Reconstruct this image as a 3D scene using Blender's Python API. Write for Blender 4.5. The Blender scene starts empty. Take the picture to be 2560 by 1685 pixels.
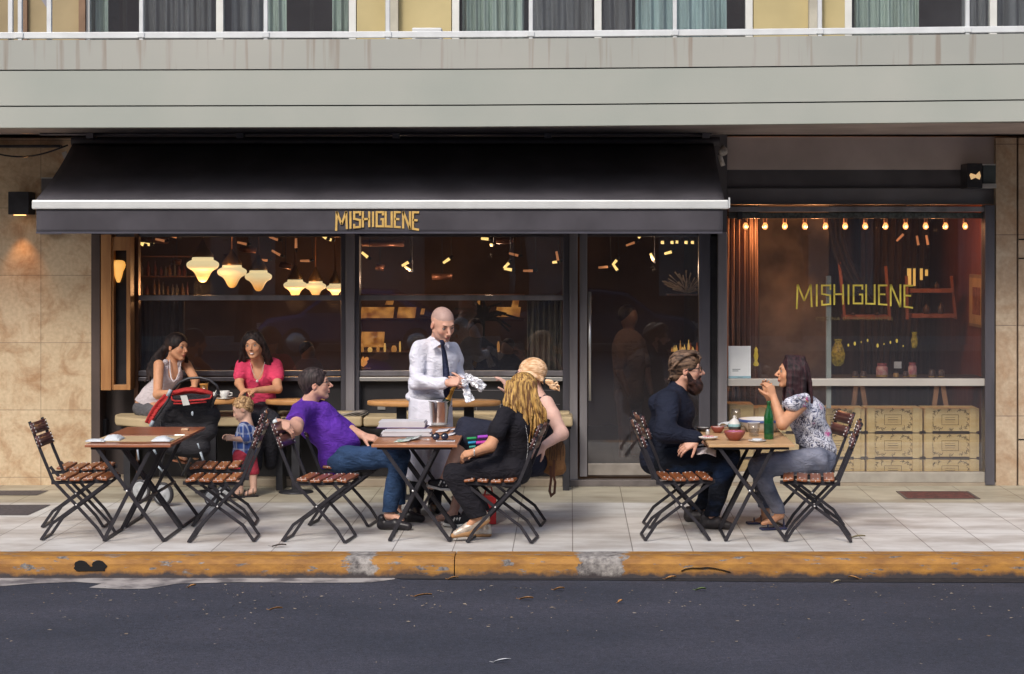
import bpy, math, random
import numpy as np
from mathutils import Vector, Matrix, noise
random.seed(7); np.random.seed(7)
S = bpy.context.scene
COL = S.collection
R = math.radians
FL, PX0, PY0, CH = 4800.0, 1425.0, 608.0, 2.3        # lens in photo pixels, vanishing point, eye height
def sc(d): return FL / d
def wx(px, d): return (px - PX0) * d / FL
def wz(py, d): return CH - (py - PY0) * d / FL
def W(px, py, d): return Vector((wx(px, d), d, wz(py, d)))
def lin(*c):
    o = []
    for v in c:
        v = v / 255.0
        o.append(v / 12.92 if v <= 0.04045 else ((v + 0.055) / 1.055) ** 2.4)
    return tuple(o)
# ---------------------------------------------------------------- materials
_mats = {}
def nodes_of(name):
    m = bpy.data.materials.new(name); m.use_nodes = True
    nt = m.node_tree; b = nt.nodes['Principled BSDF']
    return m, nt, b
def mat(name, col, rough=0.6, bdist=0.01, metal=0.0, var=0.12, vs=6.0, col2=None, bump=0.0, bs=40.0, spec=0.4,
        stretch=(1, 1, 1), trans=0.0, emit=None, estr=0.0, lo=0.35, hi=0.65, detail=5.0, sheen=0.0, attr=False, ior=1.45, rvar=0.0):
    if name in _mats: return _mats[name]
    m, nt, b = nodes_of(name); N = nt.nodes; L = nt.links
    b.inputs['Roughness'].default_value = rough
    b.inputs['Metallic'].default_value = metal
    b.inputs['Specular IOR Level'].default_value = spec
    b.inputs['Transmission Weight'].default_value = trans
    b.inputs['IOR'].default_value = ior
    if sheen: b.inputs['Sheen Weight'].default_value = sheen
    col = tuple(col)[:3]
    tc = N.new('ShaderNodeTexCoord'); mp = N.new('ShaderNodeMapping')
    L.new(tc.outputs['Object'], mp.inputs['Vector']); mp.inputs['Scale'].default_value = stretch
    if var > 0 or col2:
        nz = N.new('ShaderNodeTexNoise'); nz.inputs['Scale'].default_value = vs; nz.inputs['Detail'].default_value = detail
        L.new(mp.outputs['Vector'], nz.inputs['Vector'])
        cr = N.new('ShaderNodeValToRGB'); e = cr.color_ramp.elements
        e[0].position = lo; e[1].position = hi
        c2 = col2 if col2 else tuple(min(1, c * (1 + var)) for c in col)
        c1 = col if col2 else tuple(c * (1 - var) for c in col)
        e[0].color = (*c1, 1); e[1].color = (*c2[:3], 1)
        L.new(nz.outputs['Fac'], cr.inputs['Fac']); src = cr.outputs['Color']
        if attr:
            at = N.new('ShaderNodeAttribute'); at.attribute_name = 'col'
            mx = N.new('ShaderNodeMixRGB'); mx.blend_type = 'MULTIPLY'; mx.inputs['Fac'].default_value = 1
            L.new(at.outputs['Color'], mx.inputs['Color1']); L.new(src, mx.inputs['Color2']); src = mx.outputs['Color']
        L.new(src, b.inputs['Base Color'])
        if rvar:
            mr = N.new('ShaderNodeMapRange'); mr.inputs['To Min'].default_value = rough - rvar; mr.inputs['To Max'].default_value = rough + rvar
            L.new(nz.outputs['Fac'], mr.inputs['Value']); L.new(mr.outputs['Result'], b.inputs['Roughness'])
    else:
        b.inputs['Base Color'].default_value = (*col, 1)
    if bump > 0:
        n2 = N.new('ShaderNodeTexNoise'); n2.inputs['Scale'].default_value = bs; n2.inputs['Detail'].default_value = 4
        L.new(mp.outputs['Vector'], n2.inputs['Vector'])
        bp = N.new('ShaderNodeBump'); bp.inputs['Strength'].default_value = bump; bp.inputs['Distance'].default_value = bdist
        if bdist > 0.01: n2.inputs['Distortion'].default_value = 1.6; n2.inputs['Detail'].default_value = 6
        L.new(n2.outputs['Fac'], bp.inputs['Height']); L.new(bp.outputs['Normal'], b.inputs['Normal'])
    if emit:
        b.inputs['Emission Color'].default_value = (*emit, 1); b.inputs['Emission Strength'].default_value = estr
    _mats[name] = m; return m
def glass_mat(name, tint=(1, 1, 1), refl=1.0, rough=0.0, black_lift=0.0):
    if name in _mats: return _mats[name]
    m, nt, b = nodes_of(name); N = nt.nodes; L = nt.links
    N.remove(b); out = [n for n in N if n.type == 'OUTPUT_MATERIAL'][0]
    tr = N.new('ShaderNodeBsdfTransparent'); tr.inputs['Color'].default_value = (*tint, 1)
    gl = N.new('ShaderNodeBsdfGlossy'); gl.inputs['Roughness'].default_value = rough
    fr = N.new('ShaderNodeFresnel'); ge = N.new('ShaderNodeNewGeometry'); io = N.new('ShaderNodeMapRange'); io.inputs['To Min'].default_value = 1.5; io.inputs['To Max'].default_value = 1 / 1.5
    L.new(ge.outputs['Backfacing'], io.inputs['Value']); L.new(io.outputs['Result'], fr.inputs['IOR'])
    mu = N.new('ShaderNodeMath'); mu.operation = 'MULTIPLY'; mu.inputs[1].default_value = refl; mu.use_clamp = True
    mx = N.new('ShaderNodeMixShader')
    L.new(fr.outputs['Fac'], mu.inputs[0]); L.new(mu.outputs[0], mx.inputs['Fac'])
    L.new(tr.outputs[0], mx.inputs[1]); L.new(gl.outputs[0], mx.inputs[2]); sh = mx.outputs[0]
    if black_lift:                                       # pale diffuse haze mixed in to lift the blacks behind the pane
        df = N.new('ShaderNodeBsdfDiffuse'); df.inputs['Color'].default_value = (0.62, 0.60, 0.66, 1); m3 = N.new('ShaderNodeMixShader'); m3.inputs['Fac'].default_value = black_lift
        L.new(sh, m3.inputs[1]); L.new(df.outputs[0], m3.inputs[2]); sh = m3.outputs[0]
    L.new(sh, out.inputs['Surface'])
    _mats[name] = m; return m
# ---------------------------------------------------------------- mesh builder
class MB:
    def __init__(s): s.v = []; s.f = []; s.sm = []; s.M = Matrix.Identity(4)
    def add(s, vs, fs, smooth=False):
        n = len(s.v); s.v += [tuple(s.M @ Vector(p)) for p in vs]
        for f in fs: s.f.append(tuple(i + n for i in f)); s.sm.append(smooth)
        return s
    def box(s, x0, y0, z0, x1, y1, z1):
        if x0 > x1: x0, x1 = x1, x0
        if y0 > y1: y0, y1 = y1, y0
        if z0 > z1: z0, z1 = z1, z0
        return s.add([(x0, y0, z0), (x1, y0, z0), (x1, y1, z0), (x0, y1, z0), (x0, y0, z1), (x1, y0, z1), (x1, y1, z1), (x0, y1, z1)],
              [(0, 3, 2, 1), (4, 5, 6, 7), (0, 1, 5, 4), (1, 2, 6, 5), (2, 3, 7, 6), (3, 0, 4, 7)])
    def pbox(s, px0, py0, px1, py1, d0, d1):          # a box whose front face (depth d0) spans photo pixels
        return s.box(wx(px0, d0), d0, wz(py0, d0), wx(px1, d0), d1, wz(py1, d0))
    def obox(s, c, size, rot=None):
        hx, hy, hz = [q / 2 for q in size]; m = rot if rot is not None else Matrix.Identity(3)
        c = Vector(c); p = []
        for z in (-hz, hz):
            for x, y in ((-hx, -hy), (hx, -hy), (hx, hy), (-hx, hy)): p.append(c + m @ Vector((x, y, z)))
        return s.add(p, [(0, 3, 2, 1), (4, 5, 6, 7), (0, 1, 5, 4), (1, 2, 6, 5), (2, 3, 7, 6), (3, 0, 4, 7)])
    def bar(s, pts, w, t, side=(0, 1, 0)):            # flat bar along a polyline, thin in 'side'
        side = Vector(side).normalized(); pts = [Vector(p) for p in pts]; rings = []
        for i, p in enumerate(pts):
            a = (p - pts[i - 1]).normalized() if i > 0 else None
            b = (pts[i + 1] - p).normalized() if i < len(pts) - 1 else None
            d = (a + b).normalized() if a is not None and b is not None else (a if a is not None else b)
            u = d.cross(side).normalized(); k = 1.0
            if a is not None and b is not None: k = 1.0 / max(0.5, d.dot(a))
            sd = u.cross(d).normalized()
            rings.append([p + u * w / 2 * k + sd * t / 2, p - u * w / 2 * k + sd * t / 2, p - u * w / 2 * k - sd * t / 2, p + u * w / 2 * k - sd * t / 2])
        vs = [q for r in rings for q in r]; fs = []
        for i in range(len(pts) - 1):
            for j in range(4):
                fs.append((i * 4 + j, i * 4 + (j + 1) % 4, i * 4 + 4 + (j + 1) % 4, i * 4 + 4 + j))
        fs.append((3, 2, 1, 0)); e = (len(pts) - 1) * 4; fs.append((e, e + 1, e + 2, e + 3))
        return s.add(vs, fs)
    def tube(s, pts, r, n=10, closed=False):
        pts = [Vector(p) for p in pts]; m = len(pts)
        rr = r if isinstance(r, (list, tuple)) else [r] * m
        rings = []; up = None
        for i, p in enumerate(pts):
            if closed: d = (pts[(i + 1) % m] - pts[i - 1]).normalized()
            else: d = ((pts[i + 1] if i < m - 1 else p) - (pts[i - 1] if i > 0 else p)).normalized()
            if up is None: up = d.orthogonal().normalized()
            up = (up - d * up.dot(d)); up = up.normalized() if up.length > 1e-6 else d.orthogonal().normalized()
            q = d.cross(up)
            rings.append([p + (up * math.cos(2 * math.pi * j / n) + q * math.sin(2 * math.pi * j / n)) * rr[i] for j in range(n)])
        vs = [q for r_ in rings for q in r_]; fs = []
        for i in range(m if closed else m - 1):
            k = (i + 1) % m
            for j in range(n): fs.append((i * n + j, i * n + (j + 1) % n, k * n + (j + 1) % n, k * n + j))
        if not closed: fs.append(tuple(range(n - 1, -1, -1))); fs.append(tuple((m - 1) * n + j for j in range(n)))
        return s.add(vs, fs, True)
    def lathe(s, prof, c=(0, 0, 0), n=24, axis=None, sx=1.0, sy=1.0, caps=False):
        vs = []; fs = []; c = Vector(c)
        rot = Vector((0, 0, 1)).rotation_difference(Vector(axis)).to_matrix() if axis is not None else Matrix.Identity(3)
        for r, z in prof:
            for j in range(n):
                a = 2 * math.pi * j / n
                vs.append(c + rot @ Vector((r * math.cos(a) * sx, r * math.sin(a) * sy, z)))
        for i in range(len(prof) - 1):
            for j in range(n): fs.append((i * n + j, i * n + (j + 1) % n, (i + 1) * n + (j + 1) % n, (i + 1) * n + j))
        if caps and prof[0][0] > 1e-5: fs.append(tuple(range(n - 1, -1, -1)))
        if caps and prof[-1][0] > 1e-5: fs.append(tuple((len(prof) - 1) * n + j for j in range(n)))
        return s.add(vs, fs, True)
    def ball(s, c, r, n=10, m=7, sc3=(1, 1, 1)):
        pr = [(max(1e-6, r * math.sin(math.pi * i / m)), -r * math.cos(math.pi * i / m)) for i in range(m + 1)]
        vs = []; fs = []; c = Vector(c)
        for rr, z in pr:
            for j in range(n):
                a = 2 * math.pi * j / n; vs.append(c + Vector((rr * math.cos(a) * sc3[0], rr * math.sin(a) * sc3[1], z * sc3[2])))
        for i in range(m):
            for j in range(n): fs.append((i * n + j, i * n + (j + 1) % n, (i + 1) * n + (j + 1) % n, (i + 1) * n + j))
        return s.add(vs, fs, True)
    def prism(s, poly, h0, h1, axis='z'):             # poly in the plane, extruded along axis
        def q(a, b, h): return {'z': (a, b, h), 'y': (a, h, b), 'x': (h, a, b)}[axis]
        n = len(poly); vs = [q(a, b, h0) for a, b in poly] + [q(a, b, h1) for a, b in poly]
        fs = [tuple(range(n - 1, -1, -1)), tuple(range(n, 2 * n))] + [(i, (i + 1) % n, n + (i + 1) % n, n + i) for i in range(n)]
        return s.add(vs, fs)
    def sheet(s, fn, nu, nv, th=0.0, smooth=True):    # fn(u,v)->point; th>0 gives it a thickness along y
        P = [[Vector(fn(i / nu, j / nv)) for j in range(nv + 1)] for i in range(nu + 1)]
        vs = [p for r in P for p in r]; k = nv + 1
        fs = [(i * k + j, (i + 1) * k + j, (i + 1) * k + j + 1, i * k + j + 1) for i in range(nu) for j in range(nv)]
        s.add(vs, fs, smooth)
        return s
    def build(s, name, m, parent=None, bevel=0.0, seg=2, origin=None, solid=0.0, label=None, sub=0):
        v = s.v
        if parent is not None:
            o0 = Vector(parent.get('_o', (0, 0, 0))) if '_o' in parent else Vector((0, 0, 0))
            v = [tuple(Vector(p) - o0) for p in v] if o0.length > 0 else v
            loc = Vector((0, 0, 0))
        else:
            if origin is None:
                a = np.array(v); origin = ((a[:, 0].min() + a[:, 0].max()) / 2, (a[:, 1].min() + a[:, 1].max()) / 2, a[:, 2].min())
            loc = Vector(origin); v = [tuple(Vector(p) - loc) for p in v]
        me = bpy.data.meshes.new(name); me.from_pydata(v, [], s.f)
        me.polygons.foreach_set('use_smooth', s.sm)
        me.materials.append(m); me.update()
        import bmesh
        bm = bmesh.new(); bm.from_mesh(me); bmesh.ops.recalc_face_normals(bm, faces=bm.faces); bm.to_mesh(me); bm.free()
        o = bpy.data.objects.new(name, me); COL.objects.link(o); o.location = loc
        if parent is not None: o.parent = parent
        if parent is not None and '_o' in parent: o['_o'] = tuple(parent['_o'])
        if bevel > 0:
            b = o.modifiers.new('b', 'BEVEL'); b.width = bevel; b.segments = seg; b.limit_method = 'ANGLE'; b.angle_limit = R(40)
        if solid > 0:
            b = o.modifiers.new('s', 'SOLIDIFY'); b.thickness = solid; b.offset = 0
        if label: o['label'] = label
        return o
def thing(name, label, cat, loc=(0, 0, 0), rz=0.0, group=None, world=False):
    """Empty at the thing's base; world=True: its parts are modelled in world coordinates."""
    o = bpy.data.objects.new(name, None); COL.objects.link(o); o.location = loc; o.rotation_euler = (0, 0, rz)
    o.empty_display_size = 0.1
    o['label'] = label; o['category'] = cat
    if group: o['group'] = group
    if world: o['_o'] = tuple(loc)
    return o
def tag(o, label, cat, group=None, kind=None):
    if label: o['label'] = label
    if cat: o['category'] = cat
    if group: o['group'] = group
    if kind: o['kind'] = kind
    return o
def structure(o): o['kind'] = 'structure'; return o
def kids(o): return [c for c in bpy.data.objects if c.parent == o]
def dup(root, loc, rz, label, group=None):
    r = root.copy(); COL.objects.link(r); r.location = loc; r.rotation_euler = (0, 0, rz); r['label'] = label
    if group: r['group'] = group
    def rec(a, b):
        for ch in kids(a):
            if ch == b: continue
            c = ch.copy(); COL.objects.link(c); c.parent = b; rec(ch, c)
    rec(root, r); return r
# ================================================================ world, sun, camera
w = bpy.data.worlds.new('World'); S.world = w; w.use_nodes = True
wn = w.node_tree; bg = wn.nodes['Background']
sky = wn.nodes.new('ShaderNodeTexSky'); sky.sky_type = 'NISHITA'; sky.sun_disc = False
SUN_EL, SUN_AZ = 42.0, 200.0                       # the light comes from behind the camera
sky.sun_elevation = R(SUN_EL); sky.sun_rotation = R(SUN_AZ); sky.dust_density = 3.0; sky.air_density = 1.0
wn.links.new(sky.outputs[0], bg.inputs[0]); bg.inputs[1].default_value = 0.15
sl = bpy.data.lights.new('sun', 'SUN'); sl.energy = 1.5; sl.angle = R(14); sl.color = (1, 0.95, 0.88)
so = bpy.data.objects.new('sun', sl); COL.objects.link(so)
sd = Vector((math.sin(R(SUN_AZ)) * math.cos(R(SUN_EL)), math.cos(R(SUN_AZ)) * math.cos(R(SUN_EL)), math.sin(R(SUN_EL))))
so.rotation_euler = sd.to_track_quat('Z', 'Y').to_euler(); so.location = sd * 30
cam = bpy.data.cameras.new('camera'); co = bpy.data.objects.new('camera', cam); COL.objects.link(co); S.camera = co
co.location = (0, 0, CH); co.rotation_euler = (R(90), 0, 0)
cam.sensor_width = 36; cam.lens = 36 * FL / 2560; cam.clip_end = 500; cam.clip_start = 0.1
cam.shift_x = -(PX0 - 1280) / 2560; cam.shift_y = -(842.5 - PY0) / 2560
S.view_settings.view_transform = 'Standard'; S.view_settings.look = 'None'; S.view_settings.exposure = 0.48; S.view_settings.gamma = 1.0
S.cycles.max_bounces = 8; S.cycles.transparent_max_bounces = 16; S.cycles.use_denoising = True
S.cycles.caustics_reflective = False; S.cycles.caustics_refractive = False; S.cycles.sample_clamp_indirect = 3.0

# ================================================================ ground, road, kerb, pavement
DF = 18.25                                         # plane of the shop front
DK1, DK0 = 14.33, 14.03                            # back and front of the kerb
ROADZ = -0.15
def asphalt():
    m, nt, b = nodes_of('asphalt'); N = nt.nodes; L = nt.links
    tc = N.new('ShaderNodeTexCoord')
    n1 = N.new('ShaderNodeTexNoise'); n1.inputs['Scale'].default_value = 105; n1.inputs['Detail'].default_value = 6; n1.inputs['Roughness'].default_value = 0.7
    n2 = N.new('ShaderNodeTexNoise'); n2.inputs['Scale'].default_value = 0.55; n2.inputs['Detail'].default_value = 5
    mp = N.new('ShaderNodeMapping'); mp.inputs['Scale'].default_value = (1, 2.2, 1)
    vo = N.new('ShaderNodeTexVoronoi'); vo.inputs['Scale'].default_value = 17
    L.new(tc.outputs['Object'], n1.inputs['Vector']); L.new(tc.outputs['Object'], mp.inputs['Vector']); L.new(mp.outputs[0], n2.inputs['Vector']); L.new(tc.outputs['Object'], vo.inputs['Vector'])
    c1 = N.new('ShaderNodeValToRGB'); e = c1.color_ramp.elements; e[0].position = 0.36; e[1].position = 0.70
    e[0].color = (0.014, 0.017, 0.027, 1); e[1].color = (0.066, 0.071, 0.096, 1)
    L.new(n1.outputs['Fac'], c1.inputs['Fac'])
    c2 = N.new('ShaderNodeValToRGB'); e = c2.color_ramp.elements; e[0].position = 0.35; e[1].position = 0.7
    e[0].color = (0.66, 0.69, 0.76, 1); e[1].color = (1.18, 1.10, 1.12, 1)
    L.new(n2.outputs['Fac'], c2.inputs['Fac'])
    mx = N.new('ShaderNodeMixRGB'); mx.blend_type = 'MULTIPLY'; mx.inputs['Fac'].default_value = 1
    nw = N.new('ShaderNodeTexNoise'); nw.inputs['Scale'].default_value = 30; nw.inputs['Detail'].default_value = 8; nw.inputs['Roughness'].default_value = 0.85; L.new(tc.outputs['Object'], nw.inputs['Vector'])
    cw_ = N.new('ShaderNodeMapRange'); cw_.inputs['From Min'].default_value = 0.34; cw_.inputs['From Max'].default_value = 0.66; cw_.inputs['To Min'].default_value = 0.50; cw_.inputs['To Max'].default_value = 1.55; L.new(nw.outputs['Fac'], cw_.inputs['Value'])
    mw = N.new('ShaderNodeMixRGB'); mw.blend_type = 'MULTIPLY'; mw.inputs['Fac'].default_value = 1; L.new(c1.outputs['Color'], mw.inputs['Color1']); L.new(cw_.outputs[0], mw.inputs['Color2'])
    L.new(mw.outputs[0], mx.inputs['Color1']); L.new(c2.outputs['Color'], mx.inputs['Color2'])
    c3 = N.new('ShaderNodeValToRGB'); e = c3.color_ramp.elements; e[0].position = 0.0; e[1].position = 0.075; e[0].color = (1, 1, 1, 1); e[1].color = (0, 0, 0, 1)
    L.new(vo.outputs['Distance'], c3.inputs['Fac'])
    n3 = N.new('ShaderNodeTexNoise'); n3.inputs['Scale'].default_value = 2.6; L.new(tc.outputs['Object'], n3.inputs['Vector'])
    c4 = N.new('ShaderNodeValToRGB'); e = c4.color_ramp.elements; e[0].position = 0.46; e[1].position = 0.60; L.new(n3.outputs['Fac'], c4.inputs['Fac'])
    mm = N.new('ShaderNodeMath'); mm.operation = 'MULTIPLY'; L.new(c3.outputs['Color'], mm.inputs[0]); L.new(c4.outputs['Color'], mm.inputs[1])
    mx2 = N.new('ShaderNodeMixRGB'); L.new(mm.outputs[0], mx2.inputs['Fac']); L.new(mx.outputs[0], mx2.inputs['Color1']); mx2.inputs['Color2'].default_value = (0.30, 0.29, 0.31, 1)
    L.new(mx2.outputs[0], b.inputs['Base Color'])
    b.inputs['Roughness'].default_value = 0.85
    bp = N.new('ShaderNodeBump'); bp.inputs['Strength'].default_value = 0.6; bp.inputs['Distance'].default_value = 0.006
    L.new(n1.outputs['Fac'], bp.inputs['Height']); L.new(bp.outputs[0], b.inputs['Normal'])
    return m
g = MB(); g.add([(-150, -150, -0.17), (150, -150, -0.17), (150, 150, -0.17), (-150, 150, -0.17)], [(0, 1, 2, 3)])
structure(g.build('ground', mat('ground_earth', (0.12, 0.11, 0.10), 0.9), origin=(0, 0, 0)))
g = MB(); g.sheet(lambda u, v: (-60 + 120 * u, -7 + (DK0 + 7.005) * v, ROADZ), 60, 12, smooth=False)
structure(g.build('road', asphalt(), origin=(0, 0, 0)))
def tile_mat():
    m, nt, b = nodes_of('pavement_tiles'); N = nt.nodes; L = nt.links
    tc = N.new('ShaderNodeTexCoord'); mp = N.new('ShaderNodeMapping')
    mp.inputs['Location'].default_value = (-0.02, -(16.12 % 0.9), 0)
    L.new(tc.outputs['Object'], mp.inputs['Vector'])
    br = N.new('ShaderNodeTexBrick'); br.offset = 0.0; br.inputs['Scale'].default_value = 1.0
    br.inputs['Brick Width'].default_value = 0.45; br.inputs['Row Height'].default_value = 0.9
    br.inputs['Mortar Size'].default_value = 0.004; br.inputs['Mortar Smooth'].default_value = 0.25
    br.inputs['Color1'].default_value = (0.50, 0.49, 0.465, 1); br.inputs['Color2'].default_value = (0.57, 0.56, 0.535, 1); br.inputs['Mortar'].default_value = (0.20, 0.18, 0.165, 1)
    L.new(mp.outputs[0], br.inputs['Vector'])
    n1 = N.new('ShaderNodeTexNoise'); n1.inputs['Scale'].default_value = 1.7; n1.inputs['Detail'].default_value = 7; n1.inputs['Roughness'].default_value = 0.62
    mp2 = N.new('ShaderNodeMapping'); mp2.inputs['Scale'].default_value = (0.8, 1.6, 1); L.new(tc.outputs['Object'], mp2.inputs['Vector']); L.new(mp2.outputs[0], n1.inputs['Vector'])
    cr = N.new('ShaderNodeValToRGB'); e = cr.color_ramp.elements; e[0].position = 0.36; e[1].position = 0.60
    e[0].color = (0.70, 0.65, 0.61, 1); e[1].color = (1.08, 1.07, 1.06, 1); L.new(n1.outputs['Fac'], cr.inputs['Fac'])
    mx = N.new('ShaderNodeMixRGB'); mx.blend_type = 'MULTIPLY'; mx.inputs['Fac'].default_value = 1
    L.new(br.outputs['Color'], mx.inputs['Color1']); L.new(cr.outputs['Color'], mx.inputs['Color2'])
    # the row of tiles along the shop front is a yellower stone; ones near the kerb are bluer
    sp = N.new('ShaderNodeSeparateXYZ'); L.new(tc.outputs['Object'], sp.inputs[0])
    c2 = N.new('ShaderNodeValToRGB'); c2.color_ramp.interpolation = 'CONSTANT'; e = c2.color_ramp.elements
    mr = N.new('ShaderNodeMapRange'); mr.inputs['From Min'].default_value = 14; mr.inputs['From Max'].default_value = 19; L.new(sp.outputs['Y'], mr.inputs['Value'])
    e[0].position = 0; e[0].color = (1.12, 1.12, 1.13, 1); e[1].position = (16.12 - 14) / 5; e[1].color = (1.04, 1.06, 1.07, 1)
    x = e.new((17.02 - 14) / 5); x.color = (0.80, 0.77, 0.64, 1)
    L.new(mr.outputs[0], c2.inputs['Fac'])
    mx2 = N.new('ShaderNodeMixRGB'); mx2.blend_type = 'MULTIPLY'; mx2.inputs['Fac'].default_value = 1
    L.new(mx.outputs[0], mx2.inputs['Color1']); L.new(c2.outputs['Color'], mx2.inputs['Color2']); L.new(mx2.outputs[0], b.inputs['Base Color'])
    b.inputs['Roughness'].default_value = 0.55
    bp = N.new('ShaderNodeBump'); bp.inputs['Strength'].default_value = 0.3; bp.inputs['Distance'].default_value = 0.004
    n4 = N.new('ShaderNodeTexNoise'); n4.inputs['Scale'].default_value = 60; L.new(tc.outputs['Object'], n4.inputs['Vector'])
    ad = N.new('ShaderNodeMath'); ad.operation = 'MULTIPLY_ADD'; L.new(br.outputs['Fac'], ad.inputs[0]); ad.inputs[1].default_value = -2; L.new(n4.outputs['Fac'], ad.inputs[2])
    L.new(ad.outputs[0], bp.inputs['Height']); L.new(bp.outputs[0], b.inputs['Normal'])
    return m
g = MB(); g.box(-60, DK1 + 0.002, -0.16, 60, DF + 0.4, 0.0)
structure(g.build('pavement', tile_mat(), origin=(0, 0, 0)))
# dark paving slabs and the iron cover let into the pavement
dk = mat('dark_slab', (0.075, 0.068, 0.075), 0.7, var=0.3, vs=30)
for (a, b2, c3, d) in ((-9.0, -4.86, 17.50, 17.83), (-9.0, -4.58, 16.22, 16.86)):
    s1 = MB(); s1.add([(a, c3, 0.004), (b2 - 0.0, c3, 0.004), (b2 + 0.02, d, 0.004), (a, d, 0.004)], [(0, 1, 2, 3)])
    structure(s1.build('pavement_inlay', dk))
rust = mat('rusty_iron', (0.10, 0.055, 0.05), 0.75, metal=0.3, col2=(0.19, 0.075, 0.065), vs=14, bump=0.4)
cv = thing('drain_cover', 'rusty square iron cover in the pavement in front of the crates', 'drain cover', (3.35, 17.5, 0.0))
MB().box(-0.31, -0.235, 0.001, 0.31, 0.235, 0.006).build('plate', rust, cv)
m2 = MB()
for i in range(9): m2.box(-0.27, -0.2 + i * 0.048, 0.0062, 0.27, -0.185 + i * 0.048, 0.009)
m2.build('ribs', rust, cv)
fr_ = MB()
for q in ((-0.335, -0.26, 0.335, -0.238), (-0.335, 0.238, 0.335, 0.26), (-0.335, -0.238, -0.313, 0.238), (0.313, -0.238, 0.335, 0.238)): fr_.box(q[0], q[1], 0.001, q[2], q[3], 0.008)
fr_.build('frame', mat('cover_frame', (0.14, 0.12, 0.11), 0.6, metal=0.4), cv)
# kerb: painted stone with chips, split in blocks
def kerb_mat():
    m, nt, b = nodes_of('kerb_paint'); N = nt.nodes; L = nt.links
    tc = N.new('ShaderNodeTexCoord')
    def nz(scale, st, det=8, ro=0.65):
        mp = N.new('ShaderNodeMapping'); mp.inputs['Scale'].default_value = st; L.new(tc.outputs['Object'], mp.inputs['Vector'])
        n = N.new('ShaderNodeTexNoise'); n.inputs['Scale'].default_value = scale; n.inputs['Detail'].default_value = det; n.inputs['Roughness'].default_value = ro
        L.new(mp.outputs[0], n.inputs['Vector']); return n.outputs['Fac']
    def ramp(src, p0, c0, p1, c1):
        r = N.new('ShaderNodeValToRGB'); e = r.color_ramp.elements; e[0].position = p0; e[1].position = p1; e[0].color = (*c0, 1); e[1].color = (*c1, 1)
        L.new(src, r.inputs['Fac']); return r.outputs['Color']
    paint = ramp(nz(5, (1, 2, 3)), 0.35, (0.23, 0.10, 0.022), 0.66, (0.42, 0.20, 0.035))
    stone = ramp(nz(30, (1, 1, 1)), 0.4, (0.09, 0.08, 0.08), 0.62, (0.25, 0.235, 0.22))
    chips = ramp(nz(6.5, (0.8, 2.5, 3.0)), 0.575, (0, 0, 0), 0.61, (1, 1, 1))
    mx = N.new('ShaderNodeMixRGB'); L.new(chips, mx.inputs['Fac']); L.new(paint, mx.inputs['Color1']); L.new(stone, mx.inputs['Color2'])
    # two places where the paint has broken away to bare concrete, with ragged edges
    s0 = N.new('ShaderNodeSeparateXYZ'); L.new(tc.outputs['Object'], s0.inputs[0]); wob = nz(9, (1, 1, 1.5), 9, .7)
    conc_ = ramp(nz(14, (1, 1, 1), 9, .7), 0.34, (0.07, 0.06, 0.06), 0.66, (0.42, 0.39, 0.36)); last = mx.outputs[0]
    for cx_, hw in ((0.225, 0.185), (-1.53, 0.10)):
        s1 = N.new('ShaderNodeMath'); s1.operation = 'SUBTRACT'; L.new(s0.outputs['X'], s1.inputs[0]); s1.inputs[1].default_value = cx_
        s2 = N.new('ShaderNodeMath'); s2.operation = 'ABSOLUTE'; L.new(s1.outputs[0], s2.inputs[0])
        s3 = N.new('ShaderNodeMath'); s3.operation = 'MULTIPLY_ADD'; L.new(wob, s3.inputs[0]); s3.inputs[1].default_value = 0.36; L.new(s2.outputs[0], s3.inputs[2])
        s4 = N.new('ShaderNodeMapRange'); s4.inputs['From Min'].default_value = hw + 0.17; s4.inputs['From Max'].default_value = hw + 0.185; s4.inputs['To Min'].default_value = 1; s4.inputs['To Max'].default_value = 0; L.new(s3.outputs[0], s4.inputs['Value'])
        m5 = N.new('ShaderNodeMixRGB'); L.new(s4.outputs[0], m5.inputs['Fac']); L.new(last, m5.inputs['Color1']); L.new(conc_, m5.inputs['Color2']); last = m5.outputs[0]
    # road dirt splashed up the foot of the stone
    sp = N.new('ShaderNodeSeparateXYZ'); L.new(tc.outputs['Object'], sp.inputs[0])
    ad = N.new('ShaderNodeMath'); ad.operation = 'MULTIPLY_ADD'; L.new(nz(7, (1, 1, 1)), ad.inputs[0]); ad.inputs[1].default_value = 0.13; L.new(sp.outputs['Z'], ad.inputs[2])
    dirt = ramp(ad.outputs[0], -0.075 + 0.05 + 0.0, (1, 1, 1), 0.0, (0, 0, 0))
    mr = N.new('ShaderNodeMapRange'); mr.inputs['From Min'].default_value = -0.066; mr.inputs['From Max'].default_value = -0.030; mr.inputs['To Min'].default_value = 1; mr.inputs['To Max'].default_value = 0
    L.new(ad.outputs[0], mr.inputs['Value'])
    mx2 = N.new('ShaderNodeMixRGB'); L.new(mr.outputs[0], mx2.inputs['Fac']); L.new(last, mx2.inputs['Color1']); mx2.inputs['Color2'].default_value = (0.045, 0.036, 0.038, 1)
    L.new(mx2.outputs[0], b.inputs['Base Color']); b.inputs['Roughness'].default_value = 0.7
    bp = N.new('ShaderNodeBump'); bp.inputs['Strength'].default_value = 0.5; bp.inputs['Distance'].default_value = 0.01
    L.new(nz(22, (1, 1, 1)), bp.inputs['Height']); L.new(bp.outputs[0], b.inputs['Normal'])
    return m
KM = kerb_mat(); kerb_things = []
joints = [-60, -9.2, -4.9, -0.845, 3.9, 8.0, 60]
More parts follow.
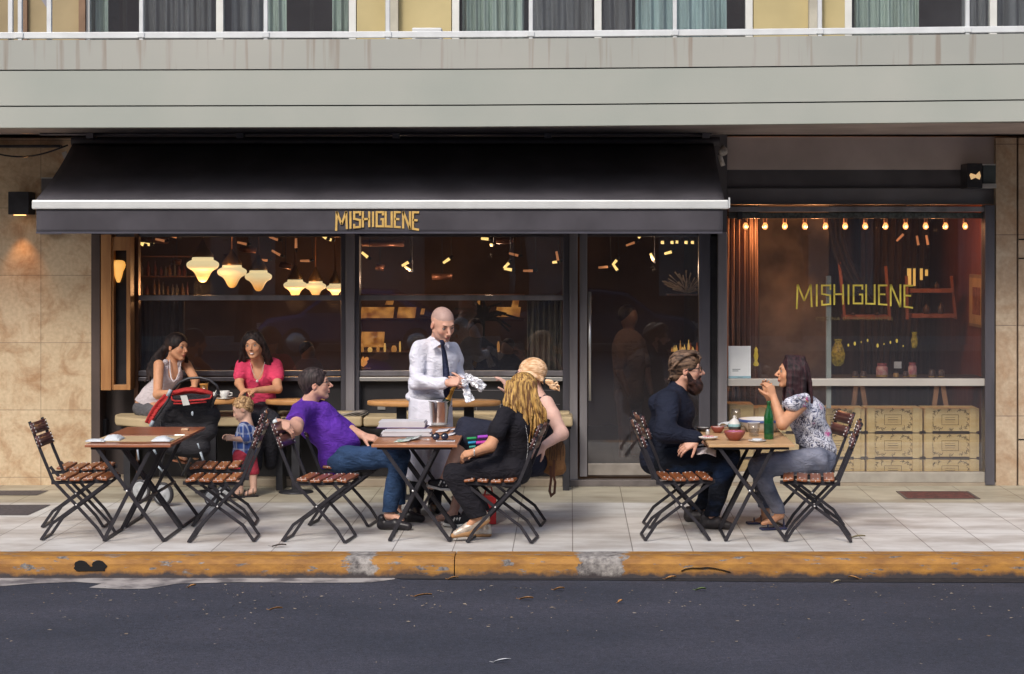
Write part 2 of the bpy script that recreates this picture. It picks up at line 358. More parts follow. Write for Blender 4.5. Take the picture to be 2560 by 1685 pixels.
def kprof(x):
    w1 = 0.006 * noise.noise((x * 1.3, 0, 0)); w2 = 0.01 * noise.noise((x * 3.1, 5, 0))
    return [(DK1, 0.0), (DK0 + 0.055 + w1, 0.002 + w1 * 0.5), (DK0 + 0.022 + w1, -0.012 + w2 * .4), (DK0 + 0.006 + w2, -0.045), (DK0 + w2, -0.10), (DK0 - 0.002 + w2, ROADZ - 0.01), (DK1, ROADZ - 0.01)]
for a, b2 in zip(joints[:-1], joints[1:]):
    g = MB(); n = max(2, int((b2 - a) / 0.12)) if abs(a) < 30 and abs(b2) < 30 else 60
    a1 = a + 0.004; b1 = b2 - 0.004
    vs = []; 
    for i in range(n + 1):
        x = a1 + (b1 - a1) * i / n
        vs += [(x, y, z) for y, z in kprof(x)]
    fs = [(i * 7 + j, i * 7 + (j + 1) % 7, i * 7 + 7 + (j + 1) % 7, i * 7 + 7 + j) for i in range(n) for j in range(7)]
    fs += [tuple(range(7)), tuple(n * 7 + j for j in range(6, -1, -1))]
    g.add(vs, fs); structure(g.build('kerb', KM, origin=(0, 0, 0)))
conc = mat('old_concrete', (0.20, 0.185, 0.175), 0.85, col2=(0.42, 0.40, 0.37), vs=9, bump=0.8, bs=18, lo=0.38, hi=0.6)
# chipped white patches and a crack in the painted kerb
def patch(poly_px, m, name, d=DK0 - 0.004, th=0.004):
    g = MB(); g.prism([(wx(a, d), wz(b, d)) for a, b in poly_px], d, d + th, 'y'); structure(g.build(name, m))
pale = mat('bare_stone', (0.42, 0.39, 0.36), 0.8, var=0.25, vs=25)
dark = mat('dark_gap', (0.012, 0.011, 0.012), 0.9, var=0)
def crack(pts, w_, name='kerb_crack'):
    d = DK0 - 0.008; g = MB(); q = [Vector((wx(a, d), d, wz(b, d))) for a, b in pts]
    g.bar(q, w_, 0.012, (0, 1, 0)); structure(g.build(name, dark))
crack([(1703, 1427), (1714, 1422), (1730, 1419.5), (1752, 1420), (1770, 1418), (1795, 1422), (1812, 1426), (1826, 1430)], 0.003)
g = MB()
for px in (203, 247):
    d = DK0 - 0.006; c = W(px, 1414, d)
    for i in range(2):
        a0 = random.random()
        poly = [(c.x + 0.055 * (1 + 0.15 * math.sin(5 * t + px)) * math.cos(t), c.z - 0.004 + 0.038 * (1 + 0.12 * math.sin(3 * t + px)) * math.sin(t)) for t in [2 * math.pi * k / 16 for k in range(16)]]
    g.prism(poly, d, d + 0.02, 'y')
g.box(wx(190, 14.02), 14.022, wz(1428, 14.02), wx(262, 14.02), 14.03, wz(1417, 14.02))
structure(g.build('drain_hole', dark))
# gutter: pale cement strip on the left, worn dark channel on the right
g = MB(); top = [(-30, DK0 - 0.003)] + [(wx(p, 14), DK0 - 0.003) for p in (0, 400, 800, 985)]
low = [(wx(p, 13.9), 14.0 - q) for p, q in ((985, 0.02), (930, 0.15), (800, 0.17), (600, 0.14), (450, 0.20), (392, 0.40), (330, 0.42), (245, 0.36), (262, 0.2), (190, 0.13), (90, 0.20), (0, 0.34), (-80, 0.36))] + [(-30, 13.7)]
ply = top + low
g.add([(x, y, ROADZ + 0.004) for x, y in ply], [tuple(range(len(ply) - 1, -1, -1))])
structure(g.build('gutter_cement', mat('gutter_cement', (0.12, 0.11, 0.115), 0.85, col2=(0.36, 0.33, 0.315), vs=5, lo=.36, hi=.56, bump=0.3), origin=(0, 0, 0)))
g = MB(); ply = [(wx(990, 14), DK0 - 0.003), (40, DK0 - 0.003), (40, 13.80), (wx(2560, 14), 13.84), (wx(2000, 14), 13.87), (wx(1500, 14), 13.94), (wx(1200, 14), 13.955), (wx(1010, 14), 13.98)]
g.add([(x, y, ROADZ + 0.004) for x, y in ply], [tuple(range(len(ply) - 1, -1, -1))])
structure(g.build('gutter_dirt', mat('gutter_dirt', (0.022, 0.020, 0.022), 0.9, var=0.3, vs=20), origin=(0, 0, 0)))
# litter on the road: fallen leaves and bits of bark, nobody could count them
rng = random.Random(3)
lit = MB()
for i in range(420):
    px = rng.uniform(-50, 2610); y = 13.75 - abs(rng.gauss(0, 0.9)); 
    if y < 11: continue
    x = wx(px, y); r = rng.choice([0.006, 0.008, 0.010, 0.014]) * rng.uniform(.6, 1.3); a = rng.uniform(0, 6.28); z = ROADZ + 0.006
    e = rng.uniform(0.25, 0.8)
    pts = [(math.cos(a + t) * r * (1 if k % 2 == 0 else e), math.sin(a + t) * r * (1 if k % 2 == 0 else e)) for k, t in enumerate([0, 1.57, 3.14, 4.71])]
    lit.add([(x + p, y + q, z + rng.uniform(0, .006)) for p, q in pts], [(0, 1, 2, 3)])
o = lit.build('leaf_litter', mat('dry_litter', (0.16, 0.11, 0.07), 0.9, col2=(0.42, 0.36, 0.28), vs=4), origin=(0, 0, 0))
tag(o, 'scattered crumbs of dry leaf and bark on the dark road by the kerb', 'litter', kind='stuff')
leafm = mat('dry_leaf', (0.40, 0.20, 0.07), 0.8, var=0.35, vs=60)
greenm = mat('green_leaf', (0.14, 0.20, 0.06), 0.8, var=0.3, vs=60)
def leaf(name, px, py, L_, m, label, rz=0.0, z0=ROADZ, wide=0.4, group='fallen leaves'):
    d = CH * 0 + FL * (CH - z0) / (py - PY0); c = W(px, py, d); c.z = z0 + 0.005
    g = MB()
    n = 10
    ca, sa = math.cos(rz), math.sin(rz); vs = []; fs = []
    for i in range(n + 1):
        t = i / n; wd = wide * L_ * 0.5 * math.sin(math.pi * min(1, t * 1.05)) * (1 + 0.25 * (i % 2)); zz = 0.010 * math.sin(3 * t) + 0.012 * t * t
        for q in (-1, 0, 1):
            a, b2 = (t - 0.5) * L_, q * wd
            vs.append((c.x + a * ca - b2 * sa, c.y + a * sa + b2 * ca, c.z + zz + abs(q) * 0.010))
    for i in range(n):
        for q in (0, 1): fs.append((i * 3 + q, i * 3 + 3 + q, i * 3 + 4 + q, i * 3 + 1 + q))
    g.add(vs, fs, True)
    g.tube([(c.x - L_ * .5 * ca, c.y - L_ * .5 * sa, c.z + .004), (c.x - L_ * .75 * ca, c.y - L_ * .75 * sa, c.z + .01)], 0.0015, 5)
    o = g.build(name, m); tag(o, label, 'leaf', group); return o
leaf('fallen_leaf', 1133, 1451, 0.075, leafm, 'orange strip of bark lying in the gutter below the kerb joint', 0.1, wide=.3)
leaf('fallen_leaf', 1677, 1450, 0.085, leafm, 'curled brown leaf at the gutter under the man with the beard', 0.3)
leaf('fallen_leaf', 2134, 1450, 0.080, leafm, 'orange leaf at the edge of the dark gutter, right of the right hand table', 2.9)
leaf('fallen_leaf', 2092, 1460, 0.060, mat('pale_leaf', (0.5, 0.4, 0.25), .8), 'pale flat leaf just left of an orange leaf near the gutter', 0.2)
leaf('fallen_leaf', 1752, 1479, 0.075, greenm, 'small green leaf on the road in front of the right hand table', -0.2)
leaf('fallen_leaf', 480, 1471, 0.060, leafm, 'small orange leaf on the road in front of the left hand tables', 0.5)
leaf('fallen_leaf', 1398, 1478, 0.075, leafm, 'brown leaf on the road below the concrete patch of the kerb', 0.0, wide=.3)
leaf('fallen_leaf', 1316, 1502, 0.10, leafm, 'thin tan leaf on the road left of the concrete patch', -0.3, wide=.25)
leaf('fallen_leaf', 690, 1528, 0.085, leafm, 'thin straw coloured leaf lying alone on the dark road', 0.0, wide=.12)
leaf('fallen_leaf', 1058, 1494, 0.12, leafm, 'long thin straw leaf on the road below the waiter', 0.05, wide=.08)
leaf('fallen_leaf', 1550, 1510, 0.05, leafm, 'small crumpled yellow leaf below the right edge of the concrete patch', 0.8)
leaf('fallen_leaf', 1256, 1659, 0.10, mat('white_scrap', (0.55, 0.56, 0.58), .8), 'white scrap lying near the lower edge of the road', 0.1, wide=.2)
leaf('fallen_leaf', 698, 1369, 0.11, mat('dark_leaf', (0.10, 0.08, 0.07), .8), 'dark curled leaf on the pavement edge by the chair of the man in purple', 0.0, z0=0.0, wide=.3)
leaf('fallen_leaf', 2146, 1347, 0.11, mat('olive_leaf', (0.20, 0.17, 0.09), .8), 'crumpled olive leaf on the pavement by the feet of the right end chair', 0.0, z0=0.0)
# ================================================================ materials of the building
def joint_mat(name, c1, c2, bw, rh, off, loc, mortar, blot, blo=0.42, bhi=0.66, vs=2.2, rough=0.5, msize=0.004, stretch=(1, 1, 1)):
    m, nt, b = nodes_of(name); N = nt.nodes; L = nt.links
    tc = N.new('ShaderNodeTexCoord'); sp = N.new('ShaderNodeSeparateXYZ'); cb = N.new('ShaderNodeCombineXYZ')
    L.new(tc.outputs['Object'], sp.inputs[0]); L.new(sp.outputs['X'], cb.inputs['X']); L.new(sp.outputs['Z'], cb.inputs['Y'])
    mp = N.new('ShaderNodeMapping'); mp.inputs['Location'].default_value = loc; L.new(cb.outputs[0], mp.inputs['Vector'])
    br = N.new('ShaderNodeTexBrick'); br.offset = off; br.inputs['Scale'].default_value = 1; br.inputs['Brick Width'].default_value = bw; br.inputs['Row Height'].default_value = rh
    br.inputs['Mortar Size'].default_value = msize; br.inputs['Mortar Smooth'].default_value = 0.2
    br.inputs['Color1'].default_value = (*c1, 1); br.inputs['Color2'].default_value = (*c2, 1); br.inputs['Mortar'].default_value = (*mortar, 1)
    L.new(mp.outputs[0], br.inputs['Vector'])
    mp2 = N.new('ShaderNodeMapping'); mp2.inputs['Scale'].default_value = stretch; L.new(tc.outputs['Object'], mp2.inputs['Vector'])
    n1 = N.new('ShaderNodeTexNoise'); n1.inputs['Scale'].default_value = vs; n1.inputs['Detail'].default_value = 9; n1.inputs['Roughness'].default_value = 0.68; n1.inputs['Distortion'].default_value = 0.6
    L.new(mp2.outputs[0], n1.inputs['Vector'])
    cr = N.new('ShaderNodeValToRGB'); e = cr.color_ramp.elements; e[0].position = blo; e[1].position = bhi; e[0].color = (1, 1, 1, 1); e[1].color = (*blot, 1)
    L.new(n1.outputs['Fac'], cr.inputs['Fac'])
    n2 = N.new('ShaderNodeTexNoise'); n2.inputs['Scale'].default_value = 28; n2.inputs['Detail'].default_value = 6; L.new(tc.outputs['Object'], n2.inputs['Vector'])
    c3 = N.new('ShaderNodeValToRGB'); e = c3.color_ramp.elements; e[0].position = 0.3; e[1].position = 0.7; e[0].color = (0.86, 0.84, 0.82, 1); e[1].color = (1.08, 1.08, 1.08, 1); L.new(n2.outputs['Fac'], c3.inputs['Fac'])
    x1 = N.new('ShaderNodeMixRGB'); x1.blend_type = 'MULTIPLY'; x1.inputs['Fac'].default_value = 1; L.new(br.outputs['Color'], x1.inputs['Color1']); L.new(cr.outputs[0], x1.inputs['Color2'])
    x2 = N.new('ShaderNodeMixRGB'); x2.blend_type = 'MULTIPLY'; x2.inputs['Fac'].default_value = 1; L.new(x1.outputs[0], x2.inputs['Color1']); L.new(c3.outputs[0], x2.inputs['Color2'])
    L.new(x2.outputs[0], b.inputs['Base Color']); b.inputs['Roughness'].default_value = rough
    bp = N.new('ShaderNodeBump'); bp.inputs['Strength'].default_value = 0.25; bp.inputs['Distance'].default_value = 0.004
    L.new(br.outputs['Fac'], bp.inputs['Height']); bp.invert = True; L.new(bp.outputs[0], b.inputs['Normal'])
    return m
travertine = joint_mat('travertine', (0.56, 0.44, 0.29), (0.64, 0.51, 0.345), 0.95, 0.64, 0.0, (0.28, 0.565, 0), (0.36, 0.28, 0.19), (0.68, 0.53, 0.43), 0.46, 0.66, 3.4)
travertine2 = joint_mat('travertine_pale', (0.46, 0.37, 0.27), (0.50, 0.40, 0.29), 0.62, 0.86, 0.0, (0.1, 0.2, 0), (0.20, 0.15, 0.12), (0.72, 0.58, 0.48))
render_mat = mat('parapet_paint', (0.325, 0.350, 0.315), 0.75, col2=(0.385, 0.395, 0.355), vs=0.9, bump=0.08, bs=60, lo=0.3, hi=0.7)
steel = mat('dark_steel', (0.105, 0.10, 0.115), 0.38, metal=0.35, var=0.25, vs=5, stretch=(1, 1, 0.15))
steel_m = mat('mid_steel', (0.24, 0.225, 0.235), 0.36, metal=0.35, var=0.25, vs=5, stretch=(1, 1, 0.15))
steel_l = mat('pale_steel', (0.46, 0.45, 0.43), 0.35, metal=0.55, var=0.10, vs=4, stretch=(0.2, 1, 1))
blackm = mat('black_metal', (0.030, 0.030, 0.035), 0.45, metal=0.3, var=0.2, vs=10)
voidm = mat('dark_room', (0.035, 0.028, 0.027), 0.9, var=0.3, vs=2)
shop_glass = glass_mat('shop_glass', (0.92, 0.92, 0.93), 1.9, black_lift=0.022)
# ================================================================ the building
B = thing('apartment_building', 'pale apartment building with a balcony over a cafe front clad in tan stone', 'building', (0, DF, 0), world=True)
def part(mb, name, m, parent=None, **k): return mb.build(name, m, parent if parent is not None else B, **k)
part(MB().box(-14, DF, 0, wx(228, DF), DF + 0.45, 3.3), 'stone_wall', travertine, label='tan mottled stone wall left of the cafe front')
part(MB().box(wx(2488, DF), DF - 0.03, 0, wx(2541, DF), DF + 0.4, 3.3), 'stone_pier', travertine2)
part(MB().box(wx(2545, DF), DF - 0.02, 0, 14, DF + 0.4, 3.3), 'stone_wall', travertine2, label='pale stone wall at the right edge')
g = MB()
for z in (2.33, 3.05 - 0.9, 1.35 - 0.92): g.box(wx(2545, DF), DF - 0.024, z, 14, DF - 0.0205, z + 0.012)
part(g, 'wall_joint', dark)
# parapet of the balcony, bands with dark shadow gaps; it climbs slightly to the right
DB = 16.40
def slope(x):
    px = PX0 + x * FL / DB
    return (-(3 * max(0, (1280 - px)) / 1280) + 13 * max(0, (px - 1180) / 1380) ** 1.25) / sc(DB)
def band(y0, y1, d0, d1, m, name, n=60, x0=-14, x1=14, jag=0.0):
    g = MB(); z1, z0 = wz(y0, DB), wz(y1, DB); vs = []
    xs = [x0 + (x1 - x0) * i / n for i in range(n + 1)]
    for x in xs:
        k = slope(max(-5.2, min(4.2, x)))
        j = jag * noise.noise((x * 7, y0, 0)) if jag else 0
        vs += [(x, d0, z0 + k + j), (x, d1, z0 + k + j), (x, d1, z1 + k), (x, d0, z1 + k)]
    fs = [(i * 4 + j, i * 4 + (j + 1) % 4, i * 4 + 4 + (j + 1) % 4, i * 4 + 4 + j) for i in range(n) for j in range(4)]
    fs += [(0, 1, 2, 3), (n * 4 + 3, n * 4 + 2, n * 4 + 1, n * 4)]
    g.add(vs, fs); return part(g, name, m)
def streak_mat():
    m, nt, b = nodes_of('parapet_stained'); N = nt.nodes; L = nt.links
    tc = N.new('ShaderNodeTexCoord'); mp = N.new('ShaderNodeMapping'); mp.inputs['Scale'].default_value = (6, 1, 0.25); L.new(tc.outputs['Object'], mp.inputs['Vector'])
    n1 = N.new('ShaderNodeTexNoise'); n1.inputs['Scale'].default_value = 2.2; n1.inputs['Detail'].default_value = 7; L.new(mp.outputs[0], n1.inputs['Vector'])
    c1 = N.new('ShaderNodeValToRGB'); e = c1.color_ramp.elements; e[0].position = 0.55; e[1].position = 0.74; e[0].color = (1, 1, 1, 1); e[1].color = (0.66, 0.50, 0.43, 1); L.new(n1.outputs['Fac'], c1.inputs['Fac'])
    n2 = N.new('ShaderNodeTexNoise'); n2.inputs['Scale'].default_value = 0.6; n2.inputs['Detail'].default_value = 5; L.new(tc.outputs['Object'], n2.inputs['Vector'])
    c2 = N.new('ShaderNodeValToRGB'); e = c2.color_ramp.elements; e[0].position = 0.35; e[1].position = 0.65; e[0].color = (0.325, 0.335, 0.305, 1); e[1].color = (0.375, 0.375, 0.34, 1); L.new(n2.outputs['Fac'], c2.inputs['Fac'])
    x = N.new('ShaderNodeMixRGB'); x.blend_type = 'MULTIPLY'; x.inputs['Fac'].default_value = 1; L.new(c2.outputs[0], x.inputs['Color1']); L.new(c1.outputs[0], x.inputs['Color2']); L.new(x.outputs[0], b.inputs['Base Color'])
    b.inputs['Roughness'].default_value = 0.75; return m
band(97, 171, DB, DB + 0.14, streak_mat(), 'parapet_band')
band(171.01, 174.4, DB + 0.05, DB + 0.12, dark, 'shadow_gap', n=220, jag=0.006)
band(174.41, 261, DB, DB + 0.14, render_mat, 'parapet_band')
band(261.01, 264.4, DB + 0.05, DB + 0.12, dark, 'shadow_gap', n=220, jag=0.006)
band(264.41, 316, DB, DB + 0.14, render_mat, 'parapet_band')
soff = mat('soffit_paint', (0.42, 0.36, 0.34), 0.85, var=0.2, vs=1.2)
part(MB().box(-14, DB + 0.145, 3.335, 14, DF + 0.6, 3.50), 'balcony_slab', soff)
# upper floor wall, windows with curtains
DU = 17.9
yel = mat('ochre_render', (0.46, 0.385, 0.20), 0.85, var=0.12, vs=1.3)
part(MB().box(-14, DU, 3.502, wx(200, DU), DU + 0.3, 6.2), 'upper_wall', mat('tan_render', (0.30, 0.24, 0.14), 0.85, var=0.2, vs=1.3))
part(MB().box(wx(892, DU), DU, 3.502, wx(1128, DU), DU + 0.3, 6.2), 'upper_wall', yel)
part(MB().box(wx(1884, DU), DU, 3.502, wx(2112, DU), DU + 0.3, 6.2), 'upper_wall', yel)
for a in (55, 200): part(MB().box(wx(a, DU), DU - 0.05, 3.502, wx(a + 16, DU), DU - 0.002, 6.2), 'wall_strip', mat('brown_strip', (0.22, 0.14, 0.09), 0.8))
for a in (965, 1870 + 150): part(MB().box(wx(a, DU), DU - 0.10, 3.502, wx(a + 32, DU), DU - 0.002, 6.2), 'wall_strip', mat('pale_strip', (0.42, 0.40, 0.33), 0.8))
frw = mat('white_frame', (0.62, 0.63, 0.60), 0.5, var=0.05)
upglass = glass_mat('window_glass', (0.90, 0.92, 0.92), 0.9, black_lift=0.03)
curt_b = mat('blue_curtain', (0.30, 0.40, 0.41), 0.9, var=0.25, vs=3, stretch=(6, 1, 0.3))
curt_g = mat('green_curtain', (0.36, 0.44, 0.40), 0.9, var=0.22, vs=3, stretch=(6, 1, 0.3))
curt_s = mat('sheer_curtain', (0.13, 0.135, 0.145), 0.9, var=0.25, vs=3, stretch=(8, 1, 0.3))
def curtain(parent, px0, px1, y0, y1, d, m, name='curtain', folds=7, amp=0.035, taper=0.0, sway=0.0, seed=0):
    x0, x1 = wx(px0, d), wx(px1, d); z1, z0 = wz(y0, d), wz(y1, d); r = random.Random(seed + px0)
    ph = [r.uniform(0, 6.28) for _ in range(4)]
    def f(u, v):
        z = z0 + (z1 - z0) * v; t = 1 - taper * (1 - v) ; xx = x0 + (x1 - x0) * ((u) * t) + sway * (1 - v) ** 2
        y = d + amp * (math.sin(u * folds * 6.28 + ph[0] + 0.5 * math.sin(3 * v + ph[1])) + 0.45 * math.sin(u * folds * 13.1 + ph[2] + v)) 
        return (xx, y, z)
    g = MB(); g.sheet(f, folds * 14, 10); return g.build(name, m, parent, solid=0.004)
def upper_window(px0, px1, mull, curtains):
    d = DU; top = 6.0
    wf = MB(); z0 = 3.502
    for a, b2 in [(px0, px0 + 18), (px1 - 18, px1)] + [(q, q + 18) for q in mull]:
        wf.box(wx(a, d), d + 0.0, z0, wx(b2, d), d + 0.08, top)
    wf.box(wx(px0 + 18, d), d + 0.004, top - 0.08, wx(px1 - 18, d), d + 0.076, top)
    win = part(wf, 'window', frw, bevel=0.004)
    win['_o'] = B['_o']
    gl = MB().box(wx(px0 + 18, d), d + 0.03, z0, wx(px1 - 18, d), d + 0.036, top - 0.08); gl.build('pane', upglass, win)
    for c in curtains:
        curtain(win, c[0], c[1], -250, 104, d + 0.22, c[2], folds=c[3], amp=0.03)
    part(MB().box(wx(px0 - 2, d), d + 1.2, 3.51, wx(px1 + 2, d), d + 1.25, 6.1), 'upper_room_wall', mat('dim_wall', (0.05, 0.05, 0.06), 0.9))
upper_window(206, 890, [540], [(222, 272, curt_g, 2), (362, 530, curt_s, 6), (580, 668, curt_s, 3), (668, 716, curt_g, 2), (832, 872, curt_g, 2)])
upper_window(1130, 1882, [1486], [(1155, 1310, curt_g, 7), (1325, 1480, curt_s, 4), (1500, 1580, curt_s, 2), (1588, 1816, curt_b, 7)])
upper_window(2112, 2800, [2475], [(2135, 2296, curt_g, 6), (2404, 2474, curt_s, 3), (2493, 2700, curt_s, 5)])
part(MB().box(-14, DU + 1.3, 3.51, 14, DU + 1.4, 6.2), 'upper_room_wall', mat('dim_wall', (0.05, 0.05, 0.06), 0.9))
part(MB().box(-14, DB + 1.0, 6.2, 14, DU + 2.0, 6.35), 'upper_slab', soff)
part(MB().box(-14, DU, 6.36, 14, DU + 2, 12), 'upper_wall', render_mat, label='plain upper wall above the balcony')
# balcony railing
rail = thing('balcony_railing', 'white tubular railing along the balcony edge', 'railing', (0, DB + 0.07, 4.0), world=True)
whp = mat('white_paint', (0.60, 0.62, 0.63), 0.4, var=0.06)
DR = DB + 0.07
g = MB(); g.bar([(x, DR, wz(86, DR) + slope(max(-5.2, min(4.2, x)))) for x in np.linspace(-14, 14, 57)], 0.055, 0.04, (0, 1, 0)); g.build('handrail', whp, rail, bevel=0.006)
for px in (-260, 51, 354, 665, 970, 1327, 1687, 2049, 2418, 2790):
    k = slope(wx(px, DR)); x = wx(px, DR)
    p = MB().box(x - 0.017, DR - 0.022, wz(98, DR) + k - 0.003, x + 0.017, DR + 0.022, 5.05).build('post', whp, rail, bevel=0.004)
    q = MB().box(x - 0.032, DR - 0.034, wz(93, DR) + k, x + 0.032, DR + 0.034, wz(79, DR) + k); q.build('bracket', whp, rail, bevel=0.006)
for px in (22, 119): MB().box(wx(px, DR) - 0.02, DR + 0.04, 4.03, wx(px, DR) + 0.02, DR + 0.08, 5.05).build('post', whp, rail, bevel=0.004)
MB().bar([(wx(84, DR), DR + 0.06, wz(-40, DR)), (wx(119, DR), DR + 0.06, wz(14, DR))], 0.05, 0.03).build('brace', mat('gray_paint', (0.25, 0.24, 0.27), 0.5), rail)
ac = thing('cooling_unit', 'white cooling unit on the balcony floor under the left ochre wall', 'air conditioner', (wx(1066, 17.5), 17.5, 3.50), world=True)
MB().pbox(1030, 69, 1104, 110, 17.45, 17.7).build('casing', whp, ac, bevel=0.01)
MB().pbox(1037, 86, 1097, 93, 17.435, 17.448).build('grille', dark, ac)
# ---------------------------------------------------------------- shop front
ch = mat('charcoal_panel', (0.11, 0.105, 0.115), 0.55, var=0.25, vs=1.5)
part(MB().box(wx(228, DF), DF + 0.02, wz(592, DF), wx(1818, DF), DF + 0.3, 3.334), 'fascia', ch)
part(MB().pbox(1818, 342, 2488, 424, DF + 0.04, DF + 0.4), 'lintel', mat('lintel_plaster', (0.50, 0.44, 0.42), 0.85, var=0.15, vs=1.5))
part(MB().pbox(1818, 424.5, 2488, 470, DF + 0.10, DF + 0.4), 'header_panel', ch)
part(MB().pbox(1818, 471, 2488, 511, DF + 0.06, DF + 0.4), 'header_panel', mat('header_grey', (0.16, 0.155, 0.165), 0.5, var=0.25, vs=1.2))
part(MB().pbox(1822, 516, 2462, 529, DF - 0.02, DF + 0.1), 'head_rail', steel_m, bevel=0.004)
part(MB().pbox(1822, 531, 2462, 546, DF + 0.04, DF + 0.12), 'shutter_slot', mat('brushed_green', (0.075, 0.085, 0.080), 0.6, var=0.4, vs=40))
part(MB().pbox(1844, 526, 1856, 549, DF - 0.0, DF + 0.05), 'stop_block', blackm)
# left bay
part(MB().pbox(228, 585, 250, 1213, DF - 0.01, DF + 0.3), 'door_jamb', mat('brown_jamb', (0.075, 0.055, 0.05), 0.6, var=0.25, vs=2), bevel=0.004)
part(MB().pbox(250, 585, 346, 1213, DF + 0.22, DF + 0.3), 'side_panel', mat('dark_side', (0.045, 0.035, 0.034), 0.7))
def post(px0, px1, y0, y1, m, d0=DF - 0.05, d1=DF + 0.12, name='mullion'): return part(MB().pbox(px0, y0, px1, y1, d0, d1), name, m, bevel=0.005)
post(335, 346, 580, 1190, mat('copper_edge', (0.16, 0.085, 0.055), 0.4, metal=0.6), DF, DF + 0.1)
post(852, 864, 580, 1200, steel); post(864, 886, 580, 1200, steel_m, DF - 0.09, DF - 0.0); post(886, 898, 580, 1200, steel)
post(1407, 1424, 580, 1200, steel); post(1424, 1444, 580, 1210, steel_m, DF - 0.07, DF); 
post(1449, 1468, 580, 1192, steel_m, DF - 0.03, DF + 0.03, 'door_stile')
post(1747, 1776, 580, 1190, steel, DF - 0.02, DF + 0.1); post(1776, 1794, 580, 1200, blackm, DF + 0.02, DF + 0.1)
post(1795, 1818, 580, 1213, steel_m, DF - 0.1, DF + 0.1)
post(2463, 2487, 512, 1213, steel, DF - 0.06, DF + 0.12)
for (a, b2) in ((346, 852), (898, 1407)):
    part(MB().pbox(a, 738, b2, 751, DF - 0.01, DF + 0.06), 'transom', steel_m, bevel=0.004)
    part(MB().pbox(a, 927, b2, 940, DF - 0.02, DF + 0.06), 'sill_rail', steel_m if a > 500 else steel, bevel=0.004)
    part(MB().pbox(a, 943, b2, 953, DF - 0.04, DF + 0.05), 'sill_rail', steel_l if a > 500 else steel, bevel=0.004)
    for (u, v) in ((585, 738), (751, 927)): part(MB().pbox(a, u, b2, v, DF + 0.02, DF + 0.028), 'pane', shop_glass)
    part(MB().pbox(a, 953, b2, 1190, DF + 0.06, DF + 0.12), 'low_panel', mat('low_panel', (0.035, 0.033, 0.036), 0.5, var=0.3, vs=2))
g = MB()
for x_ in (1190, 1250, 1290): g.pbox(x_, 1002, x_ + 2, 1050, DF + 0.05, DF + 0.058)
for y_ in (975, 1010): g.pbox(1130, y_, 1400, y_ + 1.5, DF + 0.052, DF + 0.058)
part(g, 'panel_joint', steel_m)
part(MB().pbox(944, 1010, 963, 1024, DF + 0.045, DF + 0.058), 'vent_plate', steel_l)
# door
dr = part(MB().pbox(1470, 585, 1746, 1158, DF - 0.002, DF + 0.006), 'door', glass_mat('door_glass', (0.90, 0.90, 0.90), 1.9, black_lift=0.020)); dr['_o'] = B['_o']
MB().pbox(1470, 1159, 1746, 1188, DF - 0.02, DF + 0.03).build('kick_rail', mat('kick_rail', (0.30, 0.27, 0.24), 0.45, metal=0.4, var=0.15), dr, bevel=0.004)
hb = MB(); hb.tube([W(1474.5, 729, DF - 0.09), W(1474.5, 1002, DF - 0.09)], 0.013, 10)
for y_ in (760, 970): hb.tube([W(1474.5, y_, DF - 0.09), W(1474.5, y_, DF)], 0.008, 6)
hb.build('handle', mat('satin_steel', (0.62, 0.60, 0.58), 0.3, metal=0.8, var=0.05), dr)
# plinth and thresholds
beige = mat('plinth_stone', (0.25, 0.205, 0.155), 0.6, col2=(0.34, 0.29, 0.22), vs=3)
part(MB().box(wx(228, DF), DF - 0.12, 0.0, wx(1407, DF), DF + 0.3, 0.075), 'plinth', beige, bevel=0.006)
part(MB().box(wx(1407, DF), DF - 0.10, 0.0, wx(1818, DF), DF + 0.5, 0.06), 'threshold', mat('grey_step', (0.12, 0.105, 0.10), 0.55, var=0.2), bevel=0.006)
# right shop window
part(MB().pbox(1819, 947, 2463, 965, DF - 0.03, DF + 0.05), 'window_rail', mat('pale_rail', (0.52, 0.49, 0.45), 0.35, metal=0.3, var=0.06, vs=2), bevel=0.004)
part(MB().pbox(1819, 1181, 2463, 1206, DF - 0.03, DF + 0.08), 'bottom_rail', mat('pale_bottom_rail', (0.40, 0.37, 0.32), 0.4, metal=0.3, var=0.12), bevel=0.004)
part(MB().box(wx(1819, DF), DF - 0.05, 0, wx(2487, DF), DF + 0.4, 0.03), 'threshold', beige)
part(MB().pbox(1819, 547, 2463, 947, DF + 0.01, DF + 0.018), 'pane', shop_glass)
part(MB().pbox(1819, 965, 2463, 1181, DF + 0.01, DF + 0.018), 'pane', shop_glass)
part(MB().pbox(2066, 690, 2078, 1021, DF + 0.03, DF + 0.07), 'glass_divider', mat('greenish_edge', (0.36, 0.40, 0.36), 0.3, var=0.1))
# rooms behind the glass
RB = 24.0
xw = wx(1800, DF)
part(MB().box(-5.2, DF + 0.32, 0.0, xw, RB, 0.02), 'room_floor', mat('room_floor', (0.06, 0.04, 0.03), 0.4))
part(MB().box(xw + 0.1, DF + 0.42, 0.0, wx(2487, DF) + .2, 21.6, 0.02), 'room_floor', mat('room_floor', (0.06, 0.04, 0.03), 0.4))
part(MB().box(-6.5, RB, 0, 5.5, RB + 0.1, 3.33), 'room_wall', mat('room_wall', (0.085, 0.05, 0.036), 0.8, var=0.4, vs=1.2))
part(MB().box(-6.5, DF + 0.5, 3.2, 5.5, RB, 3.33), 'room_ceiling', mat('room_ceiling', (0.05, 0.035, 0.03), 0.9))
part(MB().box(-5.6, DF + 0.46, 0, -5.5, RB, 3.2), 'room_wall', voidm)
part(MB().box(xw + 0.0, DF + 0.32, 0, xw + 0.08, RB, 3.2), 'room_wall', voidm)
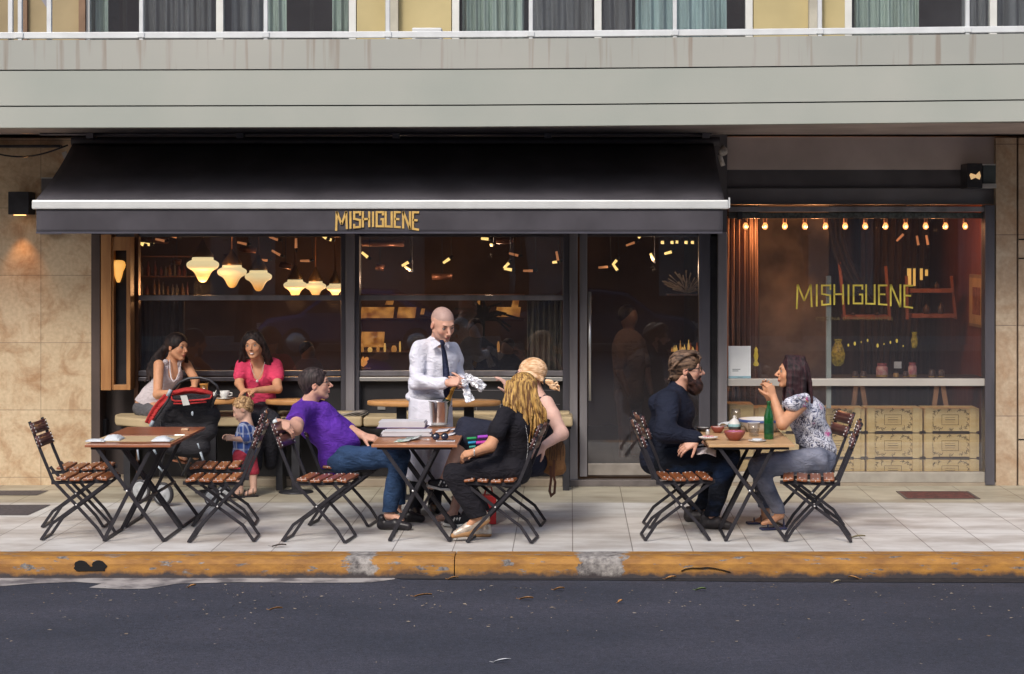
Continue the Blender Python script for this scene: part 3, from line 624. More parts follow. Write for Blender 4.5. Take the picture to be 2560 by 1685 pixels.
part(MB().box(wx(2463, DF) + 0.10, DF + 0.12, 0.02, wx(2463, DF) + 0.2, RB, 3.2), 'room_wall', mat('red_wood', (0.20, 0.055, 0.03), 0.5, col2=(0.28, 0.09, 0.045), vs=3, stretch=(1, 8, 0.6)), label='reddish wooden side wall of the display')
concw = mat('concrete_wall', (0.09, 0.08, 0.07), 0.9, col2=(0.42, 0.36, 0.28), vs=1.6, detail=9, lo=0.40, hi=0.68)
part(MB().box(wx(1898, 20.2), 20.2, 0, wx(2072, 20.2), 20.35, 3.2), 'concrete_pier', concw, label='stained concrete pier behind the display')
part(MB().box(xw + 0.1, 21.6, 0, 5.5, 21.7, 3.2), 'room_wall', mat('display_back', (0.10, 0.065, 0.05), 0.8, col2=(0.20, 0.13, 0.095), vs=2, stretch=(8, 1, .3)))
# ================================================================ lettering
STROKES = {
 'M': [[(0, 0), (0.06, 1)], [(0.06, 1), (0.5, 0.30)], [(0.5, 0.30), (0.94, 1)], [(0.94, 1), (1, 0)]],
 'I': [[(0.5, 0), (0.5, 1)]],
 'S': [[(0.95, 0.74), (0.95, 0.95), (0.05, 0.95), (0.05, 0.56), (0.95, 0.47), (0.95, 0.05), (0.05, 0.05), (0.05, 0.26)]],
 'H': [[(0.05, 0), (0.05, 1)], [(0.95, 0), (0.95, 1)], [(0.05, 0.52), (0.95, 0.52)]],
 'G': [[(0.95, 0.74), (0.95, 0.95), (0.05, 0.95), (0.05, 0.05), (0.95, 0.05), (0.95, 0.50), (0.60, 0.50)]],
 'U': [[(0.05, 1), (0.05, 0.05), (0.95, 0.05), (0.95, 1)]],
 'E': [[(0.95, 0.95), (0.05, 0.95), (0.05, 0.05), (0.95, 0.05)], [(0.05, 0.53), (0.75, 0.53)]],
 'N': [[(0.05, 0), (0.05, 1)], [(0.05, 1), (0.95, 0)], [(0.95, 0), (0.95, 1)]]}
CELLS = [('M', 185, 430), ('I', 480, 545), ('S', 590, 740), ('H', 790, 950), ('I', 1000, 1060), ('G', 1105, 1265), ('U', 1310, 1465), ('E', 1520, 1670), ('N', 1710, 1885), ('E', 1935, 2090)]
def letters(mb, x0, x1, ztop, zmid, zend, y, th, dep):
    """arched sign: straight top, bottoms that drop towards both ends"""
    for ch_, a, b2 in CELLS:
        for st in STROKES[ch_]:
            pts = []
            for u, v in st:
                t = (a + (b2 - a) * u - 185) / (2090 - 185.0); xx = x0 + (x1 - x0) * t
                zb = zmid + (zend - zmid) * (2 * t - 1) ** 2
                pts.append((xx, y, zb + (ztop - zb) * v))
            mb.bar(pts, th, dep, (0, 1, 0))
    return mb
gold = mat('gold_paint', (0.56, 0.36, 0.11), 0.5, var=0.15, vs=12)
# ================================================================ awning
canvas = mat('black_canvas', (0.060, 0.056, 0.066), 0.85, var=0.18, vs=2.5, bump=0.15, bs=220)
AW = thing('awning', 'wide black canvas awning with gold lettering over the cafe windows', 'awning', (-1.7, DF, 2.4), world=True)
XL, XR = -4.675, 1.35
DBAR = 16.78; ZBAR = wz(509, DBAR)
def fab(u, v):
    x = XL + (XR - XL) * u; y = 18.06 + (DBAR + 0.02 - 18.06) * v; z = 3.235 + (ZBAR + 0.03 - 3.235) * v
    return (x, y, z - 0.035 * math.sin(math.pi * v) + 0.006 * math.sin(u * 60) * v)
g = MB(); g.sheet(fab, 90, 16); g.build('canopy', canvas, AW, solid=0.006)
MB().box(XL - 0.02, DBAR - 0.04, wz(523, DBAR), XR + 0.035, DBAR + 0.03, wz(500, DBAR)).build('front_bar', mat('silver_bar', (0.62, 0.64, 0.64), 0.35, metal=0.2, var=0.05), AW, bevel=0.012)
MB().box(XR + 0.0355, DBAR - 0.035, wz(520, DBAR), XR + 0.046, DBAR + 0.025, wz(494, DBAR)).build('end_cap', whp, AW)
def val(u, v):
    x = XL + 0.015 + (XR - XL - 0.03) * u; return (x, DBAR - 0.012 + 0.006 * math.sin(u * 45) * v, wz(523, DBAR) + 0.005 - (wz(523, DBAR) - wz(583, DBAR)) * v - 0.0022 * math.sin(u * 3.14) )
g = MB(); g.sheet(val, 120, 6); vl = g.build('valance', canvas, AW, solid=0.005); 
g = MB(); g.box(XL + 0.015, DBAR - 0.024, wz(584, DBAR), XR - 0.02, DBAR - 0.0185, wz(579, DBAR)); g.build('hem', mat('hem_tape', (0.060, 0.058, 0.075), 0.8), vl)
g = MB(); ex = lambda q: wx(820 + q / 9.154, DBAR - 0.03)
letters(g, ex(185), ex(2090), wz(528.5, DBAR), wz(567.5, DBAR), wz(577, DBAR), DBAR - 0.026, 0.0185, 0.004)
g.build('lettering', gold, vl, label='gold capital letters of the cafe name')
g = MB(); g.tube([(XL - 0.02, 18.10, 3.26), (XR + 0.06, 18.10, 3.26)], 0.045, 14); g.build('roller', mat('roller', (0.09, 0.085, 0.095), 0.5, metal=0.4), AW)
g = MB(); g.tube([(XL - 0.3, 18.02, 3.322), (XR - 0.02, 18.02, 3.322)], 0.012, 8); g.build('rail', mat('roller_rail', (0.20, 0.18, 0.19), 0.4, metal=0.5), AW)
for px in (225, 600, 990, 1370, 1765): MB().box(wx(px - 9, 18.0), 17.98, 3.285, wx(px + 9, 18.0), 18.08, 3.333).build('bracket', steel_m, AW)
for sx, x in ((-1, XL + 0.02), (1, XR - 0.02)):
    MB().bar([(x, 18.1, 3.16), (x - sx * 0.55, 17.5, 2.74), (x - sx * 0.05, DBAR + 0.02, ZBAR)], 0.045, 0.035, (0, 0, 1)).build('folding_arm', steel_m, AW)
g = MB(); g.tube([W(1806, 366, 18.0), W(1812, 380, 17.95), W(1800, 390, 17.95), W(1808, 415, 17.95)], 0.022, 8); g.ball(W(1808, 378, 17.93), 0.045, 8, 6); g.build('crank_gear', mat('pale_gear', (0.42, 0.40, 0.38), 0.5, metal=.4, var=.3, vs=30), AW)
g = MB(); g.bar([W(160, 380, 17.95), W(168, 400, 17.95)], 0.04, 0.03); g.build('end_plate', steel_l, AW)
# ================================================================ wall lamps, cable
warm = (1.0, 0.55, 0.20)
def wall_lamp(label, px0, py0, px1, py1, d0, up=True):
    c = W((px0 + px1) / 2, py1, (d0 + DF) / 2)
    t = thing('wall_lamp', label, 'wall lamp', tuple(c), world=True)
    g = MB(); g.pbox(px0, py0, px1, py1, d0, DF - 0.03); g.build('housing', blackm, t, bevel=0.006); return t
t = wall_lamp('black box lamp glowing up and down on the tan stone wall at the left', 20, 479, 72, 536, 18.0)
m_lens = mat('lamp_lens', (0.9, 0.6, 0.3), 0.4, var=0, emit=(1.0, 0.50, 0.18), estr=3.0)
MB().box(wx(34, 18.05), 18.05, wz(538.5, 18.05), wx(58, 18.05), 18.15, wz(536.5, 18.05)).build('lens', m_lens, t)
for (z, sgn, e, ang) in ((wz(545, 18.1), -1, 11, 62), (wz(472, 18.1), 1, 9, 16)):
    l = bpy.data.lights.new('lamp_glow', 'SPOT'); l.energy = e; l.color = (1.0, 0.42, 0.12); l.spot_size = R(ang); l.spot_blend = 0.8; l.shadow_soft_size = 0.02
    o = bpy.data.objects.new('lamp_glow', l); COL.objects.link(o); o.parent = t
    o.location = Vector((wx(46 if sgn < 0 else 50, 18.1), 18.10, z)) - Vector(t.location); o.rotation_euler = (R(180 if sgn > 0 else 0) - sgn * R(8), R(7) if sgn > 0 else 0, 0)
t = thing('wall_lamp', 'black square lamp under the lintel at the top right of the display window', 'wall lamp', tuple(W(2455, 470, 17.95)), world=True)
MB().pbox(2418, 408, 2456, 470, 17.95, DF).build('housing', blackm, t, bevel=0.004)
MB().pbox(2457, 411, 2490, 470, 17.99, DF).build('back_box', mat('teal_box', (0.06, 0.075, 0.08), 0.5), t, bevel=0.004)
MB().pbox(2456, 409.5, 2489, 413, 17.96, 17.985).build('trim', steel_l, t)
MB().pbox(2456, 459, 2491, 470.5, 17.96, 17.985).build('trim', steel_l, t, bevel=0.003)
g = MB(); g.prism([(wx(a, 17.94), wz(b, 17.94)) for a, b in ((2424, 438), (2427, 433), (2440, 437), (2449, 428), (2452, 440), (2449, 449), (2439, 444), (2428, 449))], 17.938, 17.947, 'y'); g.build('reflector', mat('lamp_reflector', (0.8, 0.6, 0.3), 0.3, var=0, emit=(1.0, 0.62, 0.30), estr=0.5), t)
g = MB(); g.tube([(wx(-60 + 230 * u, 18.15), 18.15, wz(368, 18.15) - 0.10 * math.sin(math.pi * u) + 0.02 * u) for u in np.linspace(0, 1, 14)], 0.008, 6)
tag(g.build('wall_cable', blackm), 'thin black cable sagging across the stone wall beside the awning roller', 'cable')
g = MB(); g.pbox(-40, 362, 150, 368, 18.16, 18.245); tag(g.build('cable_duct', blackm, bevel=.002), 'dark cable duct along the top of the tan stone wall', 'duct')
nb = thing('wall_box', 'small dark box on the stone wall half hidden behind the awning end', 'box', tuple(W(125, 470, 18.2)), world=True)
MB().pbox(103, 445, 150, 582, 18.17, 18.248).build('case', ch, nb, bevel=.004); MB().pbox(102, 443.5, 151, 446, 18.16, 18.168).build('cover', steel_l, nb); MB().pbox(100, 580, 152, 586, 18.14, 18.168).build('sill', steel_m, nb)
g = MB().pbox(245, 1048, 266, 1108, 18.36, 18.46); tag(g.build('dark_speaker', blackm, bevel=.01), 'narrow black box standing in the dark niche behind the left tables', 'speaker')
# menu cabinet of wood at the left bay
wood = mat('orange_wood', (0.30, 0.135, 0.05), 0.45, col2=(0.42, 0.21, 0.08), vs=3, stretch=(6, 6, 0.6), bump=0.05)
mc = thing('wooden_cabinet', 'tall wooden wall cabinet with a mirror door beside the left window', 'cabinet', tuple(W(288, 975, 18.1)), world=True)
dC = 18.02
MB().pbox(252, 586, 278, 976, dC, dC + 0.2).build('side', wood, mc, bevel=0.004)
fr2 = MB(); fr2.pbox(279, 592, 284, 975, dC + 0.02, dC + 0.2); fr2.pbox(316, 592, 326, 975, dC + 0.02, dC + 0.2); fr2.pbox(284, 592, 316, 626, dC + 0.02, dC + 0.2); fr2.pbox(284, 962, 316, 975, dC + 0.02, dC + 0.2)
fr2.build('frame', wood, mc, bevel=0.003)
MB().pbox(284, 626, 316, 962, dC + 0.10, dC + 0.19).build('mirror', mat('dark_mirror', (0.03, 0.028, 0.03), 0.15, var=0.2), mc)
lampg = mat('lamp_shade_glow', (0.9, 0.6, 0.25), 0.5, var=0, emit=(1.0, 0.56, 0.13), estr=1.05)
lg2 = mat('mirrored_lamp_glow', (0.9, 0.6, 0.25), 0.5, var=0, emit=(1.0, 0.47, 0.09), estr=0.75)  # added glow for a lamp mirrored in the cabinet door
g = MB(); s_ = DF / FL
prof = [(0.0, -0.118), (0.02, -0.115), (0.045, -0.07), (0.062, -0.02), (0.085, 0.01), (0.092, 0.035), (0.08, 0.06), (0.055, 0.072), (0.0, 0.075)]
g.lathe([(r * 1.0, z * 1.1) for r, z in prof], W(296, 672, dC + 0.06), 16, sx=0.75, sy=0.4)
g.build('shade', lg2, mc, label='glowing half shade added for the lamp mirrored in the cabinet door')
# ================================================================ pendant lamps inside
for i, (px, py, wpx, d, lb) in enumerate([(507, 672, 80, 19.3, 'largest yellow glass pendant lamp, nearest the left window post'), (580, 689, 73, 19.8, 'second yellow pendant lamp from the left in the window'),
        (646, 700, 67, 20.4, 'third yellow pendant lamp from the left in the window'), (738, 720, 58, 21.4, 'fourth pendant lamp, cut by the transom, left of a touching pair'),
        (789, 722, 52, 21.9, 'fifth pendant lamp, right one of the touching pair'), (838, 725, 44, 22.5, 'last and smallest pendant lamp beside the steel mullion')]):
    c = W(px, py, d); r = wpx / 2 / sc(d)
    t = thing('pendant_lamp', lb, 'pendant lamp', tuple(c), world=True, group='yellow pendant lamps over the cafe tables')
    kp = [(0.0, -0.84), (0.14, -0.82), (0.26, -0.72), (0.38, -0.52), (0.50, -0.28), (0.66, -0.10), (0.90, 0.04), (1.0, 0.20), (0.97, 0.38), (0.80, 0.50), (0.66, 0.58), (0.62, 0.72), (0.0, 0.73)]
    pr = []
    for a_ in range(len(kp) - 1):
        k0, k1, k2, k3 = kp[max(0, a_ - 1)], kp[a_], kp[a_ + 1], kp[min(len(kp) - 1, a_ + 2)]
        for u_ in (0, .33, .66): pr.append(tuple(max(0, .5 * (2 * k1[q] + (k2[q] - k0[q]) * u_ + (2 * k0[q] - 5 * k1[q] + 4 * k2[q] - k3[q]) * u_ ** 2 + (3 * k1[q] - k0[q] - 3 * k2[q] + k3[q]) * u_ ** 3)) if q == 0 else .5 * (2 * k1[q] + (k2[q] - k0[q]) * u_ + (2 * k0[q] - 5 * k1[q] + 4 * k2[q] - k3[q]) * u_ ** 2 + (3 * k1[q] - k0[q] - 3 * k2[q] + k3[q]) * u_ ** 3) for q in (0, 1)))
    pr.append(kp[-1])
    g = MB(); g.lathe([(q * r, z * r) for q, z in pr], c, 28)
    m = nodes_of('pendant_glass'); mm, nt, b = m
    tc = nt.nodes.new('ShaderNodeTexCoord'); lw = nt.nodes.new('ShaderNodeSeparateXYZ'); nt.links.new(tc.outputs['Generated'], lw.inputs[0])
    cr = nt.nodes.new('ShaderNodeValToRGB'); e = cr.color_ramp.elements; e[0].color = (0.90, 0.36, 0.05, 1); e[1].color = (1.0, 0.80, 0.42, 1); e[0].position = 0.10; e[1].position = 0.72
    nt.links.new(lw.outputs['Z'], cr.inputs['Fac']); nt.links.new(cr.outputs[0], b.inputs['Emission Color']); b.inputs['Emission Strength'].default_value = 1.0 - 0.04 * i; b.inputs['Base Color'].default_value = (0.9, 0.7, 0.4, 1)
    sh = g.build('shade', mm, t)
    MB().lathe([(0.66 * r, 0.0), (0.70 * r, 0.02), (0.30 * r, 0.10), (0.08 * r, 0.16), (0.0, 0.17)], c + Vector((0, 0, 0.735 * r)), 16).build('cap', mat('brass', (0.35, 0.2, 0.07), .4, metal=.8), t)
    MB().tube([c + Vector((0, 0, 0.85 * r)), (c.x, c.y, 3.2)], 0.010, 6).build('stem', mat('copper_stem', (0.22, 0.10, 0.05), 0.4, metal=0.6), t)
    if i in (0, 3, 5):
        l = bpy.data.lights.new('lamp_light', 'POINT'); l.energy = 17; l.color = (1, 0.5, 0.2); l.shadow_soft_size = 0.1
        o = bpy.data.objects.new('lamp_light', l); COL.objects.link(o); o.parent = t; o.location = (0, 0, -r * 1.2)
# small spot lamps on the dark ceiling
spot_on = mat('spot_bulb', (1, .8, .5), .5, var=0, emit=(1.0, 0.68, 0.22), estr=1.6)
spot_dim = mat('spot_bulb_dim', (0.7, .4, .2), .5, var=0, emit=(0.8, 0.30, 0.12), estr=0.5)
spots = [(350, 608, 25, 1), (365, 610, 10, 1), (380, 608, -35, 1), (808, 590, 35, 1), (820, 597, 20, 1), (838, 590, 0, 0), (430, 590, 15, 0), (400, 600, 12, 0), (658, 650, 5, 0), (690, 632, 30, 0), (762, 652, 0, 0), (740, 608, 90, 0), (605, 608, 12, 0), (684, 596, 20, 0),
 (912, 637, 40, 1), (1013, 660, -30, 1), (1019, 671, 35, 1), (1116, 652, -35, 1), (1212, 597, 5, 1), (1228, 612, 0, 2), (1284, 636, 15, 0), (1266, 664, -45, 1), (1270, 673, 10, 1), (1393, 640, 80, 0), (1390, 655, -8, 1), (1320, 677, 0, 0),
 (1602, 588, -50, 1), (1576, 610, -20, 0), (1630, 642, 65, 1), (1670, 632, -15, 1), (1536, 657, -50, 1), (1508, 668, -5, 0), (1538, 668, 55, 1), (1656, 606, 0, 2), (1680, 606, 0, 2), (1692, 605, 0, 2), (1715, 606, 0, 2), (1731, 606, 0, 2),
 (2262, 580, -50, 2), (2250, 594, -45, 0), (2262, 606, 80, 0), (2272, 604, 80, 0), (2294, 601, 80, 0), (2306, 600, 80, 0), (2318, 600, 80, 0)]
for i, (px, py, an, kd) in enumerate(spots):
    d = 19.6 + (i * 37 % 11) * 0.18; c = W(px, py, d)
    where = 'left window' if px < 852 else ('middle window' if px < 1410 else ('door' if px < 1760 else 'display window'))
    lb = {0: 'dim copper', 1: 'bright gold', 2: 'tiny round'}[kd] + ' ceiling spot lamp seen high in the ' + where
    t = thing('spot_lamp', lb, 'spot lamp', tuple(c), world=True, group='small spot lamps seen through the ' + where + (' ' + {0: 'dim copper ones', 1: 'gold ones', 2: 'tiny ones'}[kd]))
    L2 = {0: 0.05, 1: 0.04, 2: 0.015}[kd]; rr = {0: 0.014, 1: 0.016, 2: 0.018}[kd]
    a = R(-an); v = Vector((math.cos(a), 0, math.sin(a))) * L2
    MB().tube([c - v, c + v], [rr * .8, rr], 8).build('bulb', spot_dim if kd == 0 else spot_on, t)
    MB().tube([c + v, c + v * 1.9 + Vector((0, .02, .01))], [rr * 1.15, rr * 0.9], 8).build('can', blackm, t)
    MB().tube([c + v * 1.7, (c.x + v.x, c.y + .05, 3.2)], 0.004, 5).build('arm', blackm, t)
    if (px, py) in ((1630, 642), (1228, 612), (1019, 671)):
        l = bpy.data.lights.new('spot_light', 'POINT'); l.energy = 10; l.color = (1, .66, .42); l.shadow_soft_size = .03; o = bpy.data.objects.new('spot_light', l); COL.objects.link(o); o.parent = t; o.location = (0, -.1, -.12)
# ================================================================ dark cafe interior: shelf of bottles, hatch with glowing panels, curtains
bs = thing('bottle_shelf', 'dark shelf of bottles on the back wall behind the left pendant lamps', 'shelf', tuple(W(420, 738, 20.0)), world=True)
g = MB()
for y in (640, 690, 738): g.pbox(348, y, 478, y + 3, 20.0, 20.3)
g.build('boards', mat('shelf_board', (0.12, 0.05, 0.03), 0.6), bs)
rg = random.Random(5); bm_ = [mat('bottle_red', (0.10, 0.03, 0.025), 0.25), mat('bottle_brown', (0.14, 0.07, 0.035), 0.25), mat('bottle_grey', (0.10, 0.085, 0.08), 0.3)]
for yb in (690, 738):
    x = 353
    while x < 474:
        h = rg.uniform(0.09, 0.17); w_ = rg.uniform(3, 5.5); c = W(x, yb, 20.06); r = w_ / sc(20)
        MB().lathe([(r, 0), (r, h * .6), (r * .35, h * .75), (r * .35, h), (0, h)], c, 8).build('bottle', rg.choice(bm_), bs); x += w_ * 2 + rg.uniform(1, 8)
hatch, nt_h, bh = nodes_of('hatch_glow'); nh = nt_h.nodes.new('ShaderNodeTexNoise'); nh.inputs['Scale'].default_value = 9; nh.inputs['Detail'].default_value = 6; th_ = nt_h.nodes.new('ShaderNodeTexCoord'); rh_ = nt_h.nodes.new('ShaderNodeValToRGB')
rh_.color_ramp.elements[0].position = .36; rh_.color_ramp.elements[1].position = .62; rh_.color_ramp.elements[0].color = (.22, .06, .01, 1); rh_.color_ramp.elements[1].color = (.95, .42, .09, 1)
nt_h.links.new(th_.outputs['Object'], nh.inputs['Vector']); nt_h.links.new(nh.outputs['Fac'], rh_.inputs['Fac']); nt_h.links.new(rh_.outputs[0], bh.inputs['Emission Color']); bh.inputs['Emission Strength'].default_value = .5; bh.inputs['Base Color'].default_value = (.5, .3, .15, 1)  # emission in place of warm lamp light falling on the panels
pas = thing('kitchen_hatch', 'orange kitchen hatch behind the waiter, lamp light put in as glowing panels', 'kitchen hatch', tuple(W(1130, 900, 21.5)), world=True)
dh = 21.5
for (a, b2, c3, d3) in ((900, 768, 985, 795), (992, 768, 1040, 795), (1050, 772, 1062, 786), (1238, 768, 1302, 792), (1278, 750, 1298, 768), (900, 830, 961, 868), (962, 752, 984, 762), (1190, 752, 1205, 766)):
    g = MB(); p = [(a + 4, b2), (c3, b2), (c3 - 3, d3), (a, d3)]; g.prism([(wx(x, dh), wz(y, dh)) for x, y in p], dh, dh + 0.05, 'y'); g.build('glow_panel', hatch, pas)
MB().pbox(896, 798, 1310, 803, dh - 0.1, dh + 0.2).build('shelf_board', mat('hatch_board', (0.08, 0.035, 0.02), .6), pas)
MB().pbox(896, 881, 1310, 887, dh - 0.3, dh + 0.2).build('counter', mat('hatch_board', (0.08, 0.035, 0.02), .6), pas)
MB().pbox(896, 738, 1310, 742, dh - 0.3, dh + 0.2).build('shelf_board', mat('hatch_board', (0.08, 0.035, 0.02), .6), pas)
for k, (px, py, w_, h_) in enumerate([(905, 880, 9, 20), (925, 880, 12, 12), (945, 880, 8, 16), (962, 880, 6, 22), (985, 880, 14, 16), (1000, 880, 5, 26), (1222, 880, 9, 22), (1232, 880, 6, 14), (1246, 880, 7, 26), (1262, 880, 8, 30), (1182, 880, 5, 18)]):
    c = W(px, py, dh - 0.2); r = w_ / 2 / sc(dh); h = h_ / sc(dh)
    m_ = [mat('warm_ware', (0.5, 0.3, 0.12), .5, var=.2, emit=(0.9, 0.4, 0.1), estr=0.35), mat('amber_ware', (0.5, 0.25, 0.06), .3, emit=(0.9, 0.55, 0.15), estr=0.6)][k % 2]  # warm light on the jars is put in as emission
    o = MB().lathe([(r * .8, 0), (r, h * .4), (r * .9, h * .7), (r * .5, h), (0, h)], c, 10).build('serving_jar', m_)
    tag(o, 'small jar given a warm glow on the counter of the kitchen hatch', 'jar', 'jars on the hatch counter')
t = thing('flame_lamp', 'orange flame shaped lamp on a low shelf left of the waiter', 'lamp', tuple(W(912, 912, 19.5)), world=True)  # flame shaped body on a small base, glows by emission
g = MB(); g.lathe([(0.0, -.05), (.03, -.03), (.045, 0), (.02, .03), (0, .06)], W(908, 905, 19.5), 10); g.ball(W(917, 897, 19.5), 0.02); g.build('flame_shade', mat('flame', (0.8, .4, .1), .5, emit=(0.85, 0.33, 0.07), estr=0.7), t); MB().pbox(900, 921, 925, 924, 19.45, 19.55).build('base', wood, t)
cg = mat('cream_curtain', (0.30, 0.27, 0.19), 0.9, var=0.3, vs=3, stretch=(8, 1, 0.3))
cbr = mat('brown_curtain', (0.27, 0.17, 0.12), 0.9, var=0.3, vs=3, stretch=(8, 1, 0.3))
def curtain_thing(label, a, b2, y0, y1, d, m, folds, amp=0.03, name='curtain', **k):
    t = thing(name, label, 'curtain', tuple(W((a + b2) / 2, y1, d)), world=True); curtain(t, a, b2, y0, y1, d, m, 'cloth', folds, amp, **k)
    x0, x1 = wx(a - 3, d), wx(b2 + 3, d); MB().tube([(x0, d, wz(y0, d) + 0.01), (x1, d, wz(y0, d) + .01)], 0.01, 6).build('rod', blackm, t); return t
curtain_thing('cream pleated curtain in the middle window beside the door', 1318, 1404, 752, 928, 18.62, cg, 6)
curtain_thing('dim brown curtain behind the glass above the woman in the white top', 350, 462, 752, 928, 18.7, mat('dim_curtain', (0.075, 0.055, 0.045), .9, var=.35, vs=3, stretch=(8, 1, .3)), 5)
curtain_thing('brown pleated curtain at the left of the display window', 1800, 1896, 540, 1030, 18.95, cbr, 7, 0.045)
curtain_thing('dark triangular drape hanging in the display window', 2070, 2110, 545, 760, 19.6, voidm, 3, sway=0.35)
curtain_thing('grey brown drape hanging at the right of the display window', 2150, 2330, 545, 960, 20.6, mat('mid_drape', (0.085, 0.06, 0.05), .9, var=.35, vs=3, stretch=(8, 1, .3)), 9, taper=0.25)
# ================================================================ display window contents
bulbs_m = mat('string_bulb', (1, .7, .4), .3, var=0, emit=(1.0, 0.36, 0.10), estr=2.2)
bulb_core = mat('bulb_core', (1, .9, .7), .3, var=0, emit=(1.0, 0.78, 0.5), estr=4.0)
sock = mat('bulb_socket', (0.35, 0.20, 0.13), 0.4, metal=0.3)
ordn = ['first', 'second', 'third', 'fourth', 'fifth', 'sixth', 'seventh', 'eighth', 'ninth', 'tenth', 'eleventh', 'twelfth']
b0 = None
for i, px in enumerate((1864, 1913, 1962, 2012, 2064, 2113, 2163, 2214, 2264, 2314, 2364, 2413)):
    d = 18.6; c = W(px, 566, d); lb = ordn[i] + ' glowing bulb from the left in the row along the top of the display window'
    if b0 is None:
        b0 = thing('hanging_bulb', lb, 'light bulb', tuple(c), group='row of bulbs in the display window')
        MB().lathe([(0, -.030), (.016, -.026), (.027, -.006), (.025, .012), (.014, .032), (.013, .036)], (0, 0, 0), 14).build('bulb', bulbs_m, b0)
        MB().ball((0, -0.022, -0.004), 0.0125).build('filament', bulb_core, b0)
        MB().lathe([(.019, .036), (.019, .07), (.016, .10), (.0, .10)], (0, 0, 0), 12).build('socket', sock, b0)
    else: dup(b0, c, 0, lb)
for px in (1888, 2038, 2190, 2340):
    l = bpy.data.lights.new('bulb_light', 'POINT'); l.energy = 16 if px < 2100 else 7; l.color = (1, 0.42, 0.16); l.shadow_soft_size = 0.03
    o = bpy.data.objects.new('bulb_light', l); COL.objects.link(o); o.location = W(px, 575, 18.7)
g = MB(); g.box(wx(1840, 18.6), 18.57, wz(541, 18.6), wx(2440, 18.6), 18.63, wz(533, 18.6)); tag(g.build('bulb_rail', mat('bulb_rail', (0.06, .05, .045), .6)), 'dark rail that carries the row of bulbs behind the display glass', 'rail')
g = MB(); letters(g, wx(1992, DF), wx(2284, DF), wz(711, DF), wz(761, DF), wz(773, DF), DF + 0.0065, 0.016, 0.003)
o = g.build('window_lettering', mat('window_gold', (0.66, 0.55, 0.10), 0.45, var=0.25, vs=10)); tag(o, 'olive gold capital letters of the cafe name on the display glass', 'lettering')
def text(body, size, loc, m, name, label, cat, parent=None, xs=1.0):
    cu = bpy.data.curves.new(name, 'FONT'); cu.body = body; cu.size = size; cu.extrude = 0.0008; cu.align_x = 'LEFT'; cu.space_character = 1.25
    o = bpy.data.objects.new(name, cu); COL.objects.link(o); o.location = loc; o.rotation_euler = (R(90), 0, 0); o.scale = (xs, 1, 1)
    bpy.context.view_layer.update()
    me = bpy.data.meshes.new_from_object(o); bpy.data.objects.remove(o); q = bpy.data.objects.new(name, me); COL.objects.link(q)
    me.transform(Matrix.Rotation(R(90), 4, 'X') @ Matrix.Diagonal((xs, 1, 1, 1))); me.materials.clear(); me.materials.append(m)
    q.location = loc
    if parent is not None: q.parent = parent
    if cat: tag(q, label, cat)
    return q
text('COCINA DE INMIGRANTES', 0.048, (wx(2040, DF), DF + 0.006, wz(801, DF)), mat('window_gold_small', (0.16, 0.12, 0.06), .5), 'window_lettering', 'small line of dull gold letters under the name on the display glass', 'lettering', xs=1.04)
# notice on the glass (its square code is left out)
nt_ = thing('paper_notice', 'white paper notice taped to the display glass by the door', 'notice', tuple(W(1849, 946, DF - 0.01)), world=True)
MB().pbox(1821, 865, 1877, 946, DF - 0.004, DF + 0.006).build('sheet', mat('notice_paper', (0.78, 0.80, 0.80), 0.6, var=0.04), nt_)
MB().pbox(1821.5, 940, 1877, 945.8, DF - 0.0055, DF - 0.0045).build('blue_band', mat('notice_blue', (0.30, 0.48, 0.55), 0.6), nt_)
g = MB(); 
for i, (a, b2) in enumerate(((1831, 1851), (1831, 1846))): g.pbox(a, 922.5 + i * 4, b2, 924.2 + i * 4, DF - 0.0055, DF - 0.0045)
g.pbox(1844, 942.3, 1857, 943.6, DF - 0.0065, DF - 0.0058)
g.build('print', mat('notice_print', (0.20, 0.22, 0.23), 0.6), nt_)
# crates
cw = mat('crate_pine', (0.64, 0.46, 0.18), 0.6, col2=(0.76, 0.60, 0.29), vs=2.5, stretch=(1, 1, 5))
cprint = mat('crate_print', (0.12, 0.08, 0.03), 0.7, var=0.3, vs=30)
def swirl(g, cx, cz, w_, h_, y, seed):
    r = random.Random(seed)
    def blob(x, z, a, L_):
        g.bar([(x, y, z), (x + L_ * .5 * math.cos(a), y, z + L_ * .5 * math.sin(a)), (x + L_ * math.cos(a + .7), y, z + L_ * math.sin(a + .7))], 0.005, 0.0015, (0, 1, 0))
    fw, fh = w_ * 0.42, h_ * 0.36
    for i in range(16):                            # garland round the label
        t = 2 * math.pi * i / 16; c_, s_ = math.cos(t), math.sin(t)
        x = cx + fw * (abs(c_) ** 0.6) * (1 if c_ > 0 else -1); z = cz + fh * (abs(s_) ** 0.6) * (1 if s_ > 0 else -1)
        blob(x, z, t + 1.57 + r.uniform(-.4, .4), 0.035); blob(x, z, t + r.uniform(-.6, .6), 0.024)
        g.bar([(x + .012 * math.cos(q), y, z + .012 * math.sin(q)) for q in (0, 1, 2, 3, 4.2)], 0.0035, 0.0015, (0, 1, 0))
    lw, lh = w_ * .19, h_ * .19; p = [(cx - lw, y, cz - lh), (cx + lw, y, cz - lh), (cx + lw, y, cz + lh), (cx - lw, y, cz + lh), (cx - lw, y, cz - lh)]
    g.bar(p, 0.004, 0.0015, (0, 1, 0))
    for q in (-1, 0, 1): g.bar([(cx - lw * .6, y, cz + q * lh * .45), (cx + lw * .6, y, cz + q * lh * .45)], 0.006 if q == 0 else 0.003, 0.0015, (0, 1, 0))
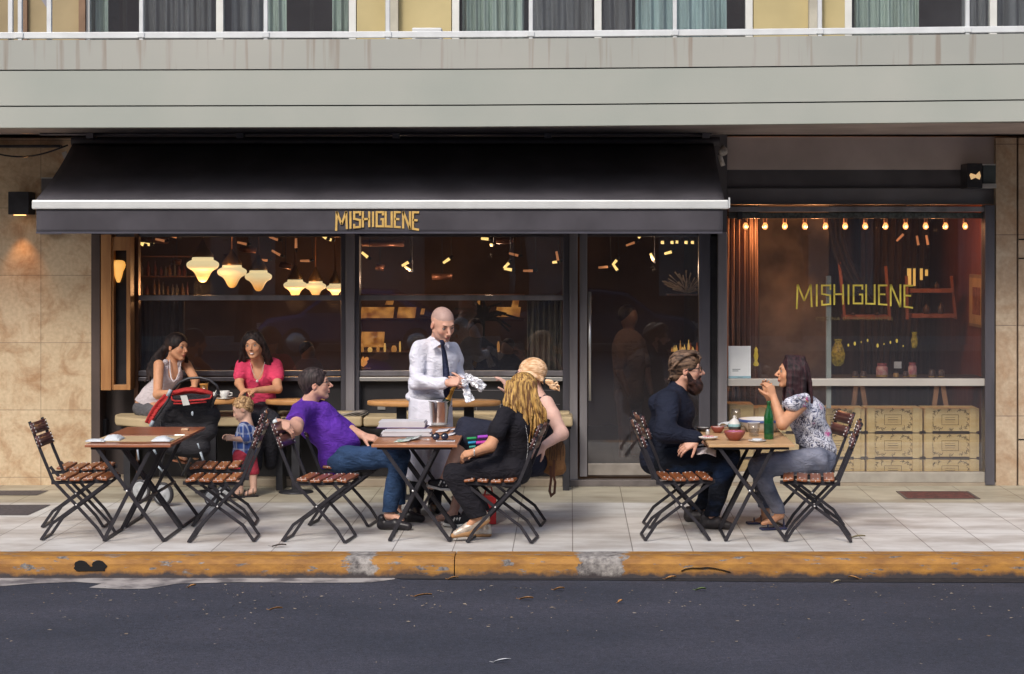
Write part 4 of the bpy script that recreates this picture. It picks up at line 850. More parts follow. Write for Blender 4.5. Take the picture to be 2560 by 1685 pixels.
def crate(px0, px1, y0, y1, d, label, pr=True, seed=0, slx=(0.0, 0.78)):
    x0, x1, z1, z0 = wx(px0, d), wx(px1, d), wz(y0, d), wz(y1, d)
    t = thing('wooden_crate', label, 'crate', ((x0 + x1) / 2, d + 0.18, z0), world=True, group='printed pine crates stacked in the display window')
    MB().box(x0, d, z0 + 0.012, x1, d + 0.34, z1 - 0.012).build('body', cw, t, bevel=0.003)
    w_ = x1 - x0; g = MB()
    for u in slx: g.box(x0 + w_ * u + 0.01, d - 0.022, z0 + 0.001, x0 + w_ * u + 0.075, d - 0.0005, z1 - 0.001)
    g.build('battens', cw, t, bevel=0.002)
    if pr: 
        g = MB(); swirl(g, x0 + w_ * 0.47, (z0 + z1) / 2, w_ * 0.80, (z1 - z0) * 1.05, d - 0.001, seed); g.build('print', cprint, t)
rows = [(1018, 1081, 'top'), (1083, 1145, 'middle'), (1147, 1205, 'bottom')]
cols = [(2022, 2162, 'left'), (2167, 2306, 'centre'), (2311, 2448, 'right')]
for j, (a, b2, cn) in enumerate(cols):
    for i, (y0, y1, rn) in enumerate(rows):
        crate(a, b2, y0, y1, 18.52 if True else 0, f'pine crate with a printed label, {rn} of the {cn} stack in the display window', True, seed=j * 3 + i, slx=(0.0, 0.80) if j else (0.0, 0.78))
for i, (y0, y1, rn) in enumerate([(1008, 1081, 'top'), (1083, 1145, 'middle'), (1147, 1205, 'bottom')]):
    crate(1822, 1884, y0, y1, 18.50, f'plain pale crate, {rn} of the narrow stack by the door post', False, slx=(0.0,))
    crate(1886, 2016, y0 + 9 if i == 0 else y0, y1, 18.55, f'pine crate, {rn} of the stack behind the right hand table', False, slx=(0.05, 0.45))
# counter on trestles with jars
tr = thing('trestle_counter', 'dark counter on slanting wooden trestle legs behind the crates', 'counter', tuple(W(2250, 1020, 19.0)), world=True)
MB().pbox(2085, 944, 2460, 951, 18.75, 19.2).build('top', mat('counter_top', (0.05, .04, .035), .5), tr)
tw = mat('trestle_wood', (0.30, 0.16, 0.08), 0.6, var=0.2, vs=3)
for (a, b2) in (((2141, 968), (2124, 1034)), ((2153, 968), (2176, 1034)), ((2343, 968), (2325, 1034)), ((2355, 968), (2378, 1034))):
    MB().bar([W(a[0], a[1] - 14, 18.88), W(b2[0], b2[1] + 60, 18.88)], 0.045, 0.03).build('leg', tw, tr)
jarm = [mat('jar_dark', (0.07, 0.045, 0.035), 0.3), mat('jar_pink', (0.35, 0.10, 0.12), 0.5, col2=(0.5, .35, .3), vs=20), mat('jar_gold', (0.35, 0.22, 0.07), 0.4)]
white_card = mat('card', (0.5, .5, .47), .7)
for k, (px, w_, h_, ty) in enumerate([(2138, 15, 16, 0), (2159, 16, 16, 0), (2205, 30, 36, 1), (2240, 14, 14, 2), (2264, 14, 16, 0), (2281, 22, 38, 1), (2330, 18, 20, 0), (2353, 18, 20, 0)]):
    c = W(px, 944.2, 18.85); r = w_ / 2 / sc(18.85); h = h_ / sc(18.85)
    t = thing('jar', {0: 'small dark jar with a gold band on the counter in the display window', 1: 'taller jar of pink sweets on the counter in the display window', 2: 'small gold jar below the white card on the display counter'}[ty], 'jar', tuple(c), world=True, group='jars on the display counter, ' + ['dark ones', 'pink ones', 'gold one'][ty])
    MB().lathe([(r * .9, 0), (r, h * .1), (r, h * .7), (r * .75, h * .82)], c, 14).build('body', jarm[ty], t)
    MB().lathe([(r * .78, h * .82), (r * .8, h), (0, h)], c, 14).build('lid', jarm[0] if ty != 1 else mat('lid_red', (0.20, .05, .06), .4), t)
    MB().lathe([(r * 1.02, h * .08), (r * 1.02, h * .22)], c, 14).build('band', jarm[2], t)
o = MB().pbox(2235, 904, 2254, 921, 18.8, 18.805).build('price_card', white_card); tag(o, 'small white card standing among the jars in the display window', 'card')
MB().pbox(2243, 921, 2246, 944, 18.801, 18.806).build('stick', white_card, o) if False else None
yg = mat('yellow_glass', (0.5, 0.42, 0.05), 0.2, emit=(0.50, 0.36, 0.04), estr=0.16, var=0.4, vs=30, col2=(.06, .05, .01))  # weak emission put in for light caught by the glass
o = MB().lathe([(0.03, 0), (.06, .03), (.075, .12), (.05, .2), (.03, .24), (.045, .27)], W(2095, 915, 19.4), 14).build('glass_vase', yg); tag(o, 'yellow glass vase with an added glow beside the pale glass edge in the display', 'vase')
o = MB().lathe([(0.02, 0), (.03, .02), (.012, .05), (.025, .10), (.014, .14), (.02, .16), (0, .19)], W(1890, 915, 18.7), 12).build('gold_figurine', mat('gold_glow', (.5, .4, .06), .4, emit=(.6, .42, .04), estr=.5)); tag(o, 'small gold figurine just right of the paper notice', 'figurine')  # light on the gold is put into the material as emission
for k in range(11):
    px = 2096 + k * 18 + (k * 7 % 9); py = 850 + (k * 13 % 17)
    o = MB().ball(W(px, py, 20.0), 0.006 + 0.003 * (k % 3), 8, 6, (1, 1, 1.8)).build('fairy_light', mat('fairy_glow', (.6, .5, .1), .5, var=0, emit=(0.75, 0.55, 0.08), estr=0.8)); tag(o, 'tiny yellow light in the string at mid height of the display window', 'light', 'string of tiny yellow lights')
o = MB().lathe([(0.02, 0), (.03, .03), (.035, .08), (.02, .13), (.03, .16)], W(2286, 870, 19.2), 10).build('glass_vase', yg); tag(o, 'narrow yellow glass hanging at mid right of the display window', 'vase')
# ladder shelves
lw_ = mat('shelf_red_wood', (0.30, 0.11, 0.06), 0.5, var=0.2, vs=3, stretch=(4, 1, 1))
def ladder(label, xs, ys, y_top, y_bot, items):
    d = 19.5; t = thing('ladder_shelf', label, 'shelf', tuple(W((xs[0] + xs[1]) / 2, y_bot, d)), world=True)
    for a in xs: MB().bar([W(a[0], y_top, d), W(a[1], y_bot, d + 0.0)], 0.03, 0.03).build('upright', lw_, t)
    for (a, b2, y) in ys: MB().pbox(a, y, b2, y + 10, d - 0.06, d + 0.2).build('shelf_board', lw_, t, bevel=.003)
    return t
def ladder(label, ups, boards, d):
    t = thing('ladder_shelf', label, 'shelf', tuple(W(boards[0][0], boards[-1][2], d)), world=True)
    for (a, b2, c3, e3) in ups: MB().bar([W(a, b2, d), W(c3, e3, d)], 0.028, 0.03).build('upright', lw_, t)
    for (a, b2, y) in boards: MB().pbox(a, y, b2, y + 10, d - 0.06, d + 0.2).build('shelf_board', lw_, t, bevel=.003)
ladder('reddish ladder shelf with two boards at the right of the display', [(2378, 690, 2389, 798), (2266, 690, 2268, 798)], [(2276, 2384, 722), (2281, 2388, 785)], 19.5)
ladder('reddish ladder shelf with one board below the window lettering', [(2098, 655, 2112, 800), (2214, 665, 2224, 800)], [(2112, 2222, 788)], 19.6)
for k, (px, py, w_, h_) in enumerate([(2342, 722, 14, 18), (2316, 785, 20, 26), (2352, 785, 18, 30), (2133, 788, 12, 8), (2192, 788, 14, 8)]):
    c = W(px, py, 19.5); r = w_ / 2 / sc(19.5); h = h_ / sc(19.5)
    o = MB().lathe([(r * .6, 0), (r, h * .3), (r * .9, h * .6), (r * .3, h * .8), (r * .35, h)], c, 12).build('clay_pot', jarm[0]); tag(o, ['small pot on the upper board of the right ladder shelf', 'left dark pot on the lower board of the right ladder shelf', 'right dark pot on the lower board of the right ladder shelf', 'left flat pot on the ladder shelf under the lettering', 'right flat pot on the ladder shelf under the lettering'][k], 'pot')
t = thing('shelf_lamp', 'row of upright yellow glass tubes above the right ladder shelf', 'lamp', tuple(W(2290, 715, 19.8)), world=True)
for (a, b2, c3, e3) in ((2269, 671, 2278, 712), (2284, 671, 2289, 715), (2301, 671, 2307, 700), (2314, 674, 2320, 690)): MB().pbox(a, b2, c3, e3, 19.8, 19.83).build('tube', mat('tube_glow', (.7, .5, .2), .4, var=0, emit=(0.80, 0.50, 0.12), estr=0.8), t)
MB().pbox(2262, 668, 2325, 671, 19.78, 19.86).build('holder', blackm, t)
pf = thing('framed_picture', 'framed picture with an orange brown panel on the red side wall', 'picture', tuple(W(2445, 815, 18.7)), world=True)
xx = wx(2463, DF) + 0.095
MB().box(xx - 0.03, 18.55, wz(822, 18.6), xx, 19.3, wz(688, 18.6)).build('frame', mat('light_frame', (0.30, 0.20, 0.10), .5), pf, bevel=.004)
g = MB(); g.box(xx - 0.034, 18.58, wz(814, 18.6), xx - 0.0305, 19.27, wz(697, 18.6)); g.build('mount', mat('mount', (0.50, 0.34, 0.15), .6), pf)
g = MB(); g.box(xx - 0.038, 18.75, wz(790, 18.6), xx - 0.0345, 19.10, wz(720, 18.6)); g.build('image', mat('picture_image', (0.25, 0.10, 0.05), .6, var=.4, vs=12), pf)
# ================================================================ bench and bar tables along the window
cream = mat('cream_cushion', (0.42, 0.33, 0.20), 0.75, var=0.12, vs=3, bump=0.1, bs=30)
bn = thing('window_bench', 'long cream cushioned bench under the cafe windows', 'bench', (wx(900, 18), 18.0, 0.0), world=True)
def cush(px0, px1, y0, y1, d0, d1, name='cushion'): return MB().pbox(px0, y0, px1, y1, d0, d1).build(name, cream, bn, bevel=0.022, seg=3)
cush(330, 905, 1042, 1067, 17.72, 18.12); cush(908, 1432, 1042, 1067, 17.72, 18.12)
cush(1000, 1425, 1030, 1041, 17.95, 18.12, 'back_cushion'); cush(420, 905, 1030, 1041, 17.95, 18.12, 'back_cushion')
g = MB(); g.prism([(wx(284, 17.9), 17.95), (wx(292, 17.8), 17.75), (wx(385, 17.4), 17.40), (wx(420, 17.7), 17.72), (wx(420, 18), 18.1), (wx(300, 18.1), 18.1)], wz(1065, 17.7), wz(1042, 17.7), 'z'); g.build('corner_cushion', cream, bn, bevel=0.02, seg=3)
MB().pbox(300, 1067.5, 1428, 1072, 17.78, 18.1).build('seat_board', blackm, bn)
for px in (320, 700, 1080, 1415): MB().box(wx(px, 17.9) - .03, 17.85, 0.0, wx(px, 17.9) + .03, 18.1, wz(1072, 17.9)).build('leg', blackm, bn)
tabw = mat('bar_top_wood', (0.40, 0.19, 0.07), 0.35, col2=(0.52, 0.27, 0.10), vs=4, stretch=(0.6, 5, 5))
def bar_table(label, px0, px1, y, d, legs, ry=0.3):
    x0, x1 = wx(px0, d), wx(px1, d); z = wz(y, d); cx = (x0 + x1) / 2; rx = (x1 - x0) / 2
    t = thing('bar_table', label, 'table', (cx, d, 0), world=True)
    MB().lathe([(0.0, -0.045), (0.97, -0.045), (1.0, -0.035), (1.0, -0.006), (0.985, 0.0), (0.0, 0.0)], (cx, d, z), 48, sx=rx, sy=ry).build('top', tabw, t)
    for a, b2 in legs: MB().box(wx(a, d), d - .03, 0.02, wx(b2, d), d + .03, z - .0455).build('leg', blackm, t); MB().lathe([(.16, 0), (.16, .012), (.03, .03), (0, .03)], (wx((a + b2) / 2, d), d, 0), 20).build('foot', blackm, t)
    return t
bar_table('oval wooden bar table behind the waiter', 918, 1252, 1001, 17.35, [(992, 1016), (1160, 1185)], 0.22)
bar_table('round wooden bar table in front of the woman in pink', 664, 812, 998, 17.72, [(730, 750)], 0.16)
bar_table('wooden bar table behind the stroller with two cups on it', 458, 608, 996, 17.72, [(521, 541)], 0.16)
TZ = wz(996, 17.72)
def on_bar(px, d=17.64): return Vector((wx(px, d), d, TZ + 0.001))
orange_juice = mat('orange_drink', (0.55, 0.25, 0.06), 0.3, var=0.1)
t = thing('drink_glass', 'glass of orange drink on the table by the stroller', 'glass', tuple(on_bar(510)))
MB().lathe([(.034, 0), (.044, .15), (.040, .15), (.030, .006)], (0, 0, 0), 18).build('tumbler', glass_mat('clear_glass', (.95, .95, .95), 1.2), t)
MB().lathe([(.0295, .008), (.0395, .142), (0, .142)], (0, 0, 0), 18).build('drink', orange_juice, t)
whc = mat('white_china', (0.62, 0.61, 0.58), 0.3, var=0.04)
t = thing('coffee_cup', 'white coffee cup on a saucer in front of the woman in pink', 'cup', tuple(on_bar(561)))
MB().lathe([(.025, .008), (.04, .03), (.048, .075), (.044, .075), (.036, .03), (.0, .012)], (0, 0, 0), 20).build('cup', whc, t)
MB().tube([(.045, 0, .06), (.07, 0, .055), (.07, 0, .035), (.04, 0, .028)], .006, 8).build('handle', whc, t)
MB().lathe([(.03, 0), (.075, .008), (.078, .011), (.0, .006)], (0, 0, 0), 24).build('saucer', whc, t)
o = MB(); o.M = Matrix.Translation(on_bar(532, 17.62)) @ Matrix.Rotation(R(20), 4, 'Z')
o.sheet(lambda u, v: ((u - .5) * .09, (v - .5) * .06, .02 + .035 * abs(math.sin(5 * u + 3 * v)) + .03 * u * v), 8, 8); o = o.build('paper_napkin', whc, solid=.003); tag(o, 'crumpled white napkin beside the orange drink', 'napkin')
paperm = mat('newsprint', (0.33, 0.29, 0.25), 0.85, var=0.3, vs=25)
pb = MB()
for k in range(4): pb.sheet(lambda u, v, k=k: (wx(850 + 68 * u - k * 3, 17.9), 17.78 + .25 * v, wz(1041 - k * 2.2 - 8 * u * u, 17.9) + .006 * math.sin(7 * u + k)), 10, 4)
tag(pb.build('newspaper', paperm, solid=.003), 'folded newspaper lying on the cream bench left of the waiter', 'newspaper')

# dim sideboard with plants and glasses beyond the door, hanging ducts over the left room
sbd = thing('sideboard', 'cluttered sideboard with self-glowing bottles seen through the right part of the door', 'sideboard', tuple(W(1705, 900, 20.8)), world=True)
MB().pbox(1672, 880, 1762, 886, 20.6, 21.0).build('top', mat('hatch_board', (0.08, 0.035, 0.02), .6), sbd)
MB().pbox(1676, 886, 1758, 1040, 20.65, 21.0).build('cupboard', mat('cupboard', (.10, .055, .04), .7, var=.3), sbd)
MB().pbox(1668, 735, 1762, 739, 20.7, 21.0).build('shelf_board', mat('hatch_board', (0.08, 0.035, 0.02), .6), sbd)
wl = [mat('warm_ware', (0.5, 0.3, 0.12), .5, var=.2, emit=(0.9, 0.4, 0.1), estr=0.35), mat('amber_ware', (0.5, 0.25, 0.06), .3, emit=(0.9, 0.55, 0.15), estr=0.6), mat('red_ware', (.3, .1, .05), .5, emit=(.7, .16, .05), estr=.25)]  # bottles glow by emission in place of lamp light
rg = random.Random(31)
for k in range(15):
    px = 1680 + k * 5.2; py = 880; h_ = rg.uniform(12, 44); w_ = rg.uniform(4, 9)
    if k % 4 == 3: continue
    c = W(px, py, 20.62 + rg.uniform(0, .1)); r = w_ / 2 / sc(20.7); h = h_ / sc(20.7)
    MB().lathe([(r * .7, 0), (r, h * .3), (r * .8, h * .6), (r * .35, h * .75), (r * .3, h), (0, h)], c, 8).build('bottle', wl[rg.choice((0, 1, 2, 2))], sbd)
g = MB()
for k in range(46):
    a = rg.uniform(-1.3, 1.3); L_ = rg.uniform(.08, .26); c = W(1718 + rg.uniform(-6, 6), 733, 20.75); g.tube([c, c + Vector((math.sin(a) * L_ * .6, rg.uniform(-.03, .03), math.cos(a) * L_ * .6)), c + Vector((math.sin(a * 1.3) * L_, rg.uniform(-.05, .05), math.cos(a) * L_))], [.004, .003, .009], 5)
g.build('dried_branches', mat('dried_branches', (.30, .24, .18), .8, var=.3), sbd)
for k, (x0, y0, x1, y1) in enumerate(((352, 596, 420, 604), (430, 650, 452, 658), (560, 640, 596, 650), (700, 660, 728, 668), (905, 606, 1010, 611), (940, 664, 960, 672), (1240, 600, 1290, 604), (600, 620, 640, 628), (1080, 690, 1130, 694))):
    d_ = 21.0 + .2 * (k % 3); t = thing('ceiling_duct', ['long', 'short', 'slim'][k % 3] + ' dim copper duct under the dark ceiling seen in the ' + ('left' if x0 < 850 else 'middle') + ' window', 'duct', tuple(W((x0 + x1) / 2, y1, d_)), world=True, group='dim ceiling ducts ' + ['long', 'short', 'slim'][k % 3] + (' left' if x0 < 850 else ' middle'))
    MB().tube([W(x0, y0 + 2, d_), W(x1, y1 - 2, d_)], .035, 10).build('pipe', mat('dim_copper', (.20, .085, .05), .4, metal=.5, var=.3), t); MB().box(wx((x0 + x1) / 2, d_) - .005, d_, wz(y0, d_), wx((x0 + x1) / 2, d_) + .005, d_ + .01, 3.2).build('hanger', blackm, t)

t = thing('potted_palm', 'dark spiky palm inside the middle window in front of the glowing hatch', 'plant', tuple(W(1205, 880, 20.9)), world=True)
rg = random.Random(77); g = MB()
for k in range(34):
    a = rg.uniform(-2.2, 2.2); L_ = rg.uniform(.16, .36); c = W(1208 + rg.uniform(-10, 10), 800, 20.9); e = c + Vector((math.sin(a) * L_, rg.uniform(-.1, .1), math.cos(a) * L_ * .8)); m_ = (c + e) / 2 + Vector((0, 0, .06))
    g.bar([c, m_, e], .022, .003, (0, 1, 0))
g.build('leaves', mat('dark_leaf_green', (.012, .018, .010), .6, var=.3), t)
MB().tube([W(1208, 881, 20.9), W(1208, 800, 20.9)], .02, 8).build('stem', mat('dark_leaf_green', (.012, .018, .010), .6), t)
MB().lathe([(.06, 0), (.09, .12), (.0, .12)], W(1208, 884, 20.9), 14).build('pot', blackm, t)
# ================================================================ folding chairs and tables
slatw = mat('varnished_slat', (0.17, 0.048, 0.018), 0.36, col2=(0.30, 0.10, 0.032), vs=3, stretch=(9, 1.5, 6), bump=0.0, lo=.2, hi=.8, spec=0.6)
slatd = mat('dark_slat', (0.060, 0.022, 0.022), 0.28, col2=(0.115, 0.045, 0.04), vs=3, stretch=(9, 1.5, 6), spec=0.6)
studm = mat('steel_stud', (0.75, 0.72, 0.70), 0.25, metal=0.6, var=0)
barm = mat('chair_black', (0.032, 0.030, 0.036), 0.42, metal=0.2, var=0.2, vs=12)
YS = 0.18
def make_chair(name, label, back=True):
    t = thing(name, label, 'chair', (0, 0, 0), group='folding wooden slat chairs at the pavement tables')
    for s in (-1, 1):
        y = s * YS; f = [(-0.235, y, 0.47), (-0.06, y, 0.285), (0.105, y, 0.105), (0.165, y, 0.012)]
        if back: f = [(-0.415, y, 0.925), (-0.33, y, 0.70)] + f
        else: f = [(-0.26, y, 0.50)] + f
        g = MB(); g.bar(f, 0.024, 0.009); g.build('long_leg', barm, t, bevel=0.0015, seg=1)
        y2 = s * (YS - 0.022); g = MB(); g.bar([(0.185, y2, 0.455), (-0.04, y2, 0.285), (-0.245, y2, 0.135), (-0.33, y2, 0.012)], 0.024, 0.009); g.build('short_leg', barm, t, bevel=0.0015, seg=1)
        g = MB(); g.bar([(-0.25, s * (YS - 0.01), 0.452), (0.21, s * (YS - 0.01), 0.462)], 0.028, 0.008); g.build('seat_rail', barm, t, bevel=0.0015, seg=1)
        MB().tube([(-0.055, y - 0.006 * s, 0.282), (-0.055, y + 0.008 * s, 0.282)], 0.007, 8).build('pivot', studm, t)
    g = MB(); g.bar([(0.165, -YS, 0.012), (0.165, YS, 0.012)], 0.022, 0.010, (0, 0, 1)); g.build('foot_bar', barm, t)
    g = MB(); g.bar([(-0.33, -YS + .022, 0.012), (-0.33, YS - .022, 0.012)], 0.022, 0.010, (0, 0, 1)); g.build('foot_bar', barm, t)
    st = MB(); sl = MB()
    for i, (x, z, a) in enumerate(((-0.165, 0.478, 4), (-0.062, 0.470, 0), (0.041, 0.474, -5), (0.146, 0.476, 8))):
        m = Matrix.Translation((x, 0, z + 0.008)) @ Matrix.Rotation(R(a), 4, 'Y'); sl.M = m; sl.box(-0.041, -0.205, -0.011, 0.041, 0.205, 0.011)
        st.M = m
        for yy in (-0.165, 0.165):
            for xx_ in (-0.018, 0.018): st.ball((xx_, yy, 0.0115), 0.0065, 8, 5, (1, 1, .7)); 
        for yy in (-0.206, 0.206): st.ball((0.0, yy, 0), 0.0045, 6, 4)
    se = sl.build('seat', slatw, t, bevel=0.007, seg=2); st.build('studs', studm, se)
    if back:
        sl = MB(); st = MB()
        ang = -R(20.0)
        for (x, z) in ((-0.393, 0.868), (-0.352, 0.768)):
            m = Matrix.Translation((x, 0, z)) @ Matrix.Rotation(ang, 4, 'Y'); sl.M = m; st.M = m
            sl.sheet(lambda u, v: (0.010 - 0.018 * (1 - (2 * u - 1) ** 2), -0.2 + 0.4 * u, -0.046 + 0.092 * v), 10, 1)
            for yy in (-0.18, 0.18):
                for zz in (-0.028, 0.0, 0.028):
                    for sx in (-1, 1): st.ball((0.007 + sx * 0.0115, yy + (0.008 if zz == 0 else 0) * (1 if yy > 0 else -1), zz), 0.0068, 8, 5)
        b_ = sl.build('backrest', slatd, t, solid=0.018); st.build('studs', studm, b_)
    return t
ch0 = make_chair('folding_chair', 'empty folding chair standing alone nearest the left edge, facing the left tables')
ch0.location = (-3.755, 14.99, 0); ch0.rotation_euler.z = R(0.5)
place = [(-2.765, 14.90, 182, 'empty folding chair right of the left tables, nearer the kerb'),
         (-2.905, 15.74, 184, 'empty folding chair right of the left tables, nearer the toddler'),
         (-1.865, 14.88, -7, 'empty folding chair under the hand of the man in purple'),
         (-1.775, 15.72, -7, 'folding chair the man in purple sits on'),
         (-0.600, 14.87, 172, 'folding chair the woman in the black dress sits on'),
         (-0.550, 15.72, 174, 'folding chair the blonde woman sits on, a brown bag hung from it'),
         (0.900, 14.98, 4, 'empty folding chair nearer the kerb in front of the bearded man'),
         (0.950, 15.64, 8, 'folding chair the bearded man sits on'),
         (1.845, 14.92, 173, 'empty folding chair at the right end nearer the kerb'),
         (1.870, 15.70, 191, 'folding chair the woman in the flowered blouse sits on')]
for x, y, rz, lb in place: dup(ch0, (x, y, 0), R(rz), lb)
ch1 = make_chair('folding_chair', 'folding seat without a backrest behind the leftmost chair', back=False)
ch1.location = (-3.935, 15.66, 0); ch1.rotation_euler.z = R(2)
topw = mat('table_mahogany', (0.20, 0.062, 0.032), 0.30, col2=(0.33, 0.12, 0.06), vs=3, stretch=(1.2, 14, 3), spec=0.6)
topo = mat('table_oak', (0.46, 0.27, 0.13), 0.35, col2=(0.56, 0.36, 0.19), vs=3, stretch=(1.2, 14, 3), spec=0.5)
topr = mat('table_orange', (0.30, 0.11, 0.05), 0.28, col2=(0.44, 0.19, 0.09), vs=3, stretch=(1.2, 14, 3), spec=0.6)
TT = 0.755
def make_table(label, x, y, m, flip=False):
    t = thing('folding_table', label, 'table', (x, y, 0), group='square folding tables on the pavement')
    g = MB(); hw, hd = 0.33, 0.352
    for i in range(6): a = -hd + i * 2 * hd / 6; g.box(-hw, a + 0.0008, TT - 0.022, hw, a + 2 * hd / 6 - 0.0008, TT)
    g.build('top', m, t, bevel=0.003)
    g = MB(); g.box(-hw + .04, -hd + .03, TT - .042, hw - .04, -hd + .055, TT - .0225); g.box(-hw + .04, hd - .055, TT - .042, hw - .04, hd - .03, TT - .0225); g.build('batten', barm, t)
    for s in (-1, 1):
        ya = s * (hd - 0.035); yb = s * (hd - 0.055)
        g = MB(); g.bar([(-0.245, ya, TT - 0.03), (0.27, ya, 0.012)], 0.028, 0.012); g.build('leg', barm, t, bevel=0.0015, seg=1)
        g = MB(); g.bar([(0.17, yb, TT - 0.03), (-0.195, yb, 0.012)], 0.028, 0.012); g.build('leg', barm, t, bevel=0.0015, seg=1)
        MB().tube([(-0.013, ya - .02 * s, 0.395), (-0.013, ya + .010 * s, 0.395)], 0.009, 8).build('pivot', studm, t)
    for xx_, yy in ((0.27, hd - .035), (-0.195, hd - .055)):
        g = MB(); g.bar([(xx_, -yy, 0.012), (xx_, yy, 0.012)], 0.022, 0.014, (0, 0, 1)); g.build('foot_bar', barm, t)
    g = MB(); g.bar([(0.08, -hd + .05, .30), (0.08, hd - .05, .30)], 0.018, 0.018, (0, 0, 1)); g.build('cross_bar', barm, t)
    return t
YA, YB = 15.085, 15.80
make_table('left hand table nearest the kerb, laid with napkins on a pale runner', -3.395, YA, topw)
make_table('bare mahogany table behind the laid table at the left', -3.395, YB, topw)
make_table('middle table nearest the kerb with sunglasses and a phone on it', -1.195, YA, topr)
make_table('middle table at the back that carries the ice bucket', -1.195, YB, topr)
make_table('right hand table nearest the kerb with a green bottle on it', 1.395, YA, topo)
make_table('right hand table at the back with the large white bowl', 1.395, YB, topo)
# ================================================================ things on the tables
def TD(py): return FL * (CH - TT) / (py - PY0)       # depth of a point of the table top seen at photo row py
def ON(px, py): d = TD(py); return Vector((wx(px, d), d, TT + 0.0012))
linen = mat('white_linen', (0.56, 0.58, 0.60), 0.8, var=0.06, vs=8, bump=0.2, bs=30)
runner = mat('pale_wood_runner', (0.50, 0.36, 0.21), 0.6, var=0.1, vs=4, stretch=(1, 8, 1))
g = MB(); g.sheet(lambda u, v: (-3.71 + 0.62 * u, TD(1105.5) + (TD(1091.5) - TD(1105.5)) * v, TT + 0.0045), 8, 3, smooth=False)
tag(g.build('table_runner', runner, solid=0.003), 'pale runner lying across the left hand table', 'table runner')
def napkin(label, px, py, w_, h_, hz, seed, rz=0):
    c = ON(px, py) + Vector((0, 0, 0.006)); s_ = sc(c.y); r = random.Random(seed); a, b2 = w_ / s_ / 2, h_; g = MB()
    t = thing('folded_napkin', label, 'napkin', tuple(c), rz)
    def f(u, v, k=0):
        x = (2 * u - 1) * a; y = (2 * v - 1) * b2; e = (1 - abs(2 * u - 1) ** 3) * (1 - abs(2 * v - 1) ** 3)
        return (x, y, hz * e * (0.75 + 0.35 * noise.noise((u * 3 + seed, v * 3, k))))
    g.sheet(f, 14, 10); g.build('cloth', linen, t, solid=0.003)
    g = MB(); g.sheet(lambda u, v: (f(u * .9, v * .8)[0] - a * .1, f(u, v * .8)[1] * .9, f(u * .9, v * .9)[2] * 1.05 + .004), 12, 8); g.build('fold', linen, t, solid=0.002); return t
napkin('flat white napkin at the left corner of the laid table', 243, 1104, 46, 0.08, 0.012, 1)
napkin('puffed white napkin on the laid table, second from the left', 286, 1101, 40, 0.11, 0.045, 2)
napkin('puffed white napkin at the right end of the laid table', 408, 1103, 46, 0.10, 0.034, 3)
cut = mat('cutlery_steel', (0.72, 0.72, 0.72), 0.25, metal=0.7, var=0.05)
def knife(label, px, py, L_, rz):
    c = ON(px, py) + Vector((0, 0, 0.010)); t = thing('table_knife', label, 'knife', tuple(c), rz)
    MB().bar([(-L_ * .5, 0, 0), (0, 0, 0.002)], 0.014, 0.003, (0, 0, 1)).build('blade', cut, t); MB().bar([(0.001, 0, 0.002), (L_ * .5, 0, .002)], 0.016, 0.008, (0, 0, 1)).build('handle', cut, t, bevel=.002)
knife('knife lying across the right napkin of the laid table', 436, 1092, 0.17, 0.02)
g = MB(); c = ON(463, 1076); g.box(c.x - .03, c.y - .03, c.z, c.x + .03, c.y + .03, c.z + .016); tag(g.build('table_number_block', mat('pale_block', (0.55, 0.36, 0.22), .5), bevel=.003), 'small pale wooden block at the back of the left tables', 'block')
# menus and papers on the middle tables
paper = mat('paper_white', (0.60, 0.59, 0.62), 0.6, var=0.05); purple = mat('purple_cover', (0.10, 0.05, 0.16), 0.5, var=.1)
def stack(label, name, cat, px0, px1, py, th, dep, n, cover, rz=0.0, seed=1, z0=0):
    d = TD(py); x0, x1 = wx(px0, d), wx(px1, d); cx = (x0 + x1) / 2; w_ = x1 - x0; r = random.Random(seed)
    t = thing(name, label, cat, (cx, d + dep / 2, TT + 0.001 + z0), rz)
    g = MB(); g.box(-w_ / 2, -dep / 2, 0, w_ / 2, dep / 2, th * .12); g.build('cover', cover, t, bevel=.001)
    g = MB()
    for i in range(n):
        o = r.uniform(-.008, .008); a = th * (.12 + .80 * i / n); b2 = th * (.12 + .80 * (i + 1) / n) - .0006; sk = .10 * i / n
        g.box(-w_ / 2 + .012 + o + sk * w_ * .4, -dep / 2 + .006 - o * .3, a + .0005, w_ / 2 - .01 + o, dep / 2 - .01, b2)
    g.build('pages', paper, t); return t
stack('lower folder of papers under the menus on the middle table', 'paper_folder', 'folder', 948, 1078, 1093, 0.048, 0.22, 5, mat('dark_cover', (0.05, .04, .06), .5), 0.02, 2)
stack('stack of white menus with purple covers beside the ice bucket', 'menu_stack', 'menus', 942, 1066, 1077, 0.062, 0.24, 7, purple, -0.03, 3, 0.018)
gcard = mat('green_print', (0.22, 0.36, 0.26), .6, col2=(0.6, .6, .6), vs=25, lo=.45, hi=.55)
def leaflet(label, px0, px1, py0, py1, m, name='leaflet', cat='leaflet', curl=0.01, th=.002):
    d0, d1 = TD(py1), TD(py0); g = MB()
    g.sheet(lambda u, v: (wx(px0 + (px1 - px0) * u, d0) + 0.02 * v, d0 + (d1 - d0) * v, TT + .003 + curl * u * u), 8, 3); o = g.build(name, m, solid=th); tag(o, label, cat); return o
leaflet('pale green leaflet at the front left of the middle table', 984, 1022, 1098, 1106, gcard)
leaflet('second green leaflet bent upward in the centre of the middle table', 1005, 1044, 1094, 1102, gcard, curl=.02)
leaflet('white paper slip behind the sunglasses on the middle table', 1116, 1134, 1082, 1090, paper)
leaflet('white receipt in front of the ice bucket', 1088, 1118, 1073, 1081, paper)
